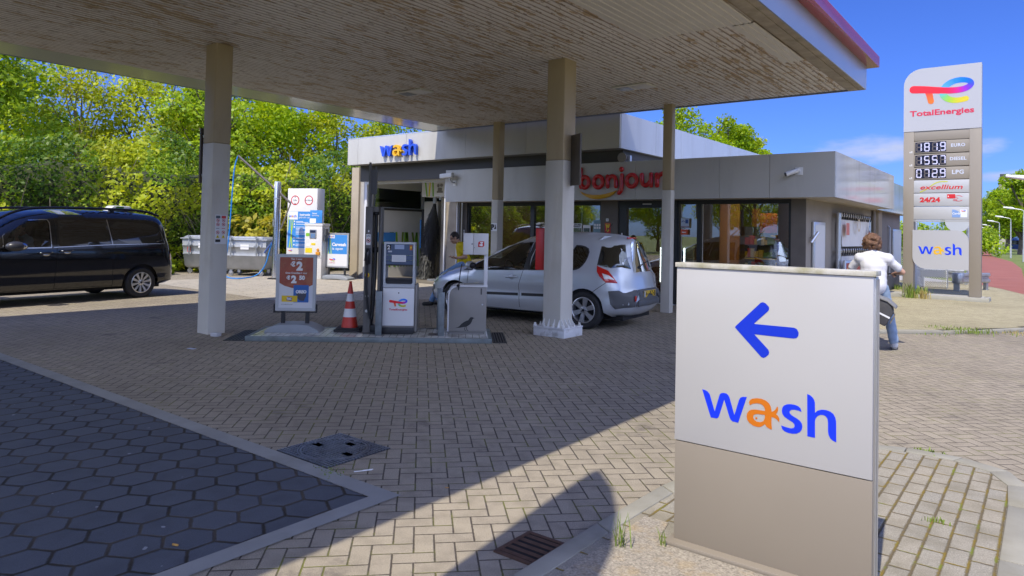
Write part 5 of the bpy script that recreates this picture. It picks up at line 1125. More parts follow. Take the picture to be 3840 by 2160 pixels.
# traffic cones ----------------------------------------------------------
CONER = M('cone_red', (.62,.045,.025), .4); CONEW = M('cone_reflective_white', (.80,.80,.80), .45)
def cone(label, loc, rotz, s=1.0):
    t = thing('traffic_cone', label, 'traffic cone', loc, rotz, 'red and white traffic cones')
    mb = MB(); mb.flat(rrect(-.21,.21,-.21,.21,.05), y=0, thick=0); 
    n = len(mb.v); b = MB(); b.slab([(x*s, y*s) for x, y in rrect(-.21,.21,-.21,.21,.05)], 0, .03*s); b.slab([(x*s, y*s) for x, y in rrect(-.18,.18,-.18,.18,.04)], .03*s, .055*s); b.build('rubber_base', RUBBER, t, bevel=.006)
    zs = [.055,.21,.335,.445,.56,.715,.738]; rr = lambda q: (.125-.103*(q-.055)/.66) if q <= .715 else .022
    for k in range(5):
        b = MB(); b.lathe([(rr(zs[k])*s, zs[k]*s), (rr(zs[k+1])*s, zs[k+1]*s)] + ([(.020*s,.725*s),(.024*s,.735*s),(.022*s,.745*s),(0,.745*s)] if k == 4 else []), 28)
        b.build('red_band' if k % 2 == 0 else 'white_band', CONER if k % 2 == 0 else CONEW, t, smooth=50)
    return t
cone('red and white traffic cone on the fuel island', ipos(1.337, .72, IZ), IA, 1.0)
cone('red traffic cone behind the poster stand, by the hose crane', (-18.9, 12.62, .004), .3, .8)
# swing signs -------------------------------------------------------------
def swing_sign(label, loc, rotz, w, z0, z1, basew, face, legs=True, base=True, grp='swing poster stands'):
    t = thing('poster_stand', label, 'sign', loc, rotz, grp)
    mb = MB(); mb.flat(rrect(-w/2,w/2,z0,z1,.012), [rrect(-w/2+.044,w/2-.044,z0+.044,z1-.044,.002)], y=-.02, thick=.04); mb.box(-w/2+.04,w/2-.04,-.008,.012,z0+.04,z1-.04); mb.build('frame', M('stand_aluminium', (.50,.51,.52), .4, .6), t)
    mb = MB(); mb.box(-w/2+.044,w/2-.044,-.0115,-.0085,z0+.044,z1-.044); sh = mb.build('poster_sheet', face, t)
    mb = MB(); mb.box(-w/2+.09,-w/2+.145,-.02,.02,.12,z0-.01); mb.box(w/2-.145,w/2-.09,-.02,.02,.12,z0-.01); mb.box(-w/2-.02,w/2+.02,-.02,.02,z0-.03,z0-.012); mb.box(-w/2-.022,-w/2-.008,-.03,.03,z0-.03,z0+.10); mb.box(w/2+.008,w/2+.022,-.03,.03,z0-.03,z0+.10); mb.build('spring_leg', BLACK, t)
    b = basew/2; mb = MB()
    prof = [(-b,.02),(-b+.03,0),(-b*.55,0),(-b*.5,.02),(b*.5,.02),(b*.55,0),(b-.03,0),(b,.02),(b-.02,.075),(b*.62,.135),(b*.4,.15),(-b*.4,.15),(-b*.62,.135),(-b+.02,.075)]
    mb.prism(smooth_poly(prof, 1), -.22, .22); mb.build('water_base', M('base_grey_plastic', (.27,.29,.31), .5, var=.06, vscale=6), t, bevel=.035, seg=3)
    return t, sh
sg, sh = swing_sign('poster stand with a brown red biscuit offer on the fuel island', ipos(.547, .62, IZ-.03), IA, .59, .33, 1.175, .80, M('poster_pale', (.70,.70,.72), .25, coat=.6))
def offer(t):
    T = .03
    mb = MB(); P = [(-.245,1.13),(.245,1.13),(.245,.72),(.17,.685),(.06,.665),(-.06,.67),(-.17,.70),(-.245,.745)]; mb.flat(P, y=-.0125); mb.build('brown_print', M('poster_brown_red', (.33,.055,.03), .25, coat=.6, dirt=(.44,.20,.09,3.2,.8), var=.25, vscale=5), t, fix=False)
    PW = PRINTWHITE
    text('offer_line', 'Tuc 1 voor', PW, t, 0, 1.105, .026, y=-.014, bold=.001); text('offer_price', '2', PW, t, .045, 1.0, .125, y=-.014, bold=.010); text('euro_sign', '€', PW, t, -.05, 1.03, .07, y=-.014, bold=.005)
    text('offer_line', 'Oreo Crunchies 1 voor', PW, t, 0, .895, .026, y=-.014, bold=.001, wid=.32); text('offer_price', '2', PW, t, -.035, .80, .105, y=-.014, bold=.009); text('offer_price', '50', PW, t, .085, .825, .06, y=-.014, bold=.005); text('euro_sign', '€', PW, t, -.115, .825, .055, y=-.014, bold=.004)
    mb = MB(); mb.flat(rrect(-.035,.19,.455,.715,.012), y=-.0135); pk_ = mb.build('biscuit_bag_print', M('bag_blue', (.03,.13,.42), .3), t, fix=False)
    mb = MB(); mb.flat(smooth_poly([(.01,.60),(.15,.61),(.16,.55),(.11,.48),(.06,.48),(.01,.54)], 2), y=-.0142); mb.flat(circ(.11,.50,.022,12), y=-.0146); mb.build('biscuit_print', M('biscuit_dark', (.06,.06,.08), .4), pk_, fix=False)
    text('biscuit_name', 'OREO', PW, pk_, .078, .615, .045, y=-.0152, wid=.16, bold=.004)
    mb = MB(); mb.flat(rrect(-.205,.025,.463,.555,.004), y=-.0150); pk2 = mb.build('cracker_pack_print', M('pack_yellow', (.75,.52,.02), .35), t, fix=False)
    mb = MB(); mb.flat([(-.135,.485),(-.06,.475),(-.05,.525),(-.12,.54)], y=-.0155); mb.build('pack_patch', M('patch_purple', (.12,.03,.25), .4), pk2, fix=False); text('cracker_name', 'TUC', PW, pk2, -.095, .508, .032, y=-.0165, wid=.07, bold=.003)
    text('small_print', 'Tuc 2 zakken/crunchies', PRINTBLACK, t, -.13, .425, .012, y=-.0128, wid=.17)
offer(sh)
cw, sh2 = swing_sign('blue Carwash is open poster stand beside the car wash pillar', (-17.72, 14.05, 0), R(20), .80, .38, 1.46, 1.05, M('poster_white', (.74,.74,.74), .4))
def cwash(t):
    mb = MB(); mb.flat(rrect(-.345,.345,.80,1.40,.002), y=-.0125); mb.build('blue_print', PRINTBLUE, t, fix=False)
    mb = MB(); mb.flat(rrect(-.335,-.10,1.29,1.395,.002), y=-.0135); mb.build('logo_patch', PRINTWHITE, t, fix=False)
    wash_logo(t, -.31, 1.32, .19, -.016, .0005)
    mb = MB(); mb.flat([(-.33,.80),(-.295,.80),(-.265,1.3),(-.28,1.3)], y=-.0145); mb.flat([(-.20,.80),(-.235,.80),(-.255,1.25),(-.24,1.25)], y=-.0142); mb.build('blades_print', M('blade_lime', (.40,.60,.03), .4), t, fix=False)
    text('open_text', 'Carwash', PRINTWHITE, t, .06, 1.10, .10, y=-.0145, wid=.50, bold=.006); text('open_text', 'is open', PRINTWHITE, t, .01, .955, .085, y=-.0145, wid=.38, bold=.001)
    energy_logo(t, -.28, .62, .22, -.0145); text('company_name', 'TotalEnergies', PRINTRED2, t, -.17, .52, .025, y=-.0145, wid=.2)
cwash(sh2)
# car wash instruction pillar and pay terminal ---------------------------------
ip = thing('instruction_pillar', 'white car wash instruction pillar with two round size limit signs and a blue poster', 'sign', (-19.0, 13.62, 0), R(20))
mb = MB(); mb.box(-.55,.55,0,.42,0,2.86); mb.build('casing', M('pillar_white', (.70,.69,.66), .35, var=.03), ip, bevel=.012)
mb = MB(); mb.flat(rrect(-.52,.52,.95,2.12,.002), y=-.004); bp_ = mb.build('blue_poster', PRINTBLUE, ip, fix=False)
mb = MB(); mb.flat(rrect(-.515,-.15,1.86,2.115,.002), y=-.006)
for zz in (1.80,1.71,1.62,1.27,1.17,1.05): mb.flat(circ(-.27,zz,.026,10), y=-.006)
for k, zz in enumerate((1.80,1.77,1.71,1.62,1.575,1.53,1.485,1.44,1.395,1.27,1.25,1.17,1.07,1.02)): mb.flat(rrect(-.21,.05+.1*((k*7) % 5),zz-.008,zz+.008,.001,1), y=-.006)
mb.build('white_marks', PRINTWHITE, bp_, fix=False)
wash_logo(bp_, -.485, 1.93, .29, -.009, .0005)
text('poster_title', 'Instructies', PRINTWHITE, bp_, .13, 2.02, .075, y=-.007, wid=.42, bold=.003); text('poster_title', 'gebruik carwash', PRINTWHITE, bp_, .18, 1.925, .06, y=-.007, wid=.58)
mb = MB(); mb.flat([(-.46,.955),(-.42,.955),(-.30,1.86),(-.33,1.86)], y=-.0065); mb.flat([(-.32,.955),(-.36,.955),(-.42,1.86),(-.39,1.86)], y=-.007); mb.flat([(-.52,1.5),(-.50,1.5),(-.46,1.95),(-.49,2.1)], y=-.0065); mb.build('blades_print', M('blade_lime'), bp_, fix=False)
for cx, s_, tx in ((-.27,'v','2.20m'),(.24,'h','2.40m')):
    mb = MB(); mb.flat(circ(cx,2.48,.155,28),[circ(cx,2.48,.125,28)], y=-.004); r_ = mb.build('limit_ring', PRINTRED, ip, fix=False)
    mb = MB(); mb.flat(circ(cx,2.48,.125,24), y=-.003); mb.build('limit_face', PRINTWHITE, r_, fix=False)
    mb = MB()
    for q in (1, -1):
        if s_ == 'v': mb.flat([(cx-.025,2.48+.115*q),(cx+.025,2.48+.115*q),(cx,2.48+.075*q)], y=-.005)
        else: mb.flat([(cx+.115*q,2.505),(cx+.115*q,2.455),(cx+.075*q,2.48)], y=-.005)
    mb.build('arrow_marks', PRINTBLACK, r_, fix=False); text('limit_text', tx, PRINTBLACK, r_, cx, 2.48, .05, y=-.006, wid=.13)
energy_logo(ip, -.47, .86, .14, -.004)
pt = thing('pay_terminal', 'slim white car wash pay terminal with keypad and a blue card holder on top', 'terminal', (-18.30, 13.55, 0), R(20))
mb = MB(); mb.box(-.30,.32,0,.42,0,1.66); mb.box(-.32,.34,-.01,.43,1.66,1.74); mb.build('casing', M('pillar_white'), pt, bevel=.012)
mb = MB(); mb.box(-.12,.12,-.02,0,1.28,1.55); kp = mb.build('keypad', M('keypad_steel', (.35,.38,.42), .4, .5), pt, bevel=.005)
mb = MB(); mb.box(-.10,.10,-.024,-.02,1.45,1.53); mb.build('screen', M('screen_navy', (.02,.03,.07), .2), kp); mb = MB()
for i in range(3):
    for j in range(3): mb.box(-.06+.05*i,-.03+.05*i,-.024,-.02,1.30+.045*j,1.33+.045*j)
mb.build('keys', PRINTBLUE, kp)
mb = MB(); mb.box(-.26,-.13,-.004,0,1.34,1.44); mb.build('green_label', PRINTGREEN, pt)
mb = MB(); mb.box(-.27,-.02,-.004,0,.82,.97); mb.box(-.06,.09,-.004,0,1.06,1.13); mb.build('yellow_label', PRINTYEL, pt)
mb = MB(); mb.box(-.23,-.10,-.004,0,1.02,1.10); mb.build('white_label', PRINTWHITE, pt)
mb = MB(); mb.box(.13,.27,-.05,0,.76,.86); mb.lathe([(.045,-.03),(.05,0)], 12, (.19,0,.92), 'y'); mb.build('coin_tray', M('coin_orange', (.65,.28,.02), .4), pt, bevel=.01)
mb = MB(); mb.box(-.302,.322,-.002,.0,.66,.672); mb.build('door_gap', PRINTBLACK, pt)
mb = MB(); mb.box(.35,.42,.05,.2,1.38,1.58); mb.box(.35,.40,.05,.2,1.18,1.34); mb.build('reader_box', M('reader_dark', (.08,.085,.09), .4), pt)
mb = MB(); mb.box(-.20,.24,.1,.12,1.76,2.16); cd = mb.build('card_holder', PRINTBLUE, pt, bevel=.004); text('holder_text', 'Betaal', PRINTWHITE, cd, -.03, 2.06, .05, y=.096, bold=.001); text('holder_text', 'eenvoudig', PRINTWHITE, cd, 0, 1.99, .045, y=.096); mb = MB(); mb.box(-.20,.02,.094,.1,1.76,1.90); mb.build('leaflet', PRINTWHITE, cd)
# hose crane ---------------------------------------------------------------------
hc = thing('hose_crane', 'stainless steel post with a slanted swing arm carrying a blue wash hose', 'hose crane', (-18.85, 12.60, 0))
mb = MB(); mb.lathe([(.105,0),(.105,2.98),(.10,3.0),(0,3.0)], 20); mb.build('post', STAINLESS, hc, smooth=40)
mb = MB(); mb.box(-.045,.045,-.115,-.10,1.62,1.85); mb.box(-.03,.03,-.125,-.115,1.66,1.72); mb.lathe([(.112,2.46),(.112,2.50)], 20); mb.build('clamp', ALU, hc)
ad = Vector((-.79,-.61,0)) # direction of the arm seen from the post
tip = ad*1.25+Vector((0,0,3.78)); tail = ad*-.42+Vector((0,0,2.35))
mb = MB(); mb.tube([tuple(tail), tuple(tip)], .035, 4); mb.tube([tuple(tail), tuple(ad*-.13+Vector((0,0,1.55)))], .022, 6); mb.build('swing_arm', M('arm_bronze', (.30,.26,.21), .4, .6), hc)
t_ = tip
HB = M('hose_blue', (.02,.22,.62), .35)
mb = MB(); hs = [(t_.x,t_.y,t_.z),(t_.x-.10,t_.y-.06,t_.z-.35),(t_.x-.13,t_.y-.08,t_.z-1.2),(t_.x-.20,t_.y-.12,.9),(t_.x-.22,t_.y-.25,.25),(t_.x+.1,t_.y-.35,.04),(t_.x+.6,t_.y-.15,.03),(-.55,-.25,.08),(-.32,-.12,.42),(-.22,-.06,.92),(-.14,-.05,1.10)]
mb.tube(curve_pts(hs, 3), .020, 7); mb.build('blue_hose', HB, hc, smooth=True)
mb = MB(); mb.tube([(-.36,-.16,.80),(-.14,-.04,1.14)], .028, 8); mb.tube([(-.14,-.04,1.14),(-.02,-.10,1.20)], .018, 6); mb.tube([(-.12,-.04,1.0),(-.04,-.08,1.08),(-.10,-.05,1.16)], .012, 6); mb.build('spray_gun', M('gun_blue', (.05,.10,.30), .4), hc)
# wheeled waste containers --------------------------------------------------------
def bin_(label, loc, rotz, lab=True):
    t = thing('waste_container', label, 'waste container', loc, rotz, 'wheeled steel waste containers by the hedge')
    mb = MB(); W, D = .66, .42
    P = [(-W,.28),(W,.28),(W+.06,1.16),(-W-.06,1.16)]
    vs = []
    for (z_, w, d) in ((.20,W-.08,D-.06),(.26,W-.02,D-.02),(.62,W+.02,D+.02),(.64,W+.035,D+.035),(.67,W+.035,D+.035),(.69,W+.025,D+.025),(.90,W+.04,D+.04),(.92,W+.055,D+.055),(.95,W+.055,D+.055),(.97,W+.045,D+.045),(1.15,W+.06,D+.06)): vs += [(-w,-d,z_),(w,-d,z_),(w,d,z_),(-w,d,z_)]
    n = len(vs)//4; fs = [(0,3,2,1)] + [(4*i+k,4*i+(k+1) % 4,4*(i+1)+(k+1) % 4,4*(i+1)+k) for i in range(n-1) for k in range(4)] + [(4*n-4,4*n-3,4*n-2,4*n-1)]
    mb.add(vs, fs); mb.build('tub', M('galvanised_tub', (.40,.415,.42), .5, .55, var=.12, vscale=4), t, bevel=.012)
    mb = MB(); mb.box(-W-.10,W+.10,-D-.10,D+.1,1.15,1.19); mb.prism([(-W-.06,1.19),(W+.06,1.19),(W-.1,1.27),(-W+.1,1.27)], -D-.02, D+.05); mb.build('lid', M('galvanised_lid', (.46,.48,.50), .45, .55, var=.1, vscale=4), t, bevel=.01)
    mb = MB()
    for xx in (-.42,.42): mb.tube([(xx,-D-.14,1.24),(xx,-D-.15,1.0)], .018, 6); mb.tube([(xx,-D-.13,1.0),(xx,-D-.12,.62)], .022, 6); mb.box(xx-.07,xx+.07,-D-.15,-D-.04,.94,.99); mb.tube([(xx-.04,-D-.14,1.26),(xx+.05,-D-.14,1.22)], .03, 6)
    mb.build('lid_latch', STEEL, t)
    mb = MB(); mb.flat(rrect(-.14,.14,.86,1.02,.01), y=-D-.055); mb.build('white_label', PRINTWHITE, t, fix=False)
    if lab:
        mb = MB(); mb.flat(rrect(-.52,-.40,.72,.88,.005), [rrect(-.505,-.415,.735,.865,.003)], y=-D-.06); mb.build('red_label', PRINTRED, t, fix=False)
    for sx in (-1, 1):
        for sy in (-1, 1):
            b = MB(); b.lathe([(.03,-.025),(.085,-.025),(.085,.025),(.03,.025)], 16, (sx*.5, sy*.3, .087), 'y'); w = b.build('castor_wheel', M('castor_grey', (.20,.20,.205), .5), t)
            b = MB(); b.box(sx*.5-.045,sx*.5+.045,sy*.3-.035,sy*.3-.028,.09,.22); b.box(sx*.5-.045,sx*.5+.045,sy*.3+.028,sy*.3+.035,.09,.22); b.lathe([(.0,-.03),(.028,-.03),(.028,.03),(0,.03)], 10, (sx*.5,sy*.3,.087),'y'); b.build('castor_fork', ALU, w)
    return t
bin_('galvanised wheeled waste container partly hidden behind the left pillar', (-22.6, 12.55, 0), R(32)); bin_('galvanised wheeled waste container just right of the left pillar', (-20.85, 13.0, 0), R(34), False)
# ================================================================== vehicles
def resample(P, step):
    out = []
    for a, b in zip(P, P[1:]):
        L_ = math.hypot(b[0]-a[0], b[1]-a[1]); n = max(1, int(round(L_/step)))
        out += [(a[0]+(b[0]-a[0])*k/n, a[1]+(b[1]-a[1])*k/n) for k in range(n)]
    return out + [P[-1]]
class Shell:
    """car body: silhouette in (x,z), x to the rear; y=0 near side .. W far side; ins() pulls the side in"""
    def __init__(s, sil, W, tumble, rear, front, top, zsill):
        s.S = resample(smooth_poly(sil, 2, closed=False), .05); s.W = W; s.tumble = tumble; s.r = rear; s.f = front; s.t = top; s.zsill = zsill
        s.poly = s.S
    def prof(s, z):                                  # front and rear x at height z
        xs = []
        P = s.S
        for a, b in zip(P, P[1:]):
            if (a[1]-z)*(b[1]-z) <= 0 and a[1] != b[1]: xs.append(a[0]+(b[0]-a[0])*(z-a[1])/(b[1]-a[1]))
        if not xs: return P[0][0], P[-1][0]
        return min(xs), max(xs)
    def ztop(s, x):
        zs = [a[1]+(b[1]-a[1])*(x-a[0])/(b[0]-a[0]) for a, b in zip(s.S, s.S[1:]) if a[0] != b[0] and (a[0]-x)*(b[0]-x) <= 0]
        return max(zs) if zs else 1.0
    @staticmethod
    def rnd(d, r, a):
        if d >= r: return 0.0
        q = 1-max(d, 0)/r; return a*(1-math.sqrt(max(0, 1-q*q)))
    def ins(s, x, z):
        x0, x1 = s.prof(min(max(z, s.S[0][1]+.01), max(p[1] for p in s.S)-.005))
        return s.tumble(z) + s.rnd(x1-x, *s.r) + s.rnd(x-x0, *s.f) + s.rnd(s.ztop(x)-z, *s.t)
    def P(s, x, z, side=0, off=0.0):
        i = s.ins(x, z) - off
        return (x, i if side == 0 else s.W-i, z)
    def side(s, mb, bottom, holes, side, step=.075):
        poly = s.S + bottom
        v2, tr = patch2d(poly, holes, step)
        mb.add([s.P(x, z, side) for x, z in v2], [t if side == 0 else t[::-1] for t in tr])
    def strip(s, mb, i0=0, i1=None, n=12, off=0.0, lat=1.0, crown=.03, skip=None):
        S_ = s.S; i1 = len(S_)-1 if i1 is None else i1; rows = []
        for i in range(i0, i1+1):
            x, z = S_[i]; y0 = s.ins(x, z); y1 = s.W-y0; a = S_[max(i-1,0)]; b = S_[min(i+1,len(S_)-1)]
            t = Vector((b[0]-a[0], b[1]-a[1])).normalized(); nx, nz = -t.y, t.x; m = s.W/2; h = (m-y0)*lat
            row = []
            for k in range(n+1):
                q = -1+2*k/n; c = crown*(1-q*q)+off
                row.append((x+nx*c, m+h*q, z+nz*c))
            rows.append(row)
        b0 = len(mb.v); vs = [p for r_ in rows for p in r_]; fs = []
        for i in range(len(rows)-1):
            for k in range(n):
                if skip and skip(i0+i, k, n): continue
                fs.append((i*(n+1)+k, i*(n+1)+k+1, (i+1)*(n+1)+k+1, (i+1)*(n+1)+k))
        mb.add(vs, fs)
    def patch(s, poly, holes=(), side=0, off=.004, step=.06):
        mb = MB(); v2, tr = patch2d(poly, holes, step); mb.add([s.P(x, z, side, off) for x, z in v2], [t if side == 0 else t[::-1] for t in tr]); return mb
    def ribbon(s, pts, w, side=0, off=.003, mb=None):
        mb = mb or MB(); pts = resample(pts, .06); vs = []
        for i, p in enumerate(pts):
            a = pts[max(i-1,0)]; b = pts[min(i+1,len(pts)-1)]; t = Vector((b[0]-a[0], b[1]-a[1])).normalized()
            for q in (1, -1): vs.append(s.P(p[0]-t.y*w/2*q, p[1]+t.x*w/2*q, side, off))
        mb.add(vs, [(2*i, 2*i+1, 2*i+3, 2*i+2) for i in range(len(pts)-1)]); return mb
    def idx(s, x, z): return min(range(len(s.S)), key=lambda i: (s.S[i][0]-x)**2+(s.S[i][1]-z)**2)
def arch(cx, cz, r, zb):                              # going from rear to front along the bottom edge
    a0 = math.asin(max(-1, min(1, (zb-cz)/r)))
    return [(cx+r*math.cos(a), cz+r*math.sin(a)) for a in [a0+(math.pi-2*a0)*k/16 for k in range(17)]]
def wheel(parent, x, y, r, w, rim, spokes, mat, face=-1, rot=0.1, double=False):
    tyre = MB(); tyre.lathe([(rim,-w/2+.01),(rim+.02,-w/2),(r-.03,-w/2+.0),(r-.008,-w/2+.02),(r,-w/2+.04),(r,w/2-.04),(r-.008,w/2-.02),(r-.03,w/2),(rim,w/2)], 40, (0,0,0), 'y', caps=False)
    root = tyre.build('wheel', RUBBER, parent, smooth=40); root.location = (x, y, r)
    b = MB(); b.lathe([(rim+.002,-w/2+.004),(rim-.012,-w/2+.0),(rim-.02,-w/2+.012),(rim-.028,-w/2+.06),(rim-.03,w/2-.02)], 40, (0,0,0), 'y', caps=False)
    f = -w/2 if face < 0 else w/2; sgn = face
    for k in range(spokes):
        a = rot+6.28318*k/spokes; ca, sa = math.cos(a), math.sin(a)
        def sp(r0, r1, h0, h1, o0, o1, d0, d1):
            vs = []
            for (rr_, hh, oo, dd) in ((r0,h0,o0,d0),(r1,h1,o1,d1)):
                for q in (-1, 1):
                    for dp in (0, .02): vs.append((rr_*ca-(oo+hh*q)*sa, f-sgn*(dd+dp)*1.0, rr_*sa+(oo+hh*q)*ca))
            b.add(vs, [(0,2,6,4),(1,5,7,3),(0,4,5,1),(2,3,7,6)])
        if double:
            sp(.05, rim-.012, .030, .046, 0, 0, .022, .008)
        else: sp(.045, rim-.012, .014, .030, 0, 0, .02, .006)
    b.lathe([(0,f+.012),(.03,f+.010),(.062,f+.018),(.066,f+.05)] if face < 0 else [(0,f-.012),(.03,f-.010),(.062,f-.018),(.066,f-.05)], 20, (0,0,0), 'y', caps=False)
    b.build('rim', mat, root, smooth=35)
    d = MB(); d.lathe([(0,0),(rim-.03,0)], 24, (0,.02*1 if face < 0 else -.02,0), 'y', caps=False); d.lathe([(0,0),(rim*.62,0)],20,(0,0,0),'y', caps=False); d.build('brake_disc', M('brake_dark', (.018,.018,.018), .6), root)
    c = MB(); c.lathe([(0,f+.004),(.025,f+.006)] if face < 0 else [(0,f-.004),(.025,f-.006)], 16, (0,0,0), 'y', caps=False)
    for k in range(5):
        a = 6.283*k/5; c.lathe([(0,f+.010),(.008,f+.012)] if face < 0 else [(0,f-.01),(.008,f-.012)], 8, (.045*math.cos(a),0,.045*math.sin(a)), 'y', caps=False)
    c.build('hub_cap', M('hub_dark', (.05,.05,.055), .4, .5), root)
    return root
DARKGLASS = glass('tinted_car_glass', (.14,.15,.15), .07, coat_tint=(.95,1,1))
CARGLASS = glass('car_glass', (.62,.68,.66), .05)
CHROME = M('chrome_trim', (.62,.63,.65), .18, 1.0)
TRIMD = M('dark_trim', (.035,.036,.038), .5)
LAMPRED = M('lamp_red', (.55,.008,.006), .12, coat=.8); LAMPCLEAR = M('lamp_clear', (.68,.66,.66), .15, coat=.8)
def interior(parent, x0, x1, W, zf, seats, mat=None):
    mb = MB(); mb.box(x0, x1, .12, W-.12, zf-.05, zf); mb.box(x0, x1, .10, .13, zf, .86); mb.box(x0, x1, W-.13, W-.10, zf, .86); mb.box(x1-.02,x1,.1,W-.1,zf,.95)
    for (x, y) in seats:
        mb.box(x-.42, x+.08, y-.24, y+.24, zf, zf+.28); mb.box(x+.02, x+.18, y-.23, y+.23, zf+.25, zf+.82); mb.box(x+.06, x+.16, y-.12, y+.12, zf+.82, zf+1.02)
    mb.build('interior', mat or M('car_interior', (.03,.03,.032), .8), parent, bevel=.03)
# ---- silver family car
car = thing('silver_car', 'silver family car parked at the fuel pump with its rear towards the camera', 'car', (-6.24, 10.10, 0), R(5.5))
SIL = M('silver_car_paint', (.56,.60,.65), .32, .35, coat=1.0, var=.015, vscale=2)
S1 = [(-3.20,.20),(-3.38,.22),(-3.47,.33),(-3.50,.46),(-3.47,.60),(-3.40,.70),(-3.26,.79),(-3.0,.89),(-2.72,.965),(-2.46,1.03),(-2.1,1.24),(-1.75,1.42),(-1.4,1.535),(-1.0,1.60),(-.5,1.615),(0,1.60),(.28,1.575),(.47,1.535),(.53,1.47),(.58,1.30),(.64,1.10),(.69,.97),(.725,.88),(.75,.76),(.765,.68),(.80,.63),(.81,.50),(.79,.40),(.70,.28),(.60,.235),(.50,.22)]
def tum1(z): return (.0 if z < .6 else .02*((z-.6)/.33)**2 if z < .93 else .02+.27*((z-.93)/.6)**1.25) + (.05*((.36-z)/.16)**1.5 if z < .36 else 0) + (.012 if z < .6 and z > .46 else 0)
sh1 = Shell(S1, 1.80, tum1, (.52,.36), (.75,.42), (.13,.13), .2)
bot1 = arch(0, .32, .365, .22) + [(-.5,.20),(-1.3,.19),(-2.2,.185)] + arch(-2.69, .32, .365, .20)
FW = [(-2.50,.885),(-1.97,1.17),(-1.65,1.34),(-1.42,1.415),(-1.13,1.435),(-1.19,.945)]
RW = [(-1.02,1.44),(-.42,1.44),(-.34,.985),(-1.08,.95)]
QW = smooth_poly([(-.29,1.40),(-.10,1.39),(.02,1.33),(.0,1.17),(-.08,1.04),(-.18,.995),(-.29,.99)], 1)
HWs = [(.22,1.40),(.52,1.44),(.60,1.20),(.665,1.03),(.44,1.04),(.22,1.09)]
mb = MB()
wi0, wi1 = sh1.idx(-2.42,1.05), sh1.idx(-1.45,1.52); hi0, hi1 = sh1.idx(.545,1.42), sh1.idx(.68,1.0)
for sd_ in (0, 1): sh1.side(mb, bot1, [FW, RW, QW], sd_)
sh1.strip(mb, skip=lambda i, k, n: (wi0 <= i < wi1 and 1 <= k < n-1) or (hi0 <= i < hi1 and 1 <= k < n-1))
body = mb.build('body', SIL, car, smooth=55, fix=False)
bm = bmesh.new(); bm.from_mesh(body.data); bmesh.ops.remove_doubles(bm, verts=bm.verts, dist=.002); bmesh.ops.recalc_face_normals(bm, faces=bm.faces); bm.to_mesh(body.data); bm.free(); body.data.shade_smooth(); body.data.set_sharp_from_angle(angle=R(50))
def grow(P, d):
    c = (sum(p[0] for p in P)/len(P), sum(p[1] for p in P)/len(P)); out = []
    for p in P:
        v = Vector((p[0]-c[0], p[1]-c[1])); out.append((p[0]+v.x/v.length*d, p[1]+v.y/v.length*d))
    return out
for sd_ in (0, 1):
    for P, nm in ((FW,'front_door_window'),(RW,'rear_door_window'),(QW,'quarter_window')):
        g = sh1.patch(P, side=sd_, off=-.006).build(nm, CARGLASS if P is FW else DARKGLASS, car, smooth=True, fix=False)
        sh1.patch(grow(P,.016), [grow(P,-.012)], side=sd_, off=.003).build('window_trim', TRIMD, g, smooth=True, fix=False)
    sh1.patch([(-1.10,1.44),(-1.03,1.445),(-1.09,.945),(-1.20,.94)], side=sd_, off=.004).build('door_pillar_trim', TRIMD, car, fix=False)
sh1.patch([(-2.52,.88),(-2.45,.92),(-2.32,.985),(-2.30,.89)], off=.004).build('mirror_base', TRIMD, car, fix=False)
mb = MB(); sh1.strip(mb, wi0-1, wi1+1, off=.004, lat=.93); ws = mb.build('windscreen', CARGLASS, car, smooth=True, fix=False)
mb = MB(); sh1.strip(mb, hi0-2, hi1+1, off=.006, lat=.99, n=16)
for sd_ in (0, 1):
    q = sh1.patch(HWs, side=sd_, off=.006); mb.add(q.v, q.f)
hg = mb.build('rear_window', DARKGLASS, car, smooth=True, fix=False)
mb = MB(); mb.tube([(.70,.75,1.06),(.66,1.1,1.12),(.655,1.25,1.14)], .012, 6); mb.ball((.70,.75,1.05), .03, 8, 5); mb.build('rear_wiper', BLACK, hg)
# lamps
TLs = [(.22,1.075),(.42,1.00),(.53,.88),(.585,.80),(.40,.805),(.29,.90),(.235,.98)]
def lampset(sd_):
    l = sh1.patch(TLs, side=sd_, off=.012).build('tail_light', LAMPRED, car, smooth=True, fix=False)
    q = sh1.patch([(.33,.955),(.44,.925),(.535,.858),(.375,.865)], side=sd_, off=.016); q.build('reversing_lens', LAMPCLEAR, l, smooth=True, fix=False)
lampset(0); lampset(1)
ti = sh1.idx(.765,.70)
def rearbox(name, mat, x, y0, y1, z0, z1, t=.03, **k): mb = MB(); mb.box(x-t, x, y0, y1, z0, z1); return mb.build(name, mat, car, **k)
mb = MB()
for sd_ in (0, 1):
    q = sh1.patch([(.45,.665),(.60,.68),(.775,.68),(.805,.60),(.81,.50),(.795,.40),(.56,.37),(.49,.45)], side=sd_, off=.012); mb.add(q.v, q.f)
sh1.strip(mb, sh1.idx(.77,.675), sh1.idx(.79,.40), off=.010, lat=1.0); mb.build('bumper_cover', M('bumper_grey', (.085,.088,.092), .55), car, smooth=60, fix=False)
mb = MB(); mb.box(.80,.845,.42,1.38,.40,.50); mb.build('bumper_bar', M('bumper_grey'), car, bevel=.02)
np_ = rearbox('number_plate', M('plate_yellow', (.78,.50,.02), .35), .842, .64, 1.16, .545, .655, .012, bevel=.003); np_.rotation_euler = (0, 0, 0)
mb = MB(); mb.box(.8425,.8435,.64,.68,.55,.65); mb.build('plate_blue_strip', PRINTBLUE, np_)
tx = text('plate_text', '61-RZ-JJ', PRINTBLACK, np_, 0, 0, .075, y=0, wid=.42, bold=.002)
tx.location = (.8445, .92, .60); tx.rotation_euler = (0, 0, R(90))
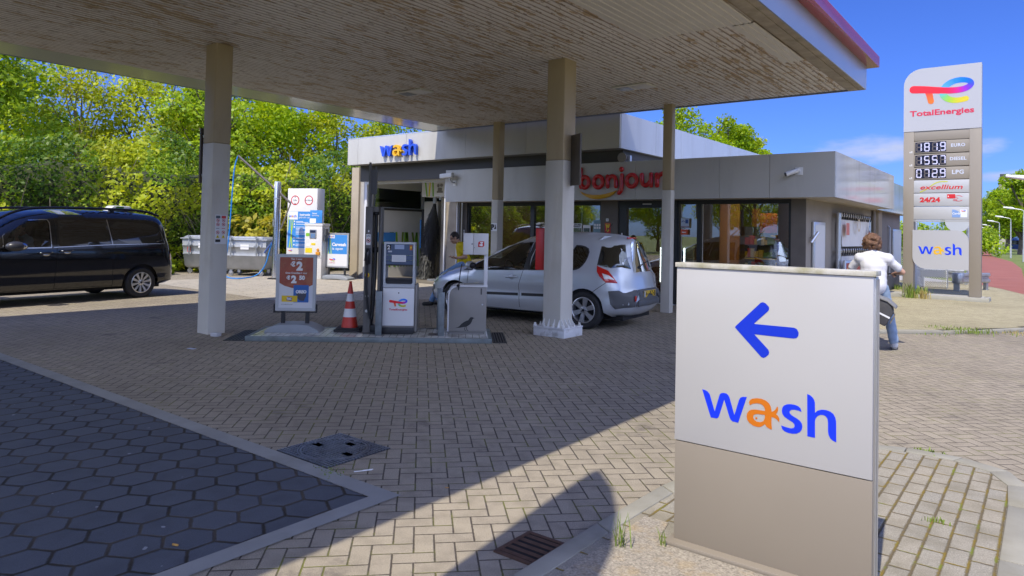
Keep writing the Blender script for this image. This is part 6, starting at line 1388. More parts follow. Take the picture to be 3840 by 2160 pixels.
mb = MB(); mb.box(.805,.822,.30,.36,.50,.59); mb.build('reflector', LAMPRED, car, bevel=.005)
mb = MB(); mb.box(.475,.50,.70,1.10,1.535,1.56); mb.build('high_brake_light', LAMPRED, car, bevel=.006)
mb = MB(); mb.lathe([(0,-.0),(.045,.004),(.05,.0)], 4, (.735,.90,.88), 'x'); mb.build('badge', CHROME, car)
seam = MB()
for P in ([(-2.39,.90),(-2.41,.62),(-2.32,.24)],[(-1.20,.94),(-1.28,.68),(-1.25,.22)],[(-.34,.985),(-.28,.80),(-.38,.62),(-.42,.50)],[(-1.25,.225),(-.45,.235)],[(-2.32,.24),(-1.25,.225)],[(.22,1.40),(.22,1.08)],[(.40,.80),(.12,.60)]): sh1.ribbon(P, .008, off=.0025, mb=seam)
seam.build('panel_gaps', M('gap_black', (.008,.008,.008), .8), car, fix=False)
sh1.ribbon([(-2.28,.475),(-1.29,.505)], .05, off=.010).build('side_moulding', TRIMD, car, fix=False); sh1.ribbon([(-1.22,.508),(-.40,.53)], .05, off=.010).build('side_moulding', TRIMD, car, fix=False)
for x in (-1.43, -.62):
    mb = MB(); i = sh1.ins(x,.805); mb.tube([(x-.12,i-.02,.80),(x-.06,i-.04,.805),(x+.06,i-.04,.81),(x+.12,i-.02,.812)], [.010,.016,.016,.010], 8); mb.ball((x,i+.0,.805),(.06,.012,.045),10,6); mb.build('door_handle', SIL, car, smooth=True)
mb = MB(); mb.ball((-2.28,-.09,.985),(.09,.11,.075),14,8); mr_ = mb.build('door_mirror', SIL, car, smooth=True); mb = MB(); mb.ball((-2.225,-.09,.98),(.06,.095,.06),12,7); mb.build('mirror_glass', BLACK, mr_, smooth=True)
mb = MB(); mb.ball((-2.28,1.89,.985),(.09,.11,.075),14,8); mb.build('door_mirror', SIL, car, smooth=True)
hl = sh1.patch([(-3.40,.60),(-3.33,.73),(-3.12,.83),(-2.96,.845),(-3.12,.70),(-3.28,.60)], off=.008); hl.build('headlight', M('headlight_glass', (.50,.54,.52), .08, .3, coat=1), car, smooth=True, fix=False)
hl = sh1.patch([(-3.48,.42),(-3.475,.56),(-3.30,.56),(-3.26,.50),(-3.30,.34),(-3.46,.34)], off=.008); hl.build('front_bumper_cover', M('bumper_grey'), car, smooth=True, fix=False)
sh1.patch([(-2.26,.66),(-2.12,.685),(-2.12,.67),(-2.22,.63)], off=.006).build('side_indicator', LAMPCLEAR, car, fix=False)
mb = MB(); mb.tube([(-.05,.9,1.60),(.12,.9,1.80)], .006, 5); mb.lathe([(.03,0),(.012,.03)], 8, (-.06,.9,1.60)); mb.build('aerial', BLACK, car)
for (x, y, fc) in ((0,.11,-1),(-2.69,.11,-1),(0,1.69,1),(-2.69,1.69,1)): wheel(car, x, y, .318, .21, .218, 6, M('alloy_silver', (.56,.57,.60), .3, .8), fc, .35, True)
mb = MB(); mb.box(-3.2,.6,.3,1.5,.16,.24); mb.box(-2.69-.34,-2.69+.34,.24,1.56,.22,.66); mb.box(-.34,.34,.24,1.56,.22,.66); mb.build('underbody', M('underbody_black', (.01,.01,.01), .9), car)
interior(car, -2.3, .45, 1.80, .34, [(-1.05,.50),(-1.05,1.28),(-.25,.48),(-.25,1.0),(-.25,1.36)])
mb = MB(); mb.box(-2.45,-2.0,.14,1.66,.75,.93); mb.build('dashboard', M('dash_grey', (.05,.05,.055), .7), car, bevel=.04)
mb = MB(); pts = [(-1.78+.06*math.cos(R(a))*0, .50+.17*math.cos(R(a)), .93+.16*math.sin(R(a))) for a in range(0,361,20)]; pts = [(p[0]-(p[2]-.93)*.4, p[1], p[2]) for p in pts]; mb.tube(pts, .016, 6, caps=False); mb.tube([(-1.78,.34,.93),(-1.78,.66,.93)], .02, 6); mb.build('steering_wheel', BLACK, car)
mb = MB(); mb.box(-1.52,-1.49,.78,.98,1.36,1.43); mb.build('rear_view_mirror', BLACK, car)
# ---- black taxi van
van = thing('black_van', 'black minibus taxi with roof rails and a green and white roof sign', 'van', (-15.75, 7.21, 0), R(98))
BLK = M('black_van_paint', (.006,.006,.007), .12, coat=1.0)
S2 = [(-3.85,.24),(-4.05,.28),(-4.14,.45),(-4.14,.75),(-4.05,.95),(-3.7,1.08),(-3.3,1.18),(-2.9,1.48),(-2.55,1.72),(-2.25,1.82),(-1.5,1.87),(-.5,1.88),(.15,1.86),(.48,1.82),(.60,1.72),(.67,1.5),(.72,1.2),(.77,.95),(.81,.75),(.86,.55),(.86,.40),(.80,.31),(.62,.27),(.45,.27)]
def tum2(z): return (.0 if z < 1.0 else .15*((z-1.0)/.8)**1.35) + (.02*((.95-z)/.3)**2 if z < .95 and z > .5 else .04 if z <= .5 else 0) + (.05*((.42-z)/.2)**1.4 if z < .42 else 0)
sh2_ = Shell(S2, 1.93, tum2, (.28,.20), (.75,.40), (.17,.17), .22)
bot2 = arch(0, .335, .405, .27) + [(-.6,.255),(-1.8,.245),(-2.5,.24)] + arch(-3.2, .335, .405, .24)
VF = smooth_poly([(-2.66,1.12),(-2.62,1.36),(-2.32,1.61),(-2.22,1.64),(-1.94,1.655),(-1.90,1.64),(-1.885,1.13)], 1)
mb = MB(); vw0, vw1 = sh2_.idx(-3.22,1.24), sh2_.idx(-2.58,1.70)
for sd_ in (0, 1): sh2_.side(mb, bot2, [VF], sd_)
sh2_.strip(mb, skip=lambda i, k, n: vw0 <= i < vw1 and 1 <= k < n-1)
body = mb.build('body', BLK, van, fix=False)
bm = bmesh.new(); bm.from_mesh(body.data); bmesh.ops.remove_doubles(bm, verts=bm.verts, dist=.002); bmesh.ops.recalc_face_normals(bm, faces=bm.faces); bm.to_mesh(body.data); bm.free(); body.data.shade_smooth(); body.data.set_sharp_from_angle(angle=R(50))
TINT = M('privacy_glass', (.012,.011,.010), .02, spec=.9, coat=1)
for sd_ in (0, 1):
    sh2_.patch([(-1.74,1.66),(-.77,1.675),(-.69,1.185),(-1.72,1.135)], side=sd_, off=.006).build('sliding_door_window', TINT, van, smooth=True, fix=False)
    sh2_.patch(smooth_poly([(-.72,1.665),(-.02,1.64),(.36,1.56),(.47,1.38),(.53,1.20),(-.64,1.185)], 1), side=sd_, off=.006).build('rear_side_window', TINT, van, smooth=True, fix=False)
    sh2_.patch(VF, side=sd_, off=-.008).build('front_door_window', glass('van_door_glass', (.42,.46,.46), .05), van, smooth=True, fix=False)
sh2_.patch([(-2.98,1.14),(-2.72,1.13),(-2.68,1.34),(-2.80,1.30)], off=.004).build('front_quarter_window', TINT, van, fix=False)
mb = MB(); sh2_.strip(mb, vw0-1, vw1+1, off=.005, lat=.92); mb.build('windscreen', M('windscreen_blue', (.02,.03,.04), .03, spec=.9, coat=1), van, smooth=True, fix=False)
tr_ = MB(); sh2_.ribbon([(-2.70,1.105),(-1.87,1.118)], .022, off=.008, mb=tr_); sh2_.ribbon([(-1.875,1.12),(-1.89,1.60),(-1.93,1.665),(-2.25,1.645)], .020, off=.008, mb=tr_); sh2_.ribbon([(-1.84,1.12),(-.7,1.165),(.53,1.185)], .016, off=.008, mb=tr_); sh2_.ribbon([(-.755,1.69),(-.665,1.17)], .022, off=.009, mb=tr_); sh2_.ribbon([(.53,1.19),(.47,1.36),(.42,1.47)], .010, off=.009, mb=tr_)
sh2_.ribbon([(-2.72,1.10),(-2.70,1.34),(-2.66,1.38)], .014, off=.008, mb=tr_); tr_.build('chrome_trim', CHROME, van, fix=False)
sm = MB()
for P in ([(-1.80,1.70),(-1.77,1.10),(-1.78,.30)],[(-2.75,1.08),(-2.78,.30)],[(-.60,1.165),(-.66,.95),(-.62,.40),(-.62,.27)],[(-1.78,.30),(-.62,.30)],[(-2.78,.29),(-1.78,.30)],[(-.62,.99),(.70,1.02)]): sh2_.ribbon(P, .007, off=.0025, mb=sm)
sm.build('panel_gaps', M('gap_black'), van, fix=False)
for x, zz in ((-1.99,1.01),(-1.60,1.045)):
    mb = MB(); i = sh2_.ins(x,zz); mb.tube([(x-.13,i-.015,zz-.005),(x-.07,i-.045,zz),(x+.07,i-.045,zz+.008),(x+.13,i-.015,zz+.01)], [.012,.020,.020,.012], 8); h_ = mb.build('door_handle', BLK, van, smooth=True); mb = MB(); mb.tube([(x-.12,i-.048,zz+.006),(x+.12,i-.048,zz+.018)], .006, 6); mb.ball((x+.02,i-.006,zz-.03),(.07,.012,.03),10,5); mb.build('handle_chrome', CHROME, h_, smooth=True)
mb = MB(); mb.ball((-2.58,-.15,1.15),(.17,.13,.095),18,10); mm_ = mb.build('door_mirror', M('mirror_charcoal', (.045,.045,.05), .35), van, smooth=True); mb = MB(); mb.ball((-2.50,-.15,1.15),(.12,.115,.08),14,8); mb.build('mirror_glass', CHROME, mm_, smooth=True)
mb = MB(); mb.ball((-2.58,2.08,1.15),(.17,.13,.095),18,10); mb.build('door_mirror', M('mirror_charcoal'), van, smooth=True)
for y in (.26, 1.67):
    mb = MB(); mb.tube(curve_pts([(-3.0,y-.06,1.42),(-2.72,y,1.66),(-2.35,y+.02,1.845),(-1.9,y+.02,1.905),(-.4,y+.02,1.925),(.22,y+.02,1.90),(.52,y+.02,1.80)], 2), .026, 8); mb.box(-.62,-.52,y-.01,y+.05,1.82,1.92); mb.build('roof_rail', M('rail_black', (.012,.012,.014), .25), van, smooth=50)
ts = MB(); ts.prism([(-.44,1.885),(.22,1.885),(.06,2.005),(-.30,2.005)], .62, .90); sg_ = ts.build('taxi_sign', M('taxi_white', (.72,.74,.72), .35), van, bevel=.02)
mb = MB(); mb.flat([(-.30,1.90),(-.10,1.90),(-.08,1.99),(-.25,1.99)], y=.616); mb.flat(circ(.08,1.93,.038,14), y=.616); mb.build('green_print', M('taxi_green', (.16,.45,.03), .4), sg_, fix=False)
text('taxi_text', '0205 0415', M('taxi_green'), sg_, -.08, 1.92, .035, y=.614, wid=.22)
mb = MB()
q = sh2_.patch([(.70,1.16),(.745,1.15),(.79,.80),(.66,.80),(.68,1.0)], off=.010); q.build('tail_light', LAMPRED, van, smooth=True, fix=False)
q = sh2_.patch([(.66,.86),(.785,.86),(.79,.82),(.66,.82)], off=.013); q.build('tail_light_lens', LAMPCLEAR, van, fix=False)
for (x, y, fc) in ((0,.12,-1),(-3.2,.12,-1),(0,1.81,1),(-3.2,1.81,1)): wheel(van, x, y, .335, .22, .225, 10, M('alloy_bright', (.66,.66,.66), .3, .8), fc, .2)
mb = MB(); mb.box(-3.9,.6,.3,1.6,.20,.30); mb.box(-.38,.38,.26,1.67,.25,.74); mb.box(-3.58,-2.82,.26,1.67,.25,.74); mb.build('underbody', M('underbody_black'), van)
interior(van, -3.0, .5, 1.93, .45, [(-1.95,.50),(-1.95,1.4),(-1.0,.5),(-1.0,1.4)]); mb = MB(); mb.box(-3.1,-2.75,.2,1.75,.8,1.08); mb.build('dashboard', M('dash_grey'), van, bevel=.04)
mb = MB(); mb.tube([(-2.70+.10*math.sin(R(a))*.5, .50+.19*math.cos(R(a)), 1.02+.18*math.sin(R(a))) for a in range(0,361,20)], .016, 6, caps=False); mb.build('steering_wheel', BLACK, van)
# ================================================================== people
def ell(mb, c, r, rot=None):
    b = len(mb.v); mb.ball((0,0,0), r, 14, 10)
    for i in range(b, len(mb.v)):
        v = Vector(mb.v[i]); v = (rot @ v if rot else v) + Vector(c); mb.v[i] = tuple(v)
def cap(mb, a, b_, r0, r1, n=10):
    a, b_ = Vector(a), Vector(b_); m = 4
    mb.tube([a.lerp(b_, k/m) for k in range(m+1)], [r0+(r1-r0)*k/m for k in range(m+1)], n); ell(mb, a, (r0,)*3); ell(mb, b_, (r1,)*3)
def meld(mb, name, mat, parent, vox=.012, sm=6):
    me = bpy.data.meshes.new(name); me.from_pydata(mb.v, [], mb.f); o = bpy.data.objects.new(name, me); col.objects.link(o)
    md = o.modifiers.new('r', 'REMESH'); md.mode = 'VOXEL'; md.voxel_size = vox; md.use_smooth_shade = True
    s_ = o.modifiers.new('s', 'SMOOTH'); s_.factor = .5; s_.iterations = sm
    dg = bpy.context.evaluated_depsgraph_get(); m2 = bpy.data.meshes.new_from_object(o.evaluated_get(dg)); bpy.data.objects.remove(o); bpy.data.meshes.remove(me)
    m2.name = name; m2.materials.clear(); m2.materials.append(mat); m2.shade_smooth()
    r = bpy.data.objects.new(name, m2); col.objects.link(r); r.parent = parent; return r
def frame(face, upv=(0,0,1)):
    f = Vector(face).normalized(); u_ = Vector(upv); x = f.cross(u_).normalized(); u2 = x.cross(f); return Matrix((x, f, u2)).transposed()   # cols: right, fwd, up
SKIN = M('skin', (.50,.29,.20), .5, var=.05, vscale=20); SKIN2 = M('skin_pale', (.55,.34,.25), .5, var=.05, vscale=20)
def hand(mb, w, d, palm, s=1.0, curl=.5, thumb=1):
    d = Vector(d).normalized(); pn = Vector(palm).normalized(); pn = (pn - d*pn.dot(d)).normalized(); sd = d.cross(pn)*thumb
    w = Vector(w)
    for q in (-.028,-.009,.009,.028): cap(mb, w+sd*q*.7*s, w+d*.085*s+sd*q*s, .014*s, .012*s, 6)
    for k, (q, L_) in enumerate(((.031,.068),(.011,.078),(-.010,.073),(-.030,.058))):
        p = w+d*.088*s+sd*q*s; a1 = curl*.9; dd = (d*math.cos(a1)+pn*math.sin(a1)); p2 = p+dd*L_*.5*s; a2 = curl*2.0; d2 = (d*math.cos(a2)+pn*math.sin(a2)); p3 = p2+d2*L_*.5*s
        cap(mb, p, p2, .0095*s, .009*s, 6); cap(mb, p2, p3, .009*s, .0075*s, 6)
    t0 = w+d*.028*s+sd*.030*s; t1 = t0+(d*.6+sd*.7+pn*.3).normalized()*.036*s; t2 = t1+(d*.85+sd*.1+pn*.45).normalized()*.030*s
    cap(mb, t0, t1, .013*s, .011*s, 6); cap(mb, t1, t2, .010*s, .008*s, 6)
def person(t, J, shirt, trousers, skin=SKIN, hair=None, hairstyle='short', shoes=None, sleeve=.62, arms=('L','R'), legs=('L','R'), vox=.0125, glasses=None, curl=.5, shirtk=1.0):
    V_ = {k: Vector(v) for k, v in J.items()}
    Fm = frame(V_['face'], V_.get('up', Vector((0,0,1))))
    hd = V_['head']; mb = MB()
    ell(mb, hd+Fm@Vector((0,-.010,.030)), (.076,.094,.092), Fm); ell(mb, hd+Fm@Vector((0,.022,-.035)), (.062,.070,.075), Fm); ell(mb, hd+Fm@Vector((0,.050,-.088)), (.036,.036,.028), Fm)
    cap(mb, hd+Fm@Vector((0,.085,.005)), hd+Fm@Vector((0,.105,-.030)), .010, .015, 8); ell(mb, hd+Fm@Vector((0,.082,-.066)), (.026,.014,.012), Fm); ell(mb, hd+Fm@Vector((0,.078,.030)), (.052,.018,.012), Fm)
    for q in (-1, 1): ell(mb, hd+Fm@Vector((.076*q,-.008,-.005)), (.012,.022,.032), Fm); ell(mb, hd+Fm@Vector((.045*q,.055,-.035)), (.026,.026,.024), Fm)
    cap(mb, V_['neck'], hd+Fm@Vector((0,-.02,-.06)), .062, .054)
    ch, wa, pe = V_['chest'], V_['waist'], V_['pelvis']
    def torso(m, g=0.0):
        shd = (V_['shR']-V_['shL']).normalized(); upd = (V_['neck']-wa).normalized(); fd = shd.cross(upd); Tm = Matrix((shd, -fd, upd)).transposed()
        ell(m, ch, (.165+g,.112+g,.185+g), Tm); ell(m, wa, (.145+g,.108+g,.15+g), Tm); ell(m, wa.lerp(ch,.5), (.152+g,.112+g,.16+g), Tm)
        cap(m, V_['shL']+upd*.0, V_['neck']-upd*.02, .052+g, .062+g); cap(m, V_['shR'], V_['neck']-upd*.02, .052+g, .062+g); cap(m, V_['shL'], V_['shR'], .062+g, .062+g)
    torso(mb); ell(mb, pe, (.158,.115,.12)); cap(mb, wa, pe, .13, .135)
    for q in arms:
        cap(mb, V_['sh'+q], V_['el'+q], .050, .040); cap(mb, V_['el'+q], V_['wr'+q], .040, .027); hand(mb, V_['wr'+q], V_['hd'+q], V_['pa'+q], 1.0, curl, 1 if q == 'R' else -1)
    for q in legs:
        cap(mb, V_['hip'+q], V_['kn'+q], .082, .056); cap(mb, V_['kn'+q], V_['an'+q], .054, .038)
        if 'toe'+q in V_: cap(mb, V_['an'+q]-Vector((0,0,.03)), V_['toe'+q], .040, .032)
    b = meld(mb, 'body', skin, t, vox, 5)
    mb = MB(); torso(mb, .016*shirtk); cap(mb, wa, pe+Vector((0,0,.03)), .152, .165)
    for q in arms: cap(mb, V_['sh'+q], V_['sh'+q].lerp(V_['el'+q], sleeve), .066, .066)
    c = meld(mb, 'shirt', shirt, t, .014, 5)
    for p in c.data.vertices: # soft cloth folds
        n = mnoise.noise(p.co*11)*.006+mnoise.noise(Vector((p.co.x*5, p.co.y*5, p.co.z*14)))*.007; p.co += p.normal*n
    if legs:
        mb = MB(); ell(mb, pe, (.172,.128,.125))
        for q in legs: cap(mb, V_['hip'+q], V_['kn'+q], .098, .074); cap(mb, V_['kn'+q], V_['kn'+q].lerp(V_['an'+q],.93), .076, .068)
        c = meld(mb, 'trousers', trousers, t, .015, 5)
        for p in c.data.vertices: p.co += p.normal*mnoise.noise(Vector((p.co.x*6, p.co.y*6, p.co.z*15)))*.008
        for q in legs:
            if 'toe'+q in V_:
                mb = MB(); a = V_['an'+q]; to = V_['toe'+q]; cap(mb, a-Vector((0,0,.045)), to, .050, .040); cap(mb, a+Vector((0,0,.0)), a-Vector((0,0,.03)), .048, .050); meld(mb, 'shoe', shoes, t, .012, 3)
    if hair:
        mb = MB()
        if hairstyle == 'curly':
            r_ = random.Random(4)
            for k in range(150):
                a, e = r_.uniform(0,6.283), r_.uniform(-.75,1.57); v = Vector((math.cos(e)*math.cos(a)*.112, math.cos(e)*math.sin(a)*.122-.018, math.sin(e)*.125+.022))
                if v.y > .055 and v.z < .06: continue
                ell(mb, hd+Fm@v, (r_.uniform(.020,.034),)*3)
            ell(mb, hd+Fm@Vector((0,-.028,.035)), (.098,.098,.105), Fm); h = meld(mb, 'hair', hair, t, .009, 1)
        else:
            ell(mb, hd+Fm@Vector((0,-.020,.040)), (.083,.098,.094), Fm); ell(mb, hd+Fm@Vector((0,-.045,-.01)), (.078,.066,.075), Fm)
            m2 = MB(); m2.v = mb.v; m2.f = mb.f; h = meld(m2, 'hair', hair, t, .008, 2)
            inv = Fm.transposed(); bm = bmesh.new(); bm.from_mesh(h.data)
            dead = [v for v in bm.verts if (lambda q: q.y > .045 and q.z < .075 or (q.z < -.045) or (q.y > .0 and q.z < .02))(inv@(v.co-hd))]
            bmesh.ops.delete(bm, geom=dead, context='VERTS'); bm.to_mesh(h.data); bm.free()
        for p in h.data.vertices: p.co += p.normal*mnoise.noise(p.co*60)*.006
    if glasses:
        mb = MB()
        for q in (-1, 1): ell(mb, hd+Fm@Vector((.034*q,.088,.008)), (.030,.010,.020 if glasses == 'sun' else .003), Fm); cap(mb, hd+Fm@Vector((.062*q,.08,.014)), hd+Fm@Vector((.078*q,-.01,.01)), .004, .004, 5)
        cap(mb, hd+Fm@Vector((-.015,.096,.012)), hd+Fm@Vector((.015,.096,.012)), .004, .004, 5); mb.build('glasses', BLACK, t)
    else:
        mb = MB()
        for q in (-1, 1): ell(mb, hd+Fm@Vector((.032*q,.083,.010)), (.013,.008,.009), Fm)
        mb.build('eyes', M('eye_dark', (.03,.025,.02), .2), t)
    return b
# man in yellow leaning against the far side of the car; local x = picture right, y = away
mp = thing('person', 'man in a yellow T-shirt leaning on the silver car and looking at his phone', 'person', (-10.0, 11.24, 0), R(37.6))
J = dict(head=(-.17,.0,1.455), face=(-.86,-.25,-.42), neck=(-.06,0,1.33), chest=(.0,.0,1.19), waist=(.04,.0,1.00), pelvis=(.06,0,.88),
    shL=(-.02,-.17,1.30), elL=(.10,-.24,1.06), wrL=(-.12,-.17,1.03), hdL=(-1,.25,.05), paL=(0,.3,1), shR=(.02,.17,1.30), elR=(.02,.24,1.05), wrR=(-.13,.10,1.03), hdR=(-1,-.2,.05), paR=(0,-.3,1),
    hipL=(.02,-.09,.88), knL=(-.38,-.10,.66), anL=(-.62,-.10,.10), toeL=(-.78,-.12,.045), hipR=(.02,.09,.88), knR=(-.36,.12,.64), anR=(-.50,.14,.10), toeR=(-.66,.16,.045))
person(mp, J, M('yellow_cotton', (.66,.50,.005), .8, var=.06, vscale=5), M('blue_jeans', (.16,.28,.50), .85, var=.15, vscale=8), hair=M('dark_hair', (.025,.018,.014), .6), shoes=M('dark_shoe', (.03,.03,.03), .6), glasses='clear', sleeve=.55)
ph = thing('phone', 'dark phone held by the man in the yellow T-shirt', 'phone', (-10.0, 11.24, 0), R(37.6)); mb = MB(); mb.box(-.275,-.20,-.075,.055,1.045,1.055); mb.build('phone_body', BLACK, ph, bevel=.003)
# driver of the silver car
dp = thing('person', 'grey-haired driver with dark sunglasses inside the silver car', 'person', (-6.24, 10.10, 0), R(5.5))
J = dict(head=(-1.27,.44,1.22), face=(-.55,-.80,-.12), neck=(-1.19,.48,1.08), chest=(-1.13,.50,.90), waist=(-1.10,.50,.74), pelvis=(-1.10,.50,.64),
    shL=(-1.17,.31,1.02), elL=(-1.30,.24,.80), wrL=(-1.60,.36,.92), hdL=(-1,.1,.1), paL=(0,.2,-1), shR=(-1.17,.68,1.02), elR=(-1.35,.74,.80), wrR=(-1.62,.62,.95), hdR=(-1,-.1,.1), paR=(0,-.2,-1),
    hipL=(-1.15,.42,.66), knL=(-1.6,.40,.74), anL=(-1.85,.40,.45), hipR=(-1.15,.58,.66), knR=(-1.6,.60,.74), anR=(-1.85,.60,.45))
person(dp, J, M('dark_jacket', (.03,.03,.035), .8), M('dark_trousers', (.03,.03,.04), .8), skin=SKIN2, hair=M('grey_hair', (.36,.35,.34), .6), glasses='sun', sleeve=.95)
# driver of the van
vp = thing('person', 'driver in the black van resting one hand by his chin', 'person', (-15.75, 7.21, 0), R(98))
J = dict(head=(-2.26,.42,1.48), face=(-.75,-.60,-.15), neck=(-2.17,.46,1.33), chest=(-2.10,.5,1.13), waist=(-2.06,.5,.95), pelvis=(-2.05,.5,.82),
    shL=(-2.14,.30,1.25), elL=(-2.36,.16,1.08), wrL=(-2.40,.24,1.32), hdL=(.1,.2,.9), paL=(.6,.4,0), shR=(-2.14,.70,1.25), elR=(-2.36,.66,1.02), wrR=(-2.55,.40,1.12), hdR=(-.6,-.5,.1), paR=(0,0,-1),
    hipL=(-2.1,.42,.84), knL=(-2.55,.40,.90), anL=(-2.8,.40,.55), hipR=(-2.1,.58,.84), knR=(-2.55,.60,.90), anR=(-2.8,.60,.55))
person(vp, J, M('pale_blue_shirt', (.42,.50,.55), .8), M('dark_trousers'), hair=M('dark_hair'), sleeve=.35)
# cyclist, seen from behind ; local y = ahead
cp = thing('person', 'curly-haired person in a white T-shirt and jeans standing over a bicycle', 'person', (-2.08, 11.62, 0), R(6))
J = dict(head=(-.05,.10,1.535), face=(-.25,.95,-.12), neck=(-.03,.05,1.395), chest=(-.02,.02,1.20), waist=(.0,-.02,1.01), pelvis=(.01,-.03,.90),
    shL=(-.205,.04,1.325), elL=(-.37,.16,1.12), wrL=(-.27,.40,1.10), hdL=(.2,.95,-.1), paL=(0,.1,-1), shR=(.17,.04,1.325), elR=(.36,.13,1.135), wrR=(.255,.38,1.11), hdR=(-.2,.95,-.1), paR=(0,.1,-1),
    hipL=(-.09,0,.88), knL=(-.20,.10,.48), anL=(-.24,.02,.10), toeL=(-.25,.20,.045), hipR=(.10,0,.88), knR=(.19,.06,.48), anR=(.26,-.02,.10), toeR=(.27,.17,.045))
person(cp, J, M('white_cotton', (.62,.62,.65), .8, var=.03, vscale=5), M('washed_jeans', (.24,.32,.44), .85, var=.2, vscale=9), hair=M('brown_curls', (.13,.065,.035), .7, var=.5, vscale=35), hairstyle='curly', shoes=M('white_shoe', (.45,.47,.50), .6), sleeve=.66, curl=.9, shirtk=1.6)
bk = thing('bicycle', 'black city bicycle under the person in the white T-shirt', 'bicycle', (-2.10, 11.40, 0), R(6))
FRM = M('bike_black', (.015,.015,.018), .3)
def bwheel(y):
    b = MB(); b.lathe([(.325,-.018),(.345,-.012),(.352,0),(.345,.012),(.325,.018),(.318,0)], 40, (0,0,0), 'x', caps=False); w = b.build('wheel', M('bike_tyre', (.05,.046,.04), .8), bk, smooth=50); w.location = (0, y, .352)
    b = MB(); b.lathe([(.318,-.012),(.305,0),(.318,.012)], 40, (0,0,0), 'x', caps=False)
    for k in range(18):
        a = 6.283*k/18; b.tube([(.02*(-1)**k,0,0),(0,.31*math.cos(a),.31*math.sin(a))], .0018, 4)
    b.lathe([(.0,-.05),(.022,-.045),(.022,.045),(0,.05)], 10, (0,0,0), 'x'); b.build('spokes', CHROME, w)
bwheel(0); bwheel(1.12)
mb = MB()
for P in ([(0,.42,.30),(0,.20,.86)],[(0,.42,.30),(0,.92,.78)],[(0,.30,.66),(0,.90,.84)],[(0,.90,.95),(0,.96,.62)]): mb.tube(P, .017, 8)
for q in (-.055,.055):
    mb.tube([(q,0,.352),(q*.4,.40,.30)], .010, 6); mb.tube([(q,0,.352),(q*.4,.27,.72)], .009, 6); mb.tube([(q,1.12,.352),(q*.6,.97,.64)], .012, 6)
mb.tube([(0,.20,.86),(0,.19,.90)], .013, 8); mb.tube(curve_pts([(-.29,.62,1.08),(-.26,.78,1.10),(-.10,.90,1.06),(.10,.90,1.06),(.26,.78,1.10),(.29,.62,1.08)], 2), .012, 8); mb.tube([(0,.89,.95),(0,.88,1.06)], .014, 8)
mb.build('frame', FRM, bk, smooth=50)
mb = MB(); mb.tube([(-.295,.60,1.08),(-.275,.72,1.09)], .018, 8); mb.tube([(.295,.60,1.08),(.275,.72,1.09)], .018, 8); mb.build('grip', BLACK, bk)
mb = MB(); mb.ball((0,.14,.905),(.105,.10,.032),14,8); mb.ball((0,.27,.905),(.04,.12,.026),12,8); mb.build('saddle', BLACK, bk, smooth=True)
mb = MB(); mb.lathe([(.375,-.028),(.380,0),(.375,.028)], 40, (0,0,.352), 'x', caps=False)
keep = [f for f in mb.f if all(mb.v[i][2] > .36 or mb.v[i][1] < -.12 and mb.v[i][2] > .22 for i in f)]; mb.f = keep; mb.build('mudguard', FRM, bk, fix=False)
mb = MB(); mb.box(-.085,.085,-.30,.16,.725,.745); mb.box(-.075,-.065,-.28,.10,.745,.77); mb.box(.065,.075,-.28,.10,.745,.77); mb.tube([(-.06,0,.352),(-.075,-.12,.73)], .007, 5); mb.tube([(.06,0,.352),(.075,-.12,.73)], .007, 5); mb.build('luggage_rack', FRM, bk)
mb = MB(); mb.box(-.055,.075,-.345,-.305,.655,.685); mb.build('rear_light', LAMPRED, bk, bevel=.01)
mb = MB(); mb.box(-.02,.02,-.40,-.36,.50,.56); mb.build('mudguard_reflector', LAMPRED, bk, bevel=.004)
pn = thing('pannier_bag', 'grey pannier bag with a reflective stripe hanging on the right of the bicycle', 'bag', (-2.10, 11.40, 0), R(6))
BAGM = M('bag_fabric', (.055,.055,.06), .75, var=.15, vscale=9)
mb = MB(); P = [(.10,.43),(.21,.375),(.31,.56),(.285,.72),(.16,.78),(.10,.76)]; mb.prism(P, -.26, .10); mb.build('bag', BAGM, pn, bevel=.02)
mb = MB(); mb.prism([(.04,.785),(.12,.80),(.24,.755),(.345,.665),(.35,.635),(.24,.73),(.13,.77),(.04,.765)], -.28, .12); mb.build('flap', M('flap_grey', (.20,.20,.20), .7), pn, bevel=.006)
mb = MB(); mb.prism([(.105,.595),(.275,.515),(.265,.49),(.105,.57)], -.268, -.262); mb.build('reflective_stripe', M('reflective_strip', (.70,.72,.75), .4), pn)
mb = MB(); mb.tube([(.085,-.22,.76),(.09,-.22,.42)], .012, 6); mb.tube([(.29,-.2,.62),(.33,-.2,.55),(.27,-.2,.42)], .009, 6); mb.build('strap', M('strap_beige', (.22,.20,.17), .8), pn)
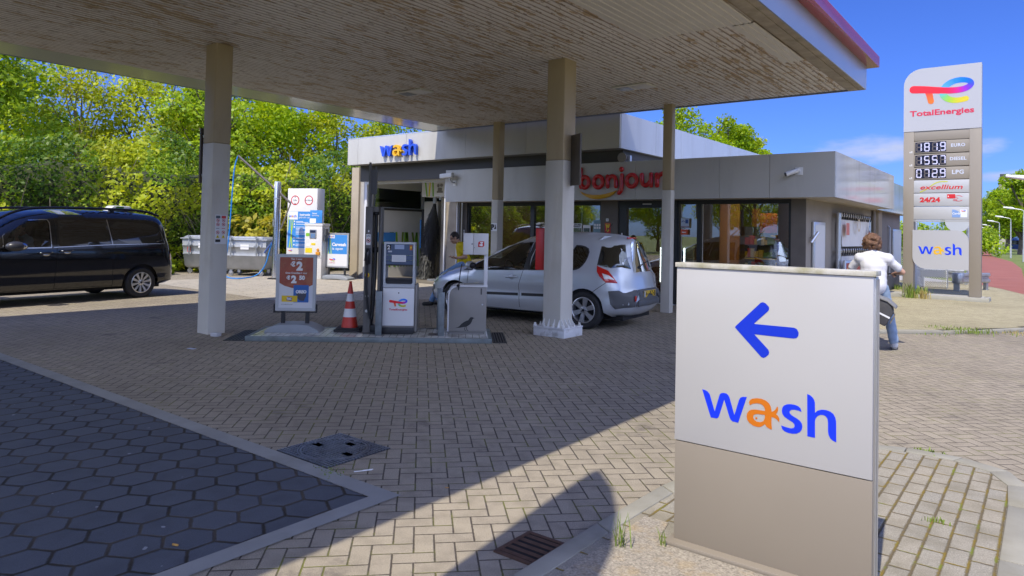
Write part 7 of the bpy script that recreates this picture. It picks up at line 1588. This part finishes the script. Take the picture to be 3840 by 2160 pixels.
# ================================================================== vegetation
def leafmat(name, c1, c2, c3, trans=.45):
    m = bpy.data.materials.new(name); m.use_nodes = True; MATS[name] = m; nt = m.node_tree; N = nt.nodes; L = nt.links; N.clear()
    g = N.new('ShaderNodeNewGeometry'); r = N.new('ShaderNodeValToRGB'); L.new(g.outputs['Random Per Island'], r.inputs[0])
    e = r.color_ramp.elements; e[0].position = 0; e[0].color = (*c1, 1); e[1].position = 1; e[1].color = (*c3, 1); q = e.new(.55); q.color = (*c2, 1)
    tc = N.new('ShaderNodeTexCoord'); nz = N.new('ShaderNodeTexNoise'); nz.inputs['Scale'].default_value = .55; nz.inputs['Detail'].default_value = 3; L.new(tc.outputs['Object'], nz.inputs['Vector'])
    mr = N.new('ShaderNodeMapRange'); mr.inputs[1].default_value = .3; mr.inputs[2].default_value = .7; mr.inputs[3].default_value = .72; mr.inputs[4].default_value = 1.28; L.new(nz.outputs[0], mr.inputs[0])
    sc_ = N.new('ShaderNodeVectorMath'); sc_.operation = 'SCALE'; L.new(r.outputs[0], sc_.inputs[0]); L.new(mr.outputs[0], sc_.inputs['Scale'])
    d = N.new('ShaderNodeBsdfPrincipled'); d.inputs['Roughness'].default_value = .45; d.inputs['Specular IOR Level'].default_value = .35; L.new(sc_.outputs[0], d.inputs['Base Color'])
    t = N.new('ShaderNodeBsdfTranslucent'); t2 = N.new('ShaderNodeVectorMath'); t2.operation = 'MULTIPLY'; t2.inputs[1].default_value = (1.5, 1.35, .5); L.new(sc_.outputs[0], t2.inputs[0]); L.new(t2.outputs[0], t.inputs[0])
    mx = N.new('ShaderNodeMixShader'); mx.inputs[0].default_value = trans; L.new(d.outputs[0], mx.inputs[1]); L.new(t.outputs[0], mx.inputs[2])
    o = N.new('ShaderNodeOutputMaterial'); L.new(mx.outputs[0], o.inputs[0]); return m
LEAF_A = leafmat('leaf_fresh_green', (.17,.29,.010), (.30,.44,.014), (.44,.54,.03))
LEAF_B = leafmat('leaf_yellow_green', (.27,.35,.014), (.42,.49,.02), (.54,.56,.04))
LEAF_C = leafmat('leaf_deep_green', (.06,.14,.012), (.11,.21,.016), (.19,.28,.02))
LEAF_H = leafmat('leaf_hedge', (.11,.22,.012), (.21,.33,.016), (.37,.45,.03))
BARK = M('bark', (.11,.09,.065), .9, var=.3, vscale=6, bump=.5, bscale=30)
BARKL = M('pale_bark', (.24,.20,.15), .9, var=.25, vscale=6)
def leaves(pts, outward, size, rng, name, mat, parent, droop=.25, var=.45):
    n = len(pts); pts = np.asarray(pts, np.float32)
    nrm = rng.normal(size=(n,3)).astype(np.float32) + outward*.7 + np.array([.09,-.65,1.0], np.float32)*.95
    nrm /= np.linalg.norm(nrm, axis=1, keepdims=True)+1e-6
    a = rng.normal(size=(n,3)).astype(np.float32); a -= nrm*(a*nrm).sum(1, keepdims=True); a /= np.linalg.norm(a, axis=1, keepdims=True)+1e-6
    b = np.cross(nrm, a); s = (size*(1+var*rng.uniform(-1,1,size=(n,1)))).astype(np.float32)
    v = np.empty((n,4,3), np.float32)
    v[:,0] = pts-a*s*.5; v[:,1] = pts+b*s*.30+nrm*s*.06; v[:,2] = pts+a*s*.5-nrm*s*.08*droop; v[:,3] = pts-b*s*.30+nrm*s*.06
    me = bpy.data.meshes.new(name); me.vertices.add(n*4); me.vertices.foreach_set('co', v.ravel()); me.loops.add(n*4); me.loops.foreach_set('vertex_index', np.arange(n*4, dtype=np.int32))
    me.polygons.add(n); me.polygons.foreach_set('loop_start', np.arange(0,n*4,4, dtype=np.int32)); me.polygons.foreach_set('loop_total', np.full(n,4, np.int32)); me.update(); me.validate(); me.materials.append(mat)
    o = bpy.data.objects.new(name, me); col.objects.link(o); o.parent = parent; return o
def blob_points(c, r, n, rng, flat=.8, shell=.55):
    d = rng.normal(size=(n,3)); d /= np.linalg.norm(d, axis=1, keepdims=True); q = (shell+(1-shell)*rng.random((n,1)))**1.0; q = np.where(rng.random((n,1)) < .25, rng.random((n,1)), q)
    return np.asarray(c)+d*q*r*np.array([1,1,flat]), d
def tree(name, label, loc, h, crown_r, crown_z0, mat, seed, n_leaf=11000, leaf=.17, nblob=46, trunk_r=.16, group=None, bark=None, cat='tree', blob=.30, gap=.0, lean=0):
    rng = np.random.default_rng(seed); rr = random.Random(seed)
    t = thing(name, label, cat, loc, rr.uniform(0,6.28), group); bark = bark or BARK
    zc, hz = (crown_z0+h)/2, (h-crown_z0)/2; blobs = []
    while len(blobs) < nblob:
        d = Vector((rr.gauss(0,1), rr.gauss(0,1), rr.gauss(0,1))).normalized(); q = rr.uniform(.45,1.0)**.6
        p = Vector((d.x*crown_r*q, d.y*crown_r*q, zc+d.z*hz*q)); prof = 1.0 if p.z < zc else 1.0-.25*((p.z-zc)/hz)
        p.x *= prof; p.y *= prof
        blobs.append((p, crown_r*blob*rr.uniform(.65,1.25)))
    P = []; O = []; tot = sum(r**2 for _, r in blobs)
    for p, r in blobs:
        n = max(20, int(n_leaf*r*r/tot)); a, d = blob_points(tuple(p), r, n, rng); P.append(a); O.append(d)
    leaves(np.concatenate(P), np.concatenate(O), leaf, rng, 'crown', mat, t)
    mb = MB(); top = Vector((lean, 0, crown_z0+hz*1.1)); m = 6
    mb.tube([Vector((mnoise.noise(Vector((k*.7,seed,0)))*.25*k/m+lean*k/m, mnoise.noise(Vector((k*.7,seed,9)))*.25*k/m, top.z*k/m)) for k in range(m+1)], [trunk_r*(1.25-.2*k if k < 1 else 1-.12*k) for k in range(m+1)], 9)
    for k, (p, r) in enumerate(blobs[:26]):
        z0 = min(top.z*.92, max(crown_z0*.7, p.z-hz*rr.uniform(.4,.9))); s = Vector((lean*z0/top.z, 0, z0)); mid = s.lerp(p,.55)+Vector((rr.uniform(-.2,.2),rr.uniform(-.2,.2),-.15*crown_r*.3)); w = trunk_r*rr.uniform(.22,.42)
        pts = curve_pts([tuple(s), tuple(mid), tuple(p)], 2); mb.tube(pts, [w*(1-.75*i/(len(pts)-1)) for i in range(len(pts))], 5)
        for _ in range(3):
            e = p+Vector((rr.gauss(0,1),rr.gauss(0,1),rr.uniform(-.2,1))).normalized()*r*1.0; mb.tube([tuple(mid.lerp(p,.5)), tuple(e)], [w*.35, .006], 4)
    mb.build('trunk', bark, t, smooth=60, fix=False)
    return t
G1 = 'trees behind the hedge'
tree('broadleaf_tree', 'bright green tree at the far left edge behind the black van', (-33.5, 8.2, 0), 9.9, 3.5, 1.6, LEAF_A, 1, 15000, .19, group=G1)
tree('broadleaf_tree', 'yellow-green tree with bare twigs showing, behind the middle of the van', (-35.0, 13.0, 0), 9.0, 3.4, 1.8, LEAF_B, 2, 9000, .16, group=G1, bark=BARKL, blob=.25)
tree('broadleaf_tree', 'tall yellow-green tree whose top meets the canopy edge left of the stickered pillar', (-33.0, 16.2, 0), 9.7, 3.2, 1.8, LEAF_B, 3, 14000, .18, group=G1)
tree('broadleaf_tree', 'fresh green tree just right of the stickered pillar', (-30.0, 16.8, 0), 8.6, 3.0, 1.5, LEAF_A, 4, 13500, .18, group=G1)
tree('broadleaf_tree', 'fresh green tree above the hose crane', (-30.8, 20.5, 0), 8.9, 3.0, 1.6, LEAF_A, 5, 13000, .18, group=G1)
tree('broadleaf_tree', 'open-crowned tree above the car wash instruction pillar', (-29.4, 23.0, 0), 8.5, 2.9, 1.6, LEAF_B, 6, 9500, .17, group=G1, blob=.26)
tree('broadleaf_tree', 'tree rising above the left corner of the car wash roof', (-28.2, 26.5, 0), 8.7, 3.0, 1.4, LEAF_A, 7, 12500, .18, group=G1)
tree('broadleaf_tree', 'tree behind the car wash roof under the canopy corner', (-25.5, 31.0, 0), 9.1, 3.0, 1.4, LEAF_B, 8, 10000, .18, group=G1)
tree('broadleaf_tree', 'dark green tree deep behind the hedge left of the car wash', (-37.0, 22.0, 0), 9.6, 3.8, 1.0, LEAF_C, 9, 12000, .22, group=G1)
tree('broadleaf_tree', 'dark green tree deep behind the hedge and the black van', (-40.0, 11.0, 0), 8.8, 4.0, 1.0, LEAF_C, 10, 12000, .22, group=G1)
tree('roof_tree', 'rounded green tree behind the pale roof edge, right of the slim pillar', (-18.6, 43.5, 0), 10.6, 3.6, 2.5, LEAF_A, 11, 15000, .20, group='trees beyond the shop roof')
tree('roof_tree', 'lower green tree behind the shop roof, left of the small lone tree', (-16.2, 43.8, 0), 9.2, 2.2, 2.0, LEAF_A, 12, 9000, .19, group='trees beyond the shop roof')
tree('roof_tree', 'small loose tree top standing alone above the shop roof', (-16.4, 48.0, 0), 8.6, 1.35, 5.6, LEAF_B, 13, 2600, .19, nblob=20, group='trees beyond the shop roof')
# hedge -----------------------------------------------------------------
def hedge():
    t = thing('hedge', 'tall overgrown mixed hedge behind the van, the waste containers and the hose crane', 'hedge', (0,0,0))
    path = [(-28.5,-16),(-26.8,-4),(-25.4,5),(-24.3,10.4),(-22.8,14.2),(-21.2,16.2),(-21.6,18.6),(-23.5,22),(-24,28)]
    sp = resample(path, .1); rng = np.random.default_rng(21); N_ = 64000
    sp = np.array(sp); k = rng.integers(0, len(sp)-1, N_); w = 10.4
    d = sp[np.minimum(k+1, len(sp)-1)]-sp[np.maximum(k-1,0)]; d /= np.linalg.norm(d, axis=1, keepdims=True); jit = rng.random((N_,1))*.1; base = sp[k]+d*jit; nrm = np.stack([d[:,1], -d[:,0]], 1)
    s = k*.1+jit[:,0]
    hgt = np.array([4.2+1.0*mnoise.noise(Vector((q*.35, 3.3, 0)))+.55*mnoise.noise(Vector((q*1.1, 7.7, 0))) for q in s])
    z = hgt*rng.random(N_)**.85+.05
    lump = np.array([mnoise.noise(Vector((a*.75, b*.85, 1.5)))*.75+mnoise.noise(Vector((a*2.1, b*2.3, 4.5)))*.45 for a, b in zip(s, z)])
    out = .25+lump-.9*np.clip((z/hgt-.72)/.28,0,1)**2*1.3 - np.abs(rng.normal(size=N_))*.22
    out = np.where(rng.random(N_) < .12, out+.25*rng.random(N_), out)
    P = np.stack([base[:,0]+nrm[:,0]*out, base[:,1]+nrm[:,1]*out, z], 1); O = np.stack([nrm[:,0], nrm[:,1], .35+0*z], 1)
    sel = np.array([mnoise.noise(Vector((a*.45, b*.6, 20.5)))+.25*mnoise.noise(Vector((a*2., b*2., 31))) for a, b in zip(s, z)])
    for nm, mm, mk, sz in (('light_foliage', LEAF_B, sel > .22, .15), ('foliage', LEAF_H, (sel <= .22) & (sel > -.12), .13), ('dark_foliage', LEAF_C, sel <= -.12, .13)): leaves(P[mk], O[mk], sz, rng, nm, mm, t)
    mb = MB(); pts = resample(path, 1.0)  # solid dark core added inside the hedge to block light
    vs = []
    for i, p in enumerate(pts):
        a = pts[max(i-1,0)]; b = pts[min(i+1,len(pts)-1)]; dd = Vector((b[0]-a[0], b[1]-a[1])).normalized(); n_ = Vector((dd.y, -dd.x))
        for (o_, z_) in ((-.55,0),(-.50,2.4),(-.95,3.3),(-2.2,3.5),(-2.4,0)): vs.append((p[0]+n_.x*o_, p[1]+n_.y*o_, z_+ (.35*mnoise.noise(Vector((i*.9,z_,2))) if z_ > 1 else 0)))
    n = len(pts); mb.add(vs, [(5*i+q, 5*i+q+1, 5*(i+1)+q+1, 5*(i+1)+q) for i in range(n-1) for q in range(4)]); mb.build('light_block_core', M('hedge_core', (.035,.045,.015), .95, var=.4, vscale=3), t, smooth=True, fix=False)
    mb = MB(); rr = random.Random(8)
    for _ in range(170):
        q = rr.randrange(len(sp)-1); h = rr.uniform(1.0,4.4); a = Vector((sp[q][0], sp[q][1], max(.1,h-rr.uniform(.6,1.6)))); n_ = Vector((nrm[0][0], nrm[0][1], 0)); e = a+Vector((rr.uniform(-.7,.7)+.45, rr.uniform(-.8,.8)-.3, rr.uniform(.5,1.5)))
        mb.tube(curve_pts([tuple(a), tuple(a.lerp(e,.5)+Vector((rr.uniform(-.15,.15),0,.1))), tuple(e)], 2), [.014,.013,.012,.011,.010,.009,.008,.007,.006,.005][:len(curve_pts([(0,0,0),(0,0,1),(0,0,2)],2))] if False else .009, 4)
    mb.build('branches', BARKL, t, fix=False)
hedge()
def bush(label, loc, r, h, mat, seed, n, leaf, name='shrub', grp=None, nb=9):
    rng = np.random.default_rng(seed); rr = random.Random(seed); t = thing(name, label, 'plant', loc, 0, grp); P = []; O = []
    for _ in range(nb):
        c = (rr.uniform(-r,r)*.7, rr.uniform(-r,r)*.7, rr.uniform(.15,.75)*h); a, d = blob_points(c, r*.45, n//nb, rng, .9); a[:,2] = np.abs(a[:,2]); P.append(a); O.append(d)
    leaves(np.concatenate(P), np.concatenate(O), leaf, rng, 'foliage', mat, t)
    mb = MB()
    for _ in range(5): mb.tube([(0,0,0),(rr.uniform(-r,r)*.5,rr.uniform(-r,r)*.5,h*.7)], [.02,.008], 4)
    mb.build('stem', BARK, t, fix=False); return t
bush('low bright green plant at the foot of the hedge between the van and the pillar', (-22.9, 10.9, 0), .75, 1.0, LEAF_A, 31, 1500, .14)
bush('yellow-leaved maple shrub hanging over the waste containers', (-22.2, 14.2, .9), 1.0, 1.3, leafmat('leaf_yellow_maple', (.30,.30,.03),(.42,.40,.05),(.52,.46,.08)), 32, 700, .24)
# right-hand avenue ---------------------------------------------------------
GA = 'avenue trees along the road'
a0 = tree('avenue_tree', 'nearest avenue tree at the right edge with a dark trunk', (-3.0, 114, 0), 10.5, 4.6, 2.6, LEAF_A, 41, 9000, .42, group=GA, trunk_r=.40, nblob=40)
tree('avenue_tree', 'overhanging avenue tree whose twigs reach past the first lamp at the right edge', (2.6, 84, 0), 9.6, 3.6, 2.4, LEAF_A, 42, 8000, .34, group=GA, trunk_r=.30)
dup(a0, (-5.6, 143, 0), 1.0, 'second avenue tree behind the lamp posts'); dup(a0, (-8.3, 168, 0), 2.1, 'third avenue tree along the road'); dup(a0, (-12.0, 196, 0), 4.0, 'avenue tree just right of the price totem')
dup(a0, (-17.5, 214, 0), 5.0, 'dark far tree between the totem and the chimney'); dup(a0, (1.5, 160, 0), 3.0, 'avenue tree on the far side of the road'); dup(a0, (-4.5, 215, 0), .5, 'far avenue tree near the chimney')
for i, (x, y) in enumerate([(-16.5,84),(-13.0,86),(-9.6,88),(-6.6,92)]):
    bush(['leafy green shrub between the annex and the totem', 'leafy green shrub seen under the left half of the totem rows', 'leafy green shrub seen under the middle of the totem rows', 'leafy green shrub seen under the right half of the totem rows'][i], (x, y, 0), 3.0, 3.4, LEAF_A, 50+i, 3600, .30, grp='shrubs far behind the totem', nb=14)
# lamp posts
GL = 'lamp posts along the cycle path'
def lamp(label, x, y, h=4.1, arm=1.25):
    t = thing('street_lamp', label, 'street lamp', (x, y, 0), R(4), GL)
    mb = MB(); mb.tube([(0,0,0),(0,0,1.0),(0,0,1.02),(0,0,h-.3)], [.085,.085,.06,.05], 10); mb.build('pole', M('lamp_pole_grey', (.52,.53,.54), .4, .4), t, smooth=40)
    mb = MB(); mb.tube(curve_pts([(0,0,h-.3),(0,0,h),(-.12,0,h+.10),(-arm*.5,0,h+.20)], 2), .035, 8); mb.build('arm', M('lamp_pole_grey'), t, smooth=40)
    mb = MB(); mb.tube([(-arm*.45,0,h+.185),(-arm*.55,0,h+.22),(-arm,0,h+.31)], [.05,.10,.06], 10); mb.build('lamp_head', M('lamp_head_white', (.74,.75,.74), .35), t, smooth=50)
    return t
lamp('nearest lamp post, its arm reaching in at the right edge', -.02, 33.0, 3.85, 1.35); lamp('second lamp post, at the right edge by the tall tree', -1.74, 71.5, 4.2, 1.4); lamp('third lamp post, third from the right edge', -3.15, 86.3, 3.9, 1.3); lamp('fourth lamp post along the cycle path', -4.85, 102.3, 3.85, 1.2); lamp('fifth lamp post along the cycle path', -6.67, 122.0, 3.75, 1.15); lamp('farthest lamp post, beside the price totem', -8.35, 140.2, 3.7, 1.1)
chm = thing('chimney', 'tall pale concrete chimney far away above the avenue trees', 'chimney', (-26.4, 600, 0)); mb = MB(); mb.lathe([(3.0,0),(2.55,46),(2.55,47)], 24); mb.build('shaft', M('chimney_concrete', (.40,.36,.30), .9, var=.08, vscale=.2), chm, smooth=40); mb = MB(); mb.lathe([(1.9,47),(1.9,49.3),(0,49.3)], 20); mb.build('flue', M('flue_dark', (.08,.08,.085), .7), chm)
# street furniture far right
t = thing('parked_truck', 'small blue truck parked far down the road', 'truck', (-4.9, 150, 0), R(4)); mb = MB(); mb.box(-.95,.95,0,4.0,.6,2.6); mb.build('cargo_box', M('truck_blue', (.05,.12,.32), .4), t, bevel=.05); mb = MB(); mb.box(-.9,.9,-1.6,-.1,.4,2.0); mb.build('cab', M('truck_dark_blue', (.03,.06,.18), .4), t, bevel=.15); mb = MB(); mb.box(-.8,.8,-1.62,-1.58,1.2,1.85); mb.build('windscreen', TINT, t)
for x in (-.85,.85):
    for y in (-1.0,3.0): mb = MB(); mb.lathe([(0,-.12),(.38,-.12),(.38,.12),(0,.12)], 16, (x,y,.38), 'x'); mb.build('wheel', RUBBER, t)
t = thing('utility_box', 'small red utility box far along the cycle path', 'box', (-9.4, 158, 0)); mb = MB(); mb.box(-.8,.8,-.4,.4,0,1.7); mb.build('casing', M('box_red', (.35,.05,.03), .5), t, bevel=.03); mb = MB(); mb.box(-.85,.85,-.45,.45,1.7,1.78); mb.build('lid', CONC, t)
def roadsign(label, loc, colr, nm='road_sign', r=.35, h=1.6):
    t = thing(nm, label, 'sign', loc); mb = MB(); mb.tube([(0,0,0),(0,0,h+.3)], .04, 8); mb.build('pole', ALU, t); mb = MB(); mb.lathe([(0,-.07),(r,-.07),(r,-.05),(0,-.05)], 20, (0,0,h), 'y'); mb.build('disc', colr, t); return t
roadsign('small blue round road sign far by the lamp posts', (-1.9, 112, 0), PRINTBLUE)
roadsign('pale grey back of a round road sign above the wash panel of the totem', (-2.72, 30.6, 0), M('sign_back_grey', (.55,.58,.58), .4, .3), r=.40, h=2.34)
t = thing('sign_pole', 'plain steel pole standing right of the round sign back behind the totem', 'pole', (-2.45, 31.2, 0)); mb = MB(); mb.tube([(0,0,0),(0,0,3.0)], .05, 10); mb.build('tube', ALU, t); mb = MB(); mb.lathe([(.055,2.98),(.055,3.02),(0,3.03)], 10); mb.build('end_cap', BLACK, t)
t = thing('beacon_sign', 'tilted red and white traffic board seen edge-on behind the left leg of the totem', 'sign', (-4.45, 33.5, 0)); mb = MB(); mb.tube([(0,0,0),(0,0,2.5)], .045, 8); mb.build('pole', ALU, t); mb = MB(); mb.box(-.30,-.08,-.05,-.02,1.75,2.35); mb.build('board', M('board_grey', (.35,.36,.38), .5), t, bevel=.01); mb = MB(); mb.box(-.34,-.30,-.06,-.01,1.72,2.38); mb.build('red_edge', PRINTRED, t)
# guard rails and fence seen between the totem legs
def rail(label, x0, x1, y, z0, grp='guard rails behind the totem', rz=0):
    t = thing('guard_rail', label, 'guard rail', (x0, y, 0), rz, grp); L_ = x1-x0; mb = MB()
    prof = [(.0,z0-.16),(-.04,z0-.12),(-.04,z0-.06),(.02,z0-.03),(.02,z0+.03),(-.04,z0+.06),(-.04,z0+.12),(0,z0+.16)]
    vs = [(0,a,b) for a, b in prof] + [(L_,a,b) for a, b in prof]; n = len(prof); mb.add(vs, [(i,i+1,n+i+1,n+i) for i in range(n-1)]); mb.build('beam', STEEL, t, fix=False)
    k = 0
    while k <= L_: mb = MB(); mb.box(k,k+.10,.03,.13,0,z0+.05); mb.build('post', STEEL, t); k += max(1.3, L_/2)
    return t
rail('long grey guard rail across the gap under the wash panel', -5.2, -2.45, 29.9, .42); rail('grey guard rail end with a rounded nose beside the right totem leg', -2.3, -.9, 26.1, .45, rz=R(58))
t = thing('rail_end', 'rounded grey end piece of the guard rail beside the right totem leg', 'guard rail', (-2.28, 25.75, 0)); mb = MB(); mb.lathe([(.15,.30),(.16,.32),(.16,.60),(.15,.62),(0,.62)], 16); mb.build('nose', STEEL, t, smooth=40); mb = MB(); mb.box(-.11,.05,-.06,.06,0,.3); mb.build('post', STEEL, t)
t = thing('mesh_fence', 'white wire mesh fence panel behind the left leg of the totem', 'fence', (-3.46, 24.2, 0), R(89)); mb = MB()
for k in range(30): mb.box(.11*k,.11*k+.012,0,.012,.06,1.05)
for k in range(20): mb.box(0,3.2,-.01,0,.08+.05*k,.092+.05*k)
mb.build('wire_mesh', M('mesh_white', (.66,.68,.70), .4), t); mb = MB()
for k in range(3): mb.box(1.6*k-.03,1.6*k+.03,-.03,.03,0,1.12)
mb.build('post', M('mesh_white'), t)
t = thing('chain_fence', 'chain link fence between the annex wall and the totem', 'fence', (-3.95, 26.6, 0), R(6)); mb = MB()
for k in range(-14, 26):
    a, b = k*.07, k*.07+.95
    for (p, q) in (((a,.1),(b,1.05)),((b,.1),(a,1.05))):
        x0, x1 = max(0,min(p[0],q[0])), min(1.3,max(p[0],q[0]))
        if x1 > x0:
            f = lambda x: p[1]+(q[1]-p[1])*(x-p[0])/(q[0]-p[0]); mb.tube([(x0,0,f(x0)),(x1,0,f(x1))], .005, 4)
mb.build('wire_mesh', ALU, t); mb = MB(); mb.box(0,1.3,.02,.06,.42,.62); mb.tube([(0,0,1.06),(1.3,0,1.06)], .02, 6); mb.tube([(1.3,0,0),(1.3,0,1.1)], .025, 6); mb.build('rail', ALU, t)
# parked car far behind the fence, dark
# tall feather flag behind the camera's left shoulder: its shadow falls across the paving by the gully
t = thing('feather_flag', 'tall feather flag whose pointed shadow falls over the gully grate', 'flag', (-1.95, .25, 0))
mb = MB(); mb.tube([(0,0,0),(0,0,4.8),(.02,0,5.9)], .02, 8); mb.build('pole', STEEL, t)
mb = MB(); mb.flat([(.02,.75),(.60,.75),(.72,2.2),(.70,3.6),(.60,4.4),(.46,5.0),(.25,5.6),(.02,6.02)], y=0, thick=.004); mb.build('flag_cloth', M('flag_white', (.7,.7,.72), .7), t)
mb = MB(); mb.box(-.35,.35,-.35,.35,.0,.04); mb.build('base_plate', CONC, t)
# weeds -----------------------------------------------------------------
def weed(label, loc, n, h, seed, mat=None, spread=.12, name='weed', grp='weeds in the paving', wid=.006):
    rr = random.Random(seed); t = thing(name, label, 'plant', loc, 0, grp); mb = MB()
    for _ in range(n):
        a = rr.uniform(0,6.283); o = Vector((rr.gauss(0,1)*spread, rr.gauss(0,1)*spread*.7, 0)); d = Vector((math.cos(a), math.sin(a), 0)); hh = h*rr.uniform(.4,1.1); l = rr.uniform(.15,.6)*hh
        s = Vector((-d.y, d.x, 0))*wid*rr.uniform(.6,1.4)
        p0, p1, p2 = o, o+d*l*.4+Vector((0,0,hh*.65)), o+d*l+Vector((0,0,hh))
        mb.add([p0-s, p0+s, p1+s*.9, p1-s*.9, p2], [(0,1,2,3),(3,2,4)])
    mb.build('blades', mat or M('weed_green', (.17,.24,.03), .7, var=.4, vscale=12), t, fix=False); return t
DRY = M('weed_dry', (.38,.30,.10), .8, var=.3, vscale=12)
weed('green weed tuft along the far kerb in the sun', (-1.20, 14.62, .02), 260, .09, 61, spread=.26); weed('thin weed clump at the left of the far kerb', (-1.75, 14.05, .0), 90, .05, 62, spread=.2); weed('dry weed tuft at the right end of the far kerb', (-.72, 15.35, .0), 120, .06, 63, DRY, .25)
weed('long grass tuft growing up the totem plinth', (-3.0, 21.62, .05), 60, .42, 64, spread=.07, wid=.010); weed('dry grass tuft by the totem plinth', (-2.72, 21.64, .05), 40, .26, 65, DRY, .08, wid=.010); weed('grass on the gravel beside the left totem leg', (-2.82, 22.0, .14), 60, .24, 66, spread=.10, wid=.010)
weed('thin stalky weed at the kerb left of the direction sign', (-1.72, 3.20, .036), 26, .17, 67, spread=.02, wid=.0025); weed('single stalk weed by the sign plinth', (-1.555, 3.33, .036), 9, .10, 68, spread=.008, wid=.002); weed('small green weed at the corner of the sign island', (-.74, 6.12, .003), 60, .05, 69, spread=.07); weed('moss tuft at the corner of the manhole', (-3.78, 2.985, .004), 60, .014, 70, spread=.06, wid=.004); weed('grass strip at the foot of the annex wall', (-3.86, 25.0, .05), 90, .18, 71, spread=.3, wid=.012)
weed('tiny weed between the bricks right of the sign', (-.50, 4.62, .037), 30, .03, 72, spread=.03, wid=.003)
# litter
def litter(name, label, cat, loc, rz, boxes, mat):
    t = thing(name, label, cat, loc, rz); mb = MB()
    for b in boxes: mb.box(*b)
    mb.build('piece', mat, t, bevel=.001); return t
litter('straw', 'broken white plastic straw on the bricks right of the manhole', 'litter', (-3.62, 3.13, .006), R(60), [(-.06,.06,-.003,.003,0,.005),(0,.07,.008,.013,0,.004)], PRINTWHITE)
litter('cigarette_butt', 'orange cigarette butt on the hexagon tiles', 'litter', (-3.48, 1.80, .008), R(20), [(-.017,.017,-.0045,.0045,0,.008)], M('butt_orange', (.6,.33,.08), .7))
litter('paper_scrap', 'white paper scrap on the bricks in front of the pillar', 'litter', (-8.87, 4.72, .004), R(10), [(-.06,.06,-.03,.03,0,.003)], M('paper_pale', (.5,.55,.65), .7))
litter('stone', 'rounded pale stone lying beside the left pillar', 'stone', (-9.66, 5.50, .0), R(20), [(-.06,.06,-.045,.045,0,.05)], M('pale_stone', (.50,.50,.52), .7))
litter('leaf_litter', 'small orange leaf on the sunlit bricks', 'litter', (-3.0, 3.28, .003), R(30), [(-.012,.012,-.008,.008,0,.002)], M('leaf_orange', (.55,.28,.08), .7))
# trees across the road behind the viewer: they show in the shop windows
GW = 'trees across the road, mirrored in the shop windows'
src = bpy.data.objects['broadleaf_tree.002']; src2 = bpy.data.objects['broadleaf_tree.003']
for i in range(13):
    o = dup(src if i % 2 else src2, (-50+5.2*i, -26-4*(i % 3)-(0 if i > 3 else -4), 0), i*1.3, 'leafy tree across the road, mirrored in the shop windows'); o['group'] = GW
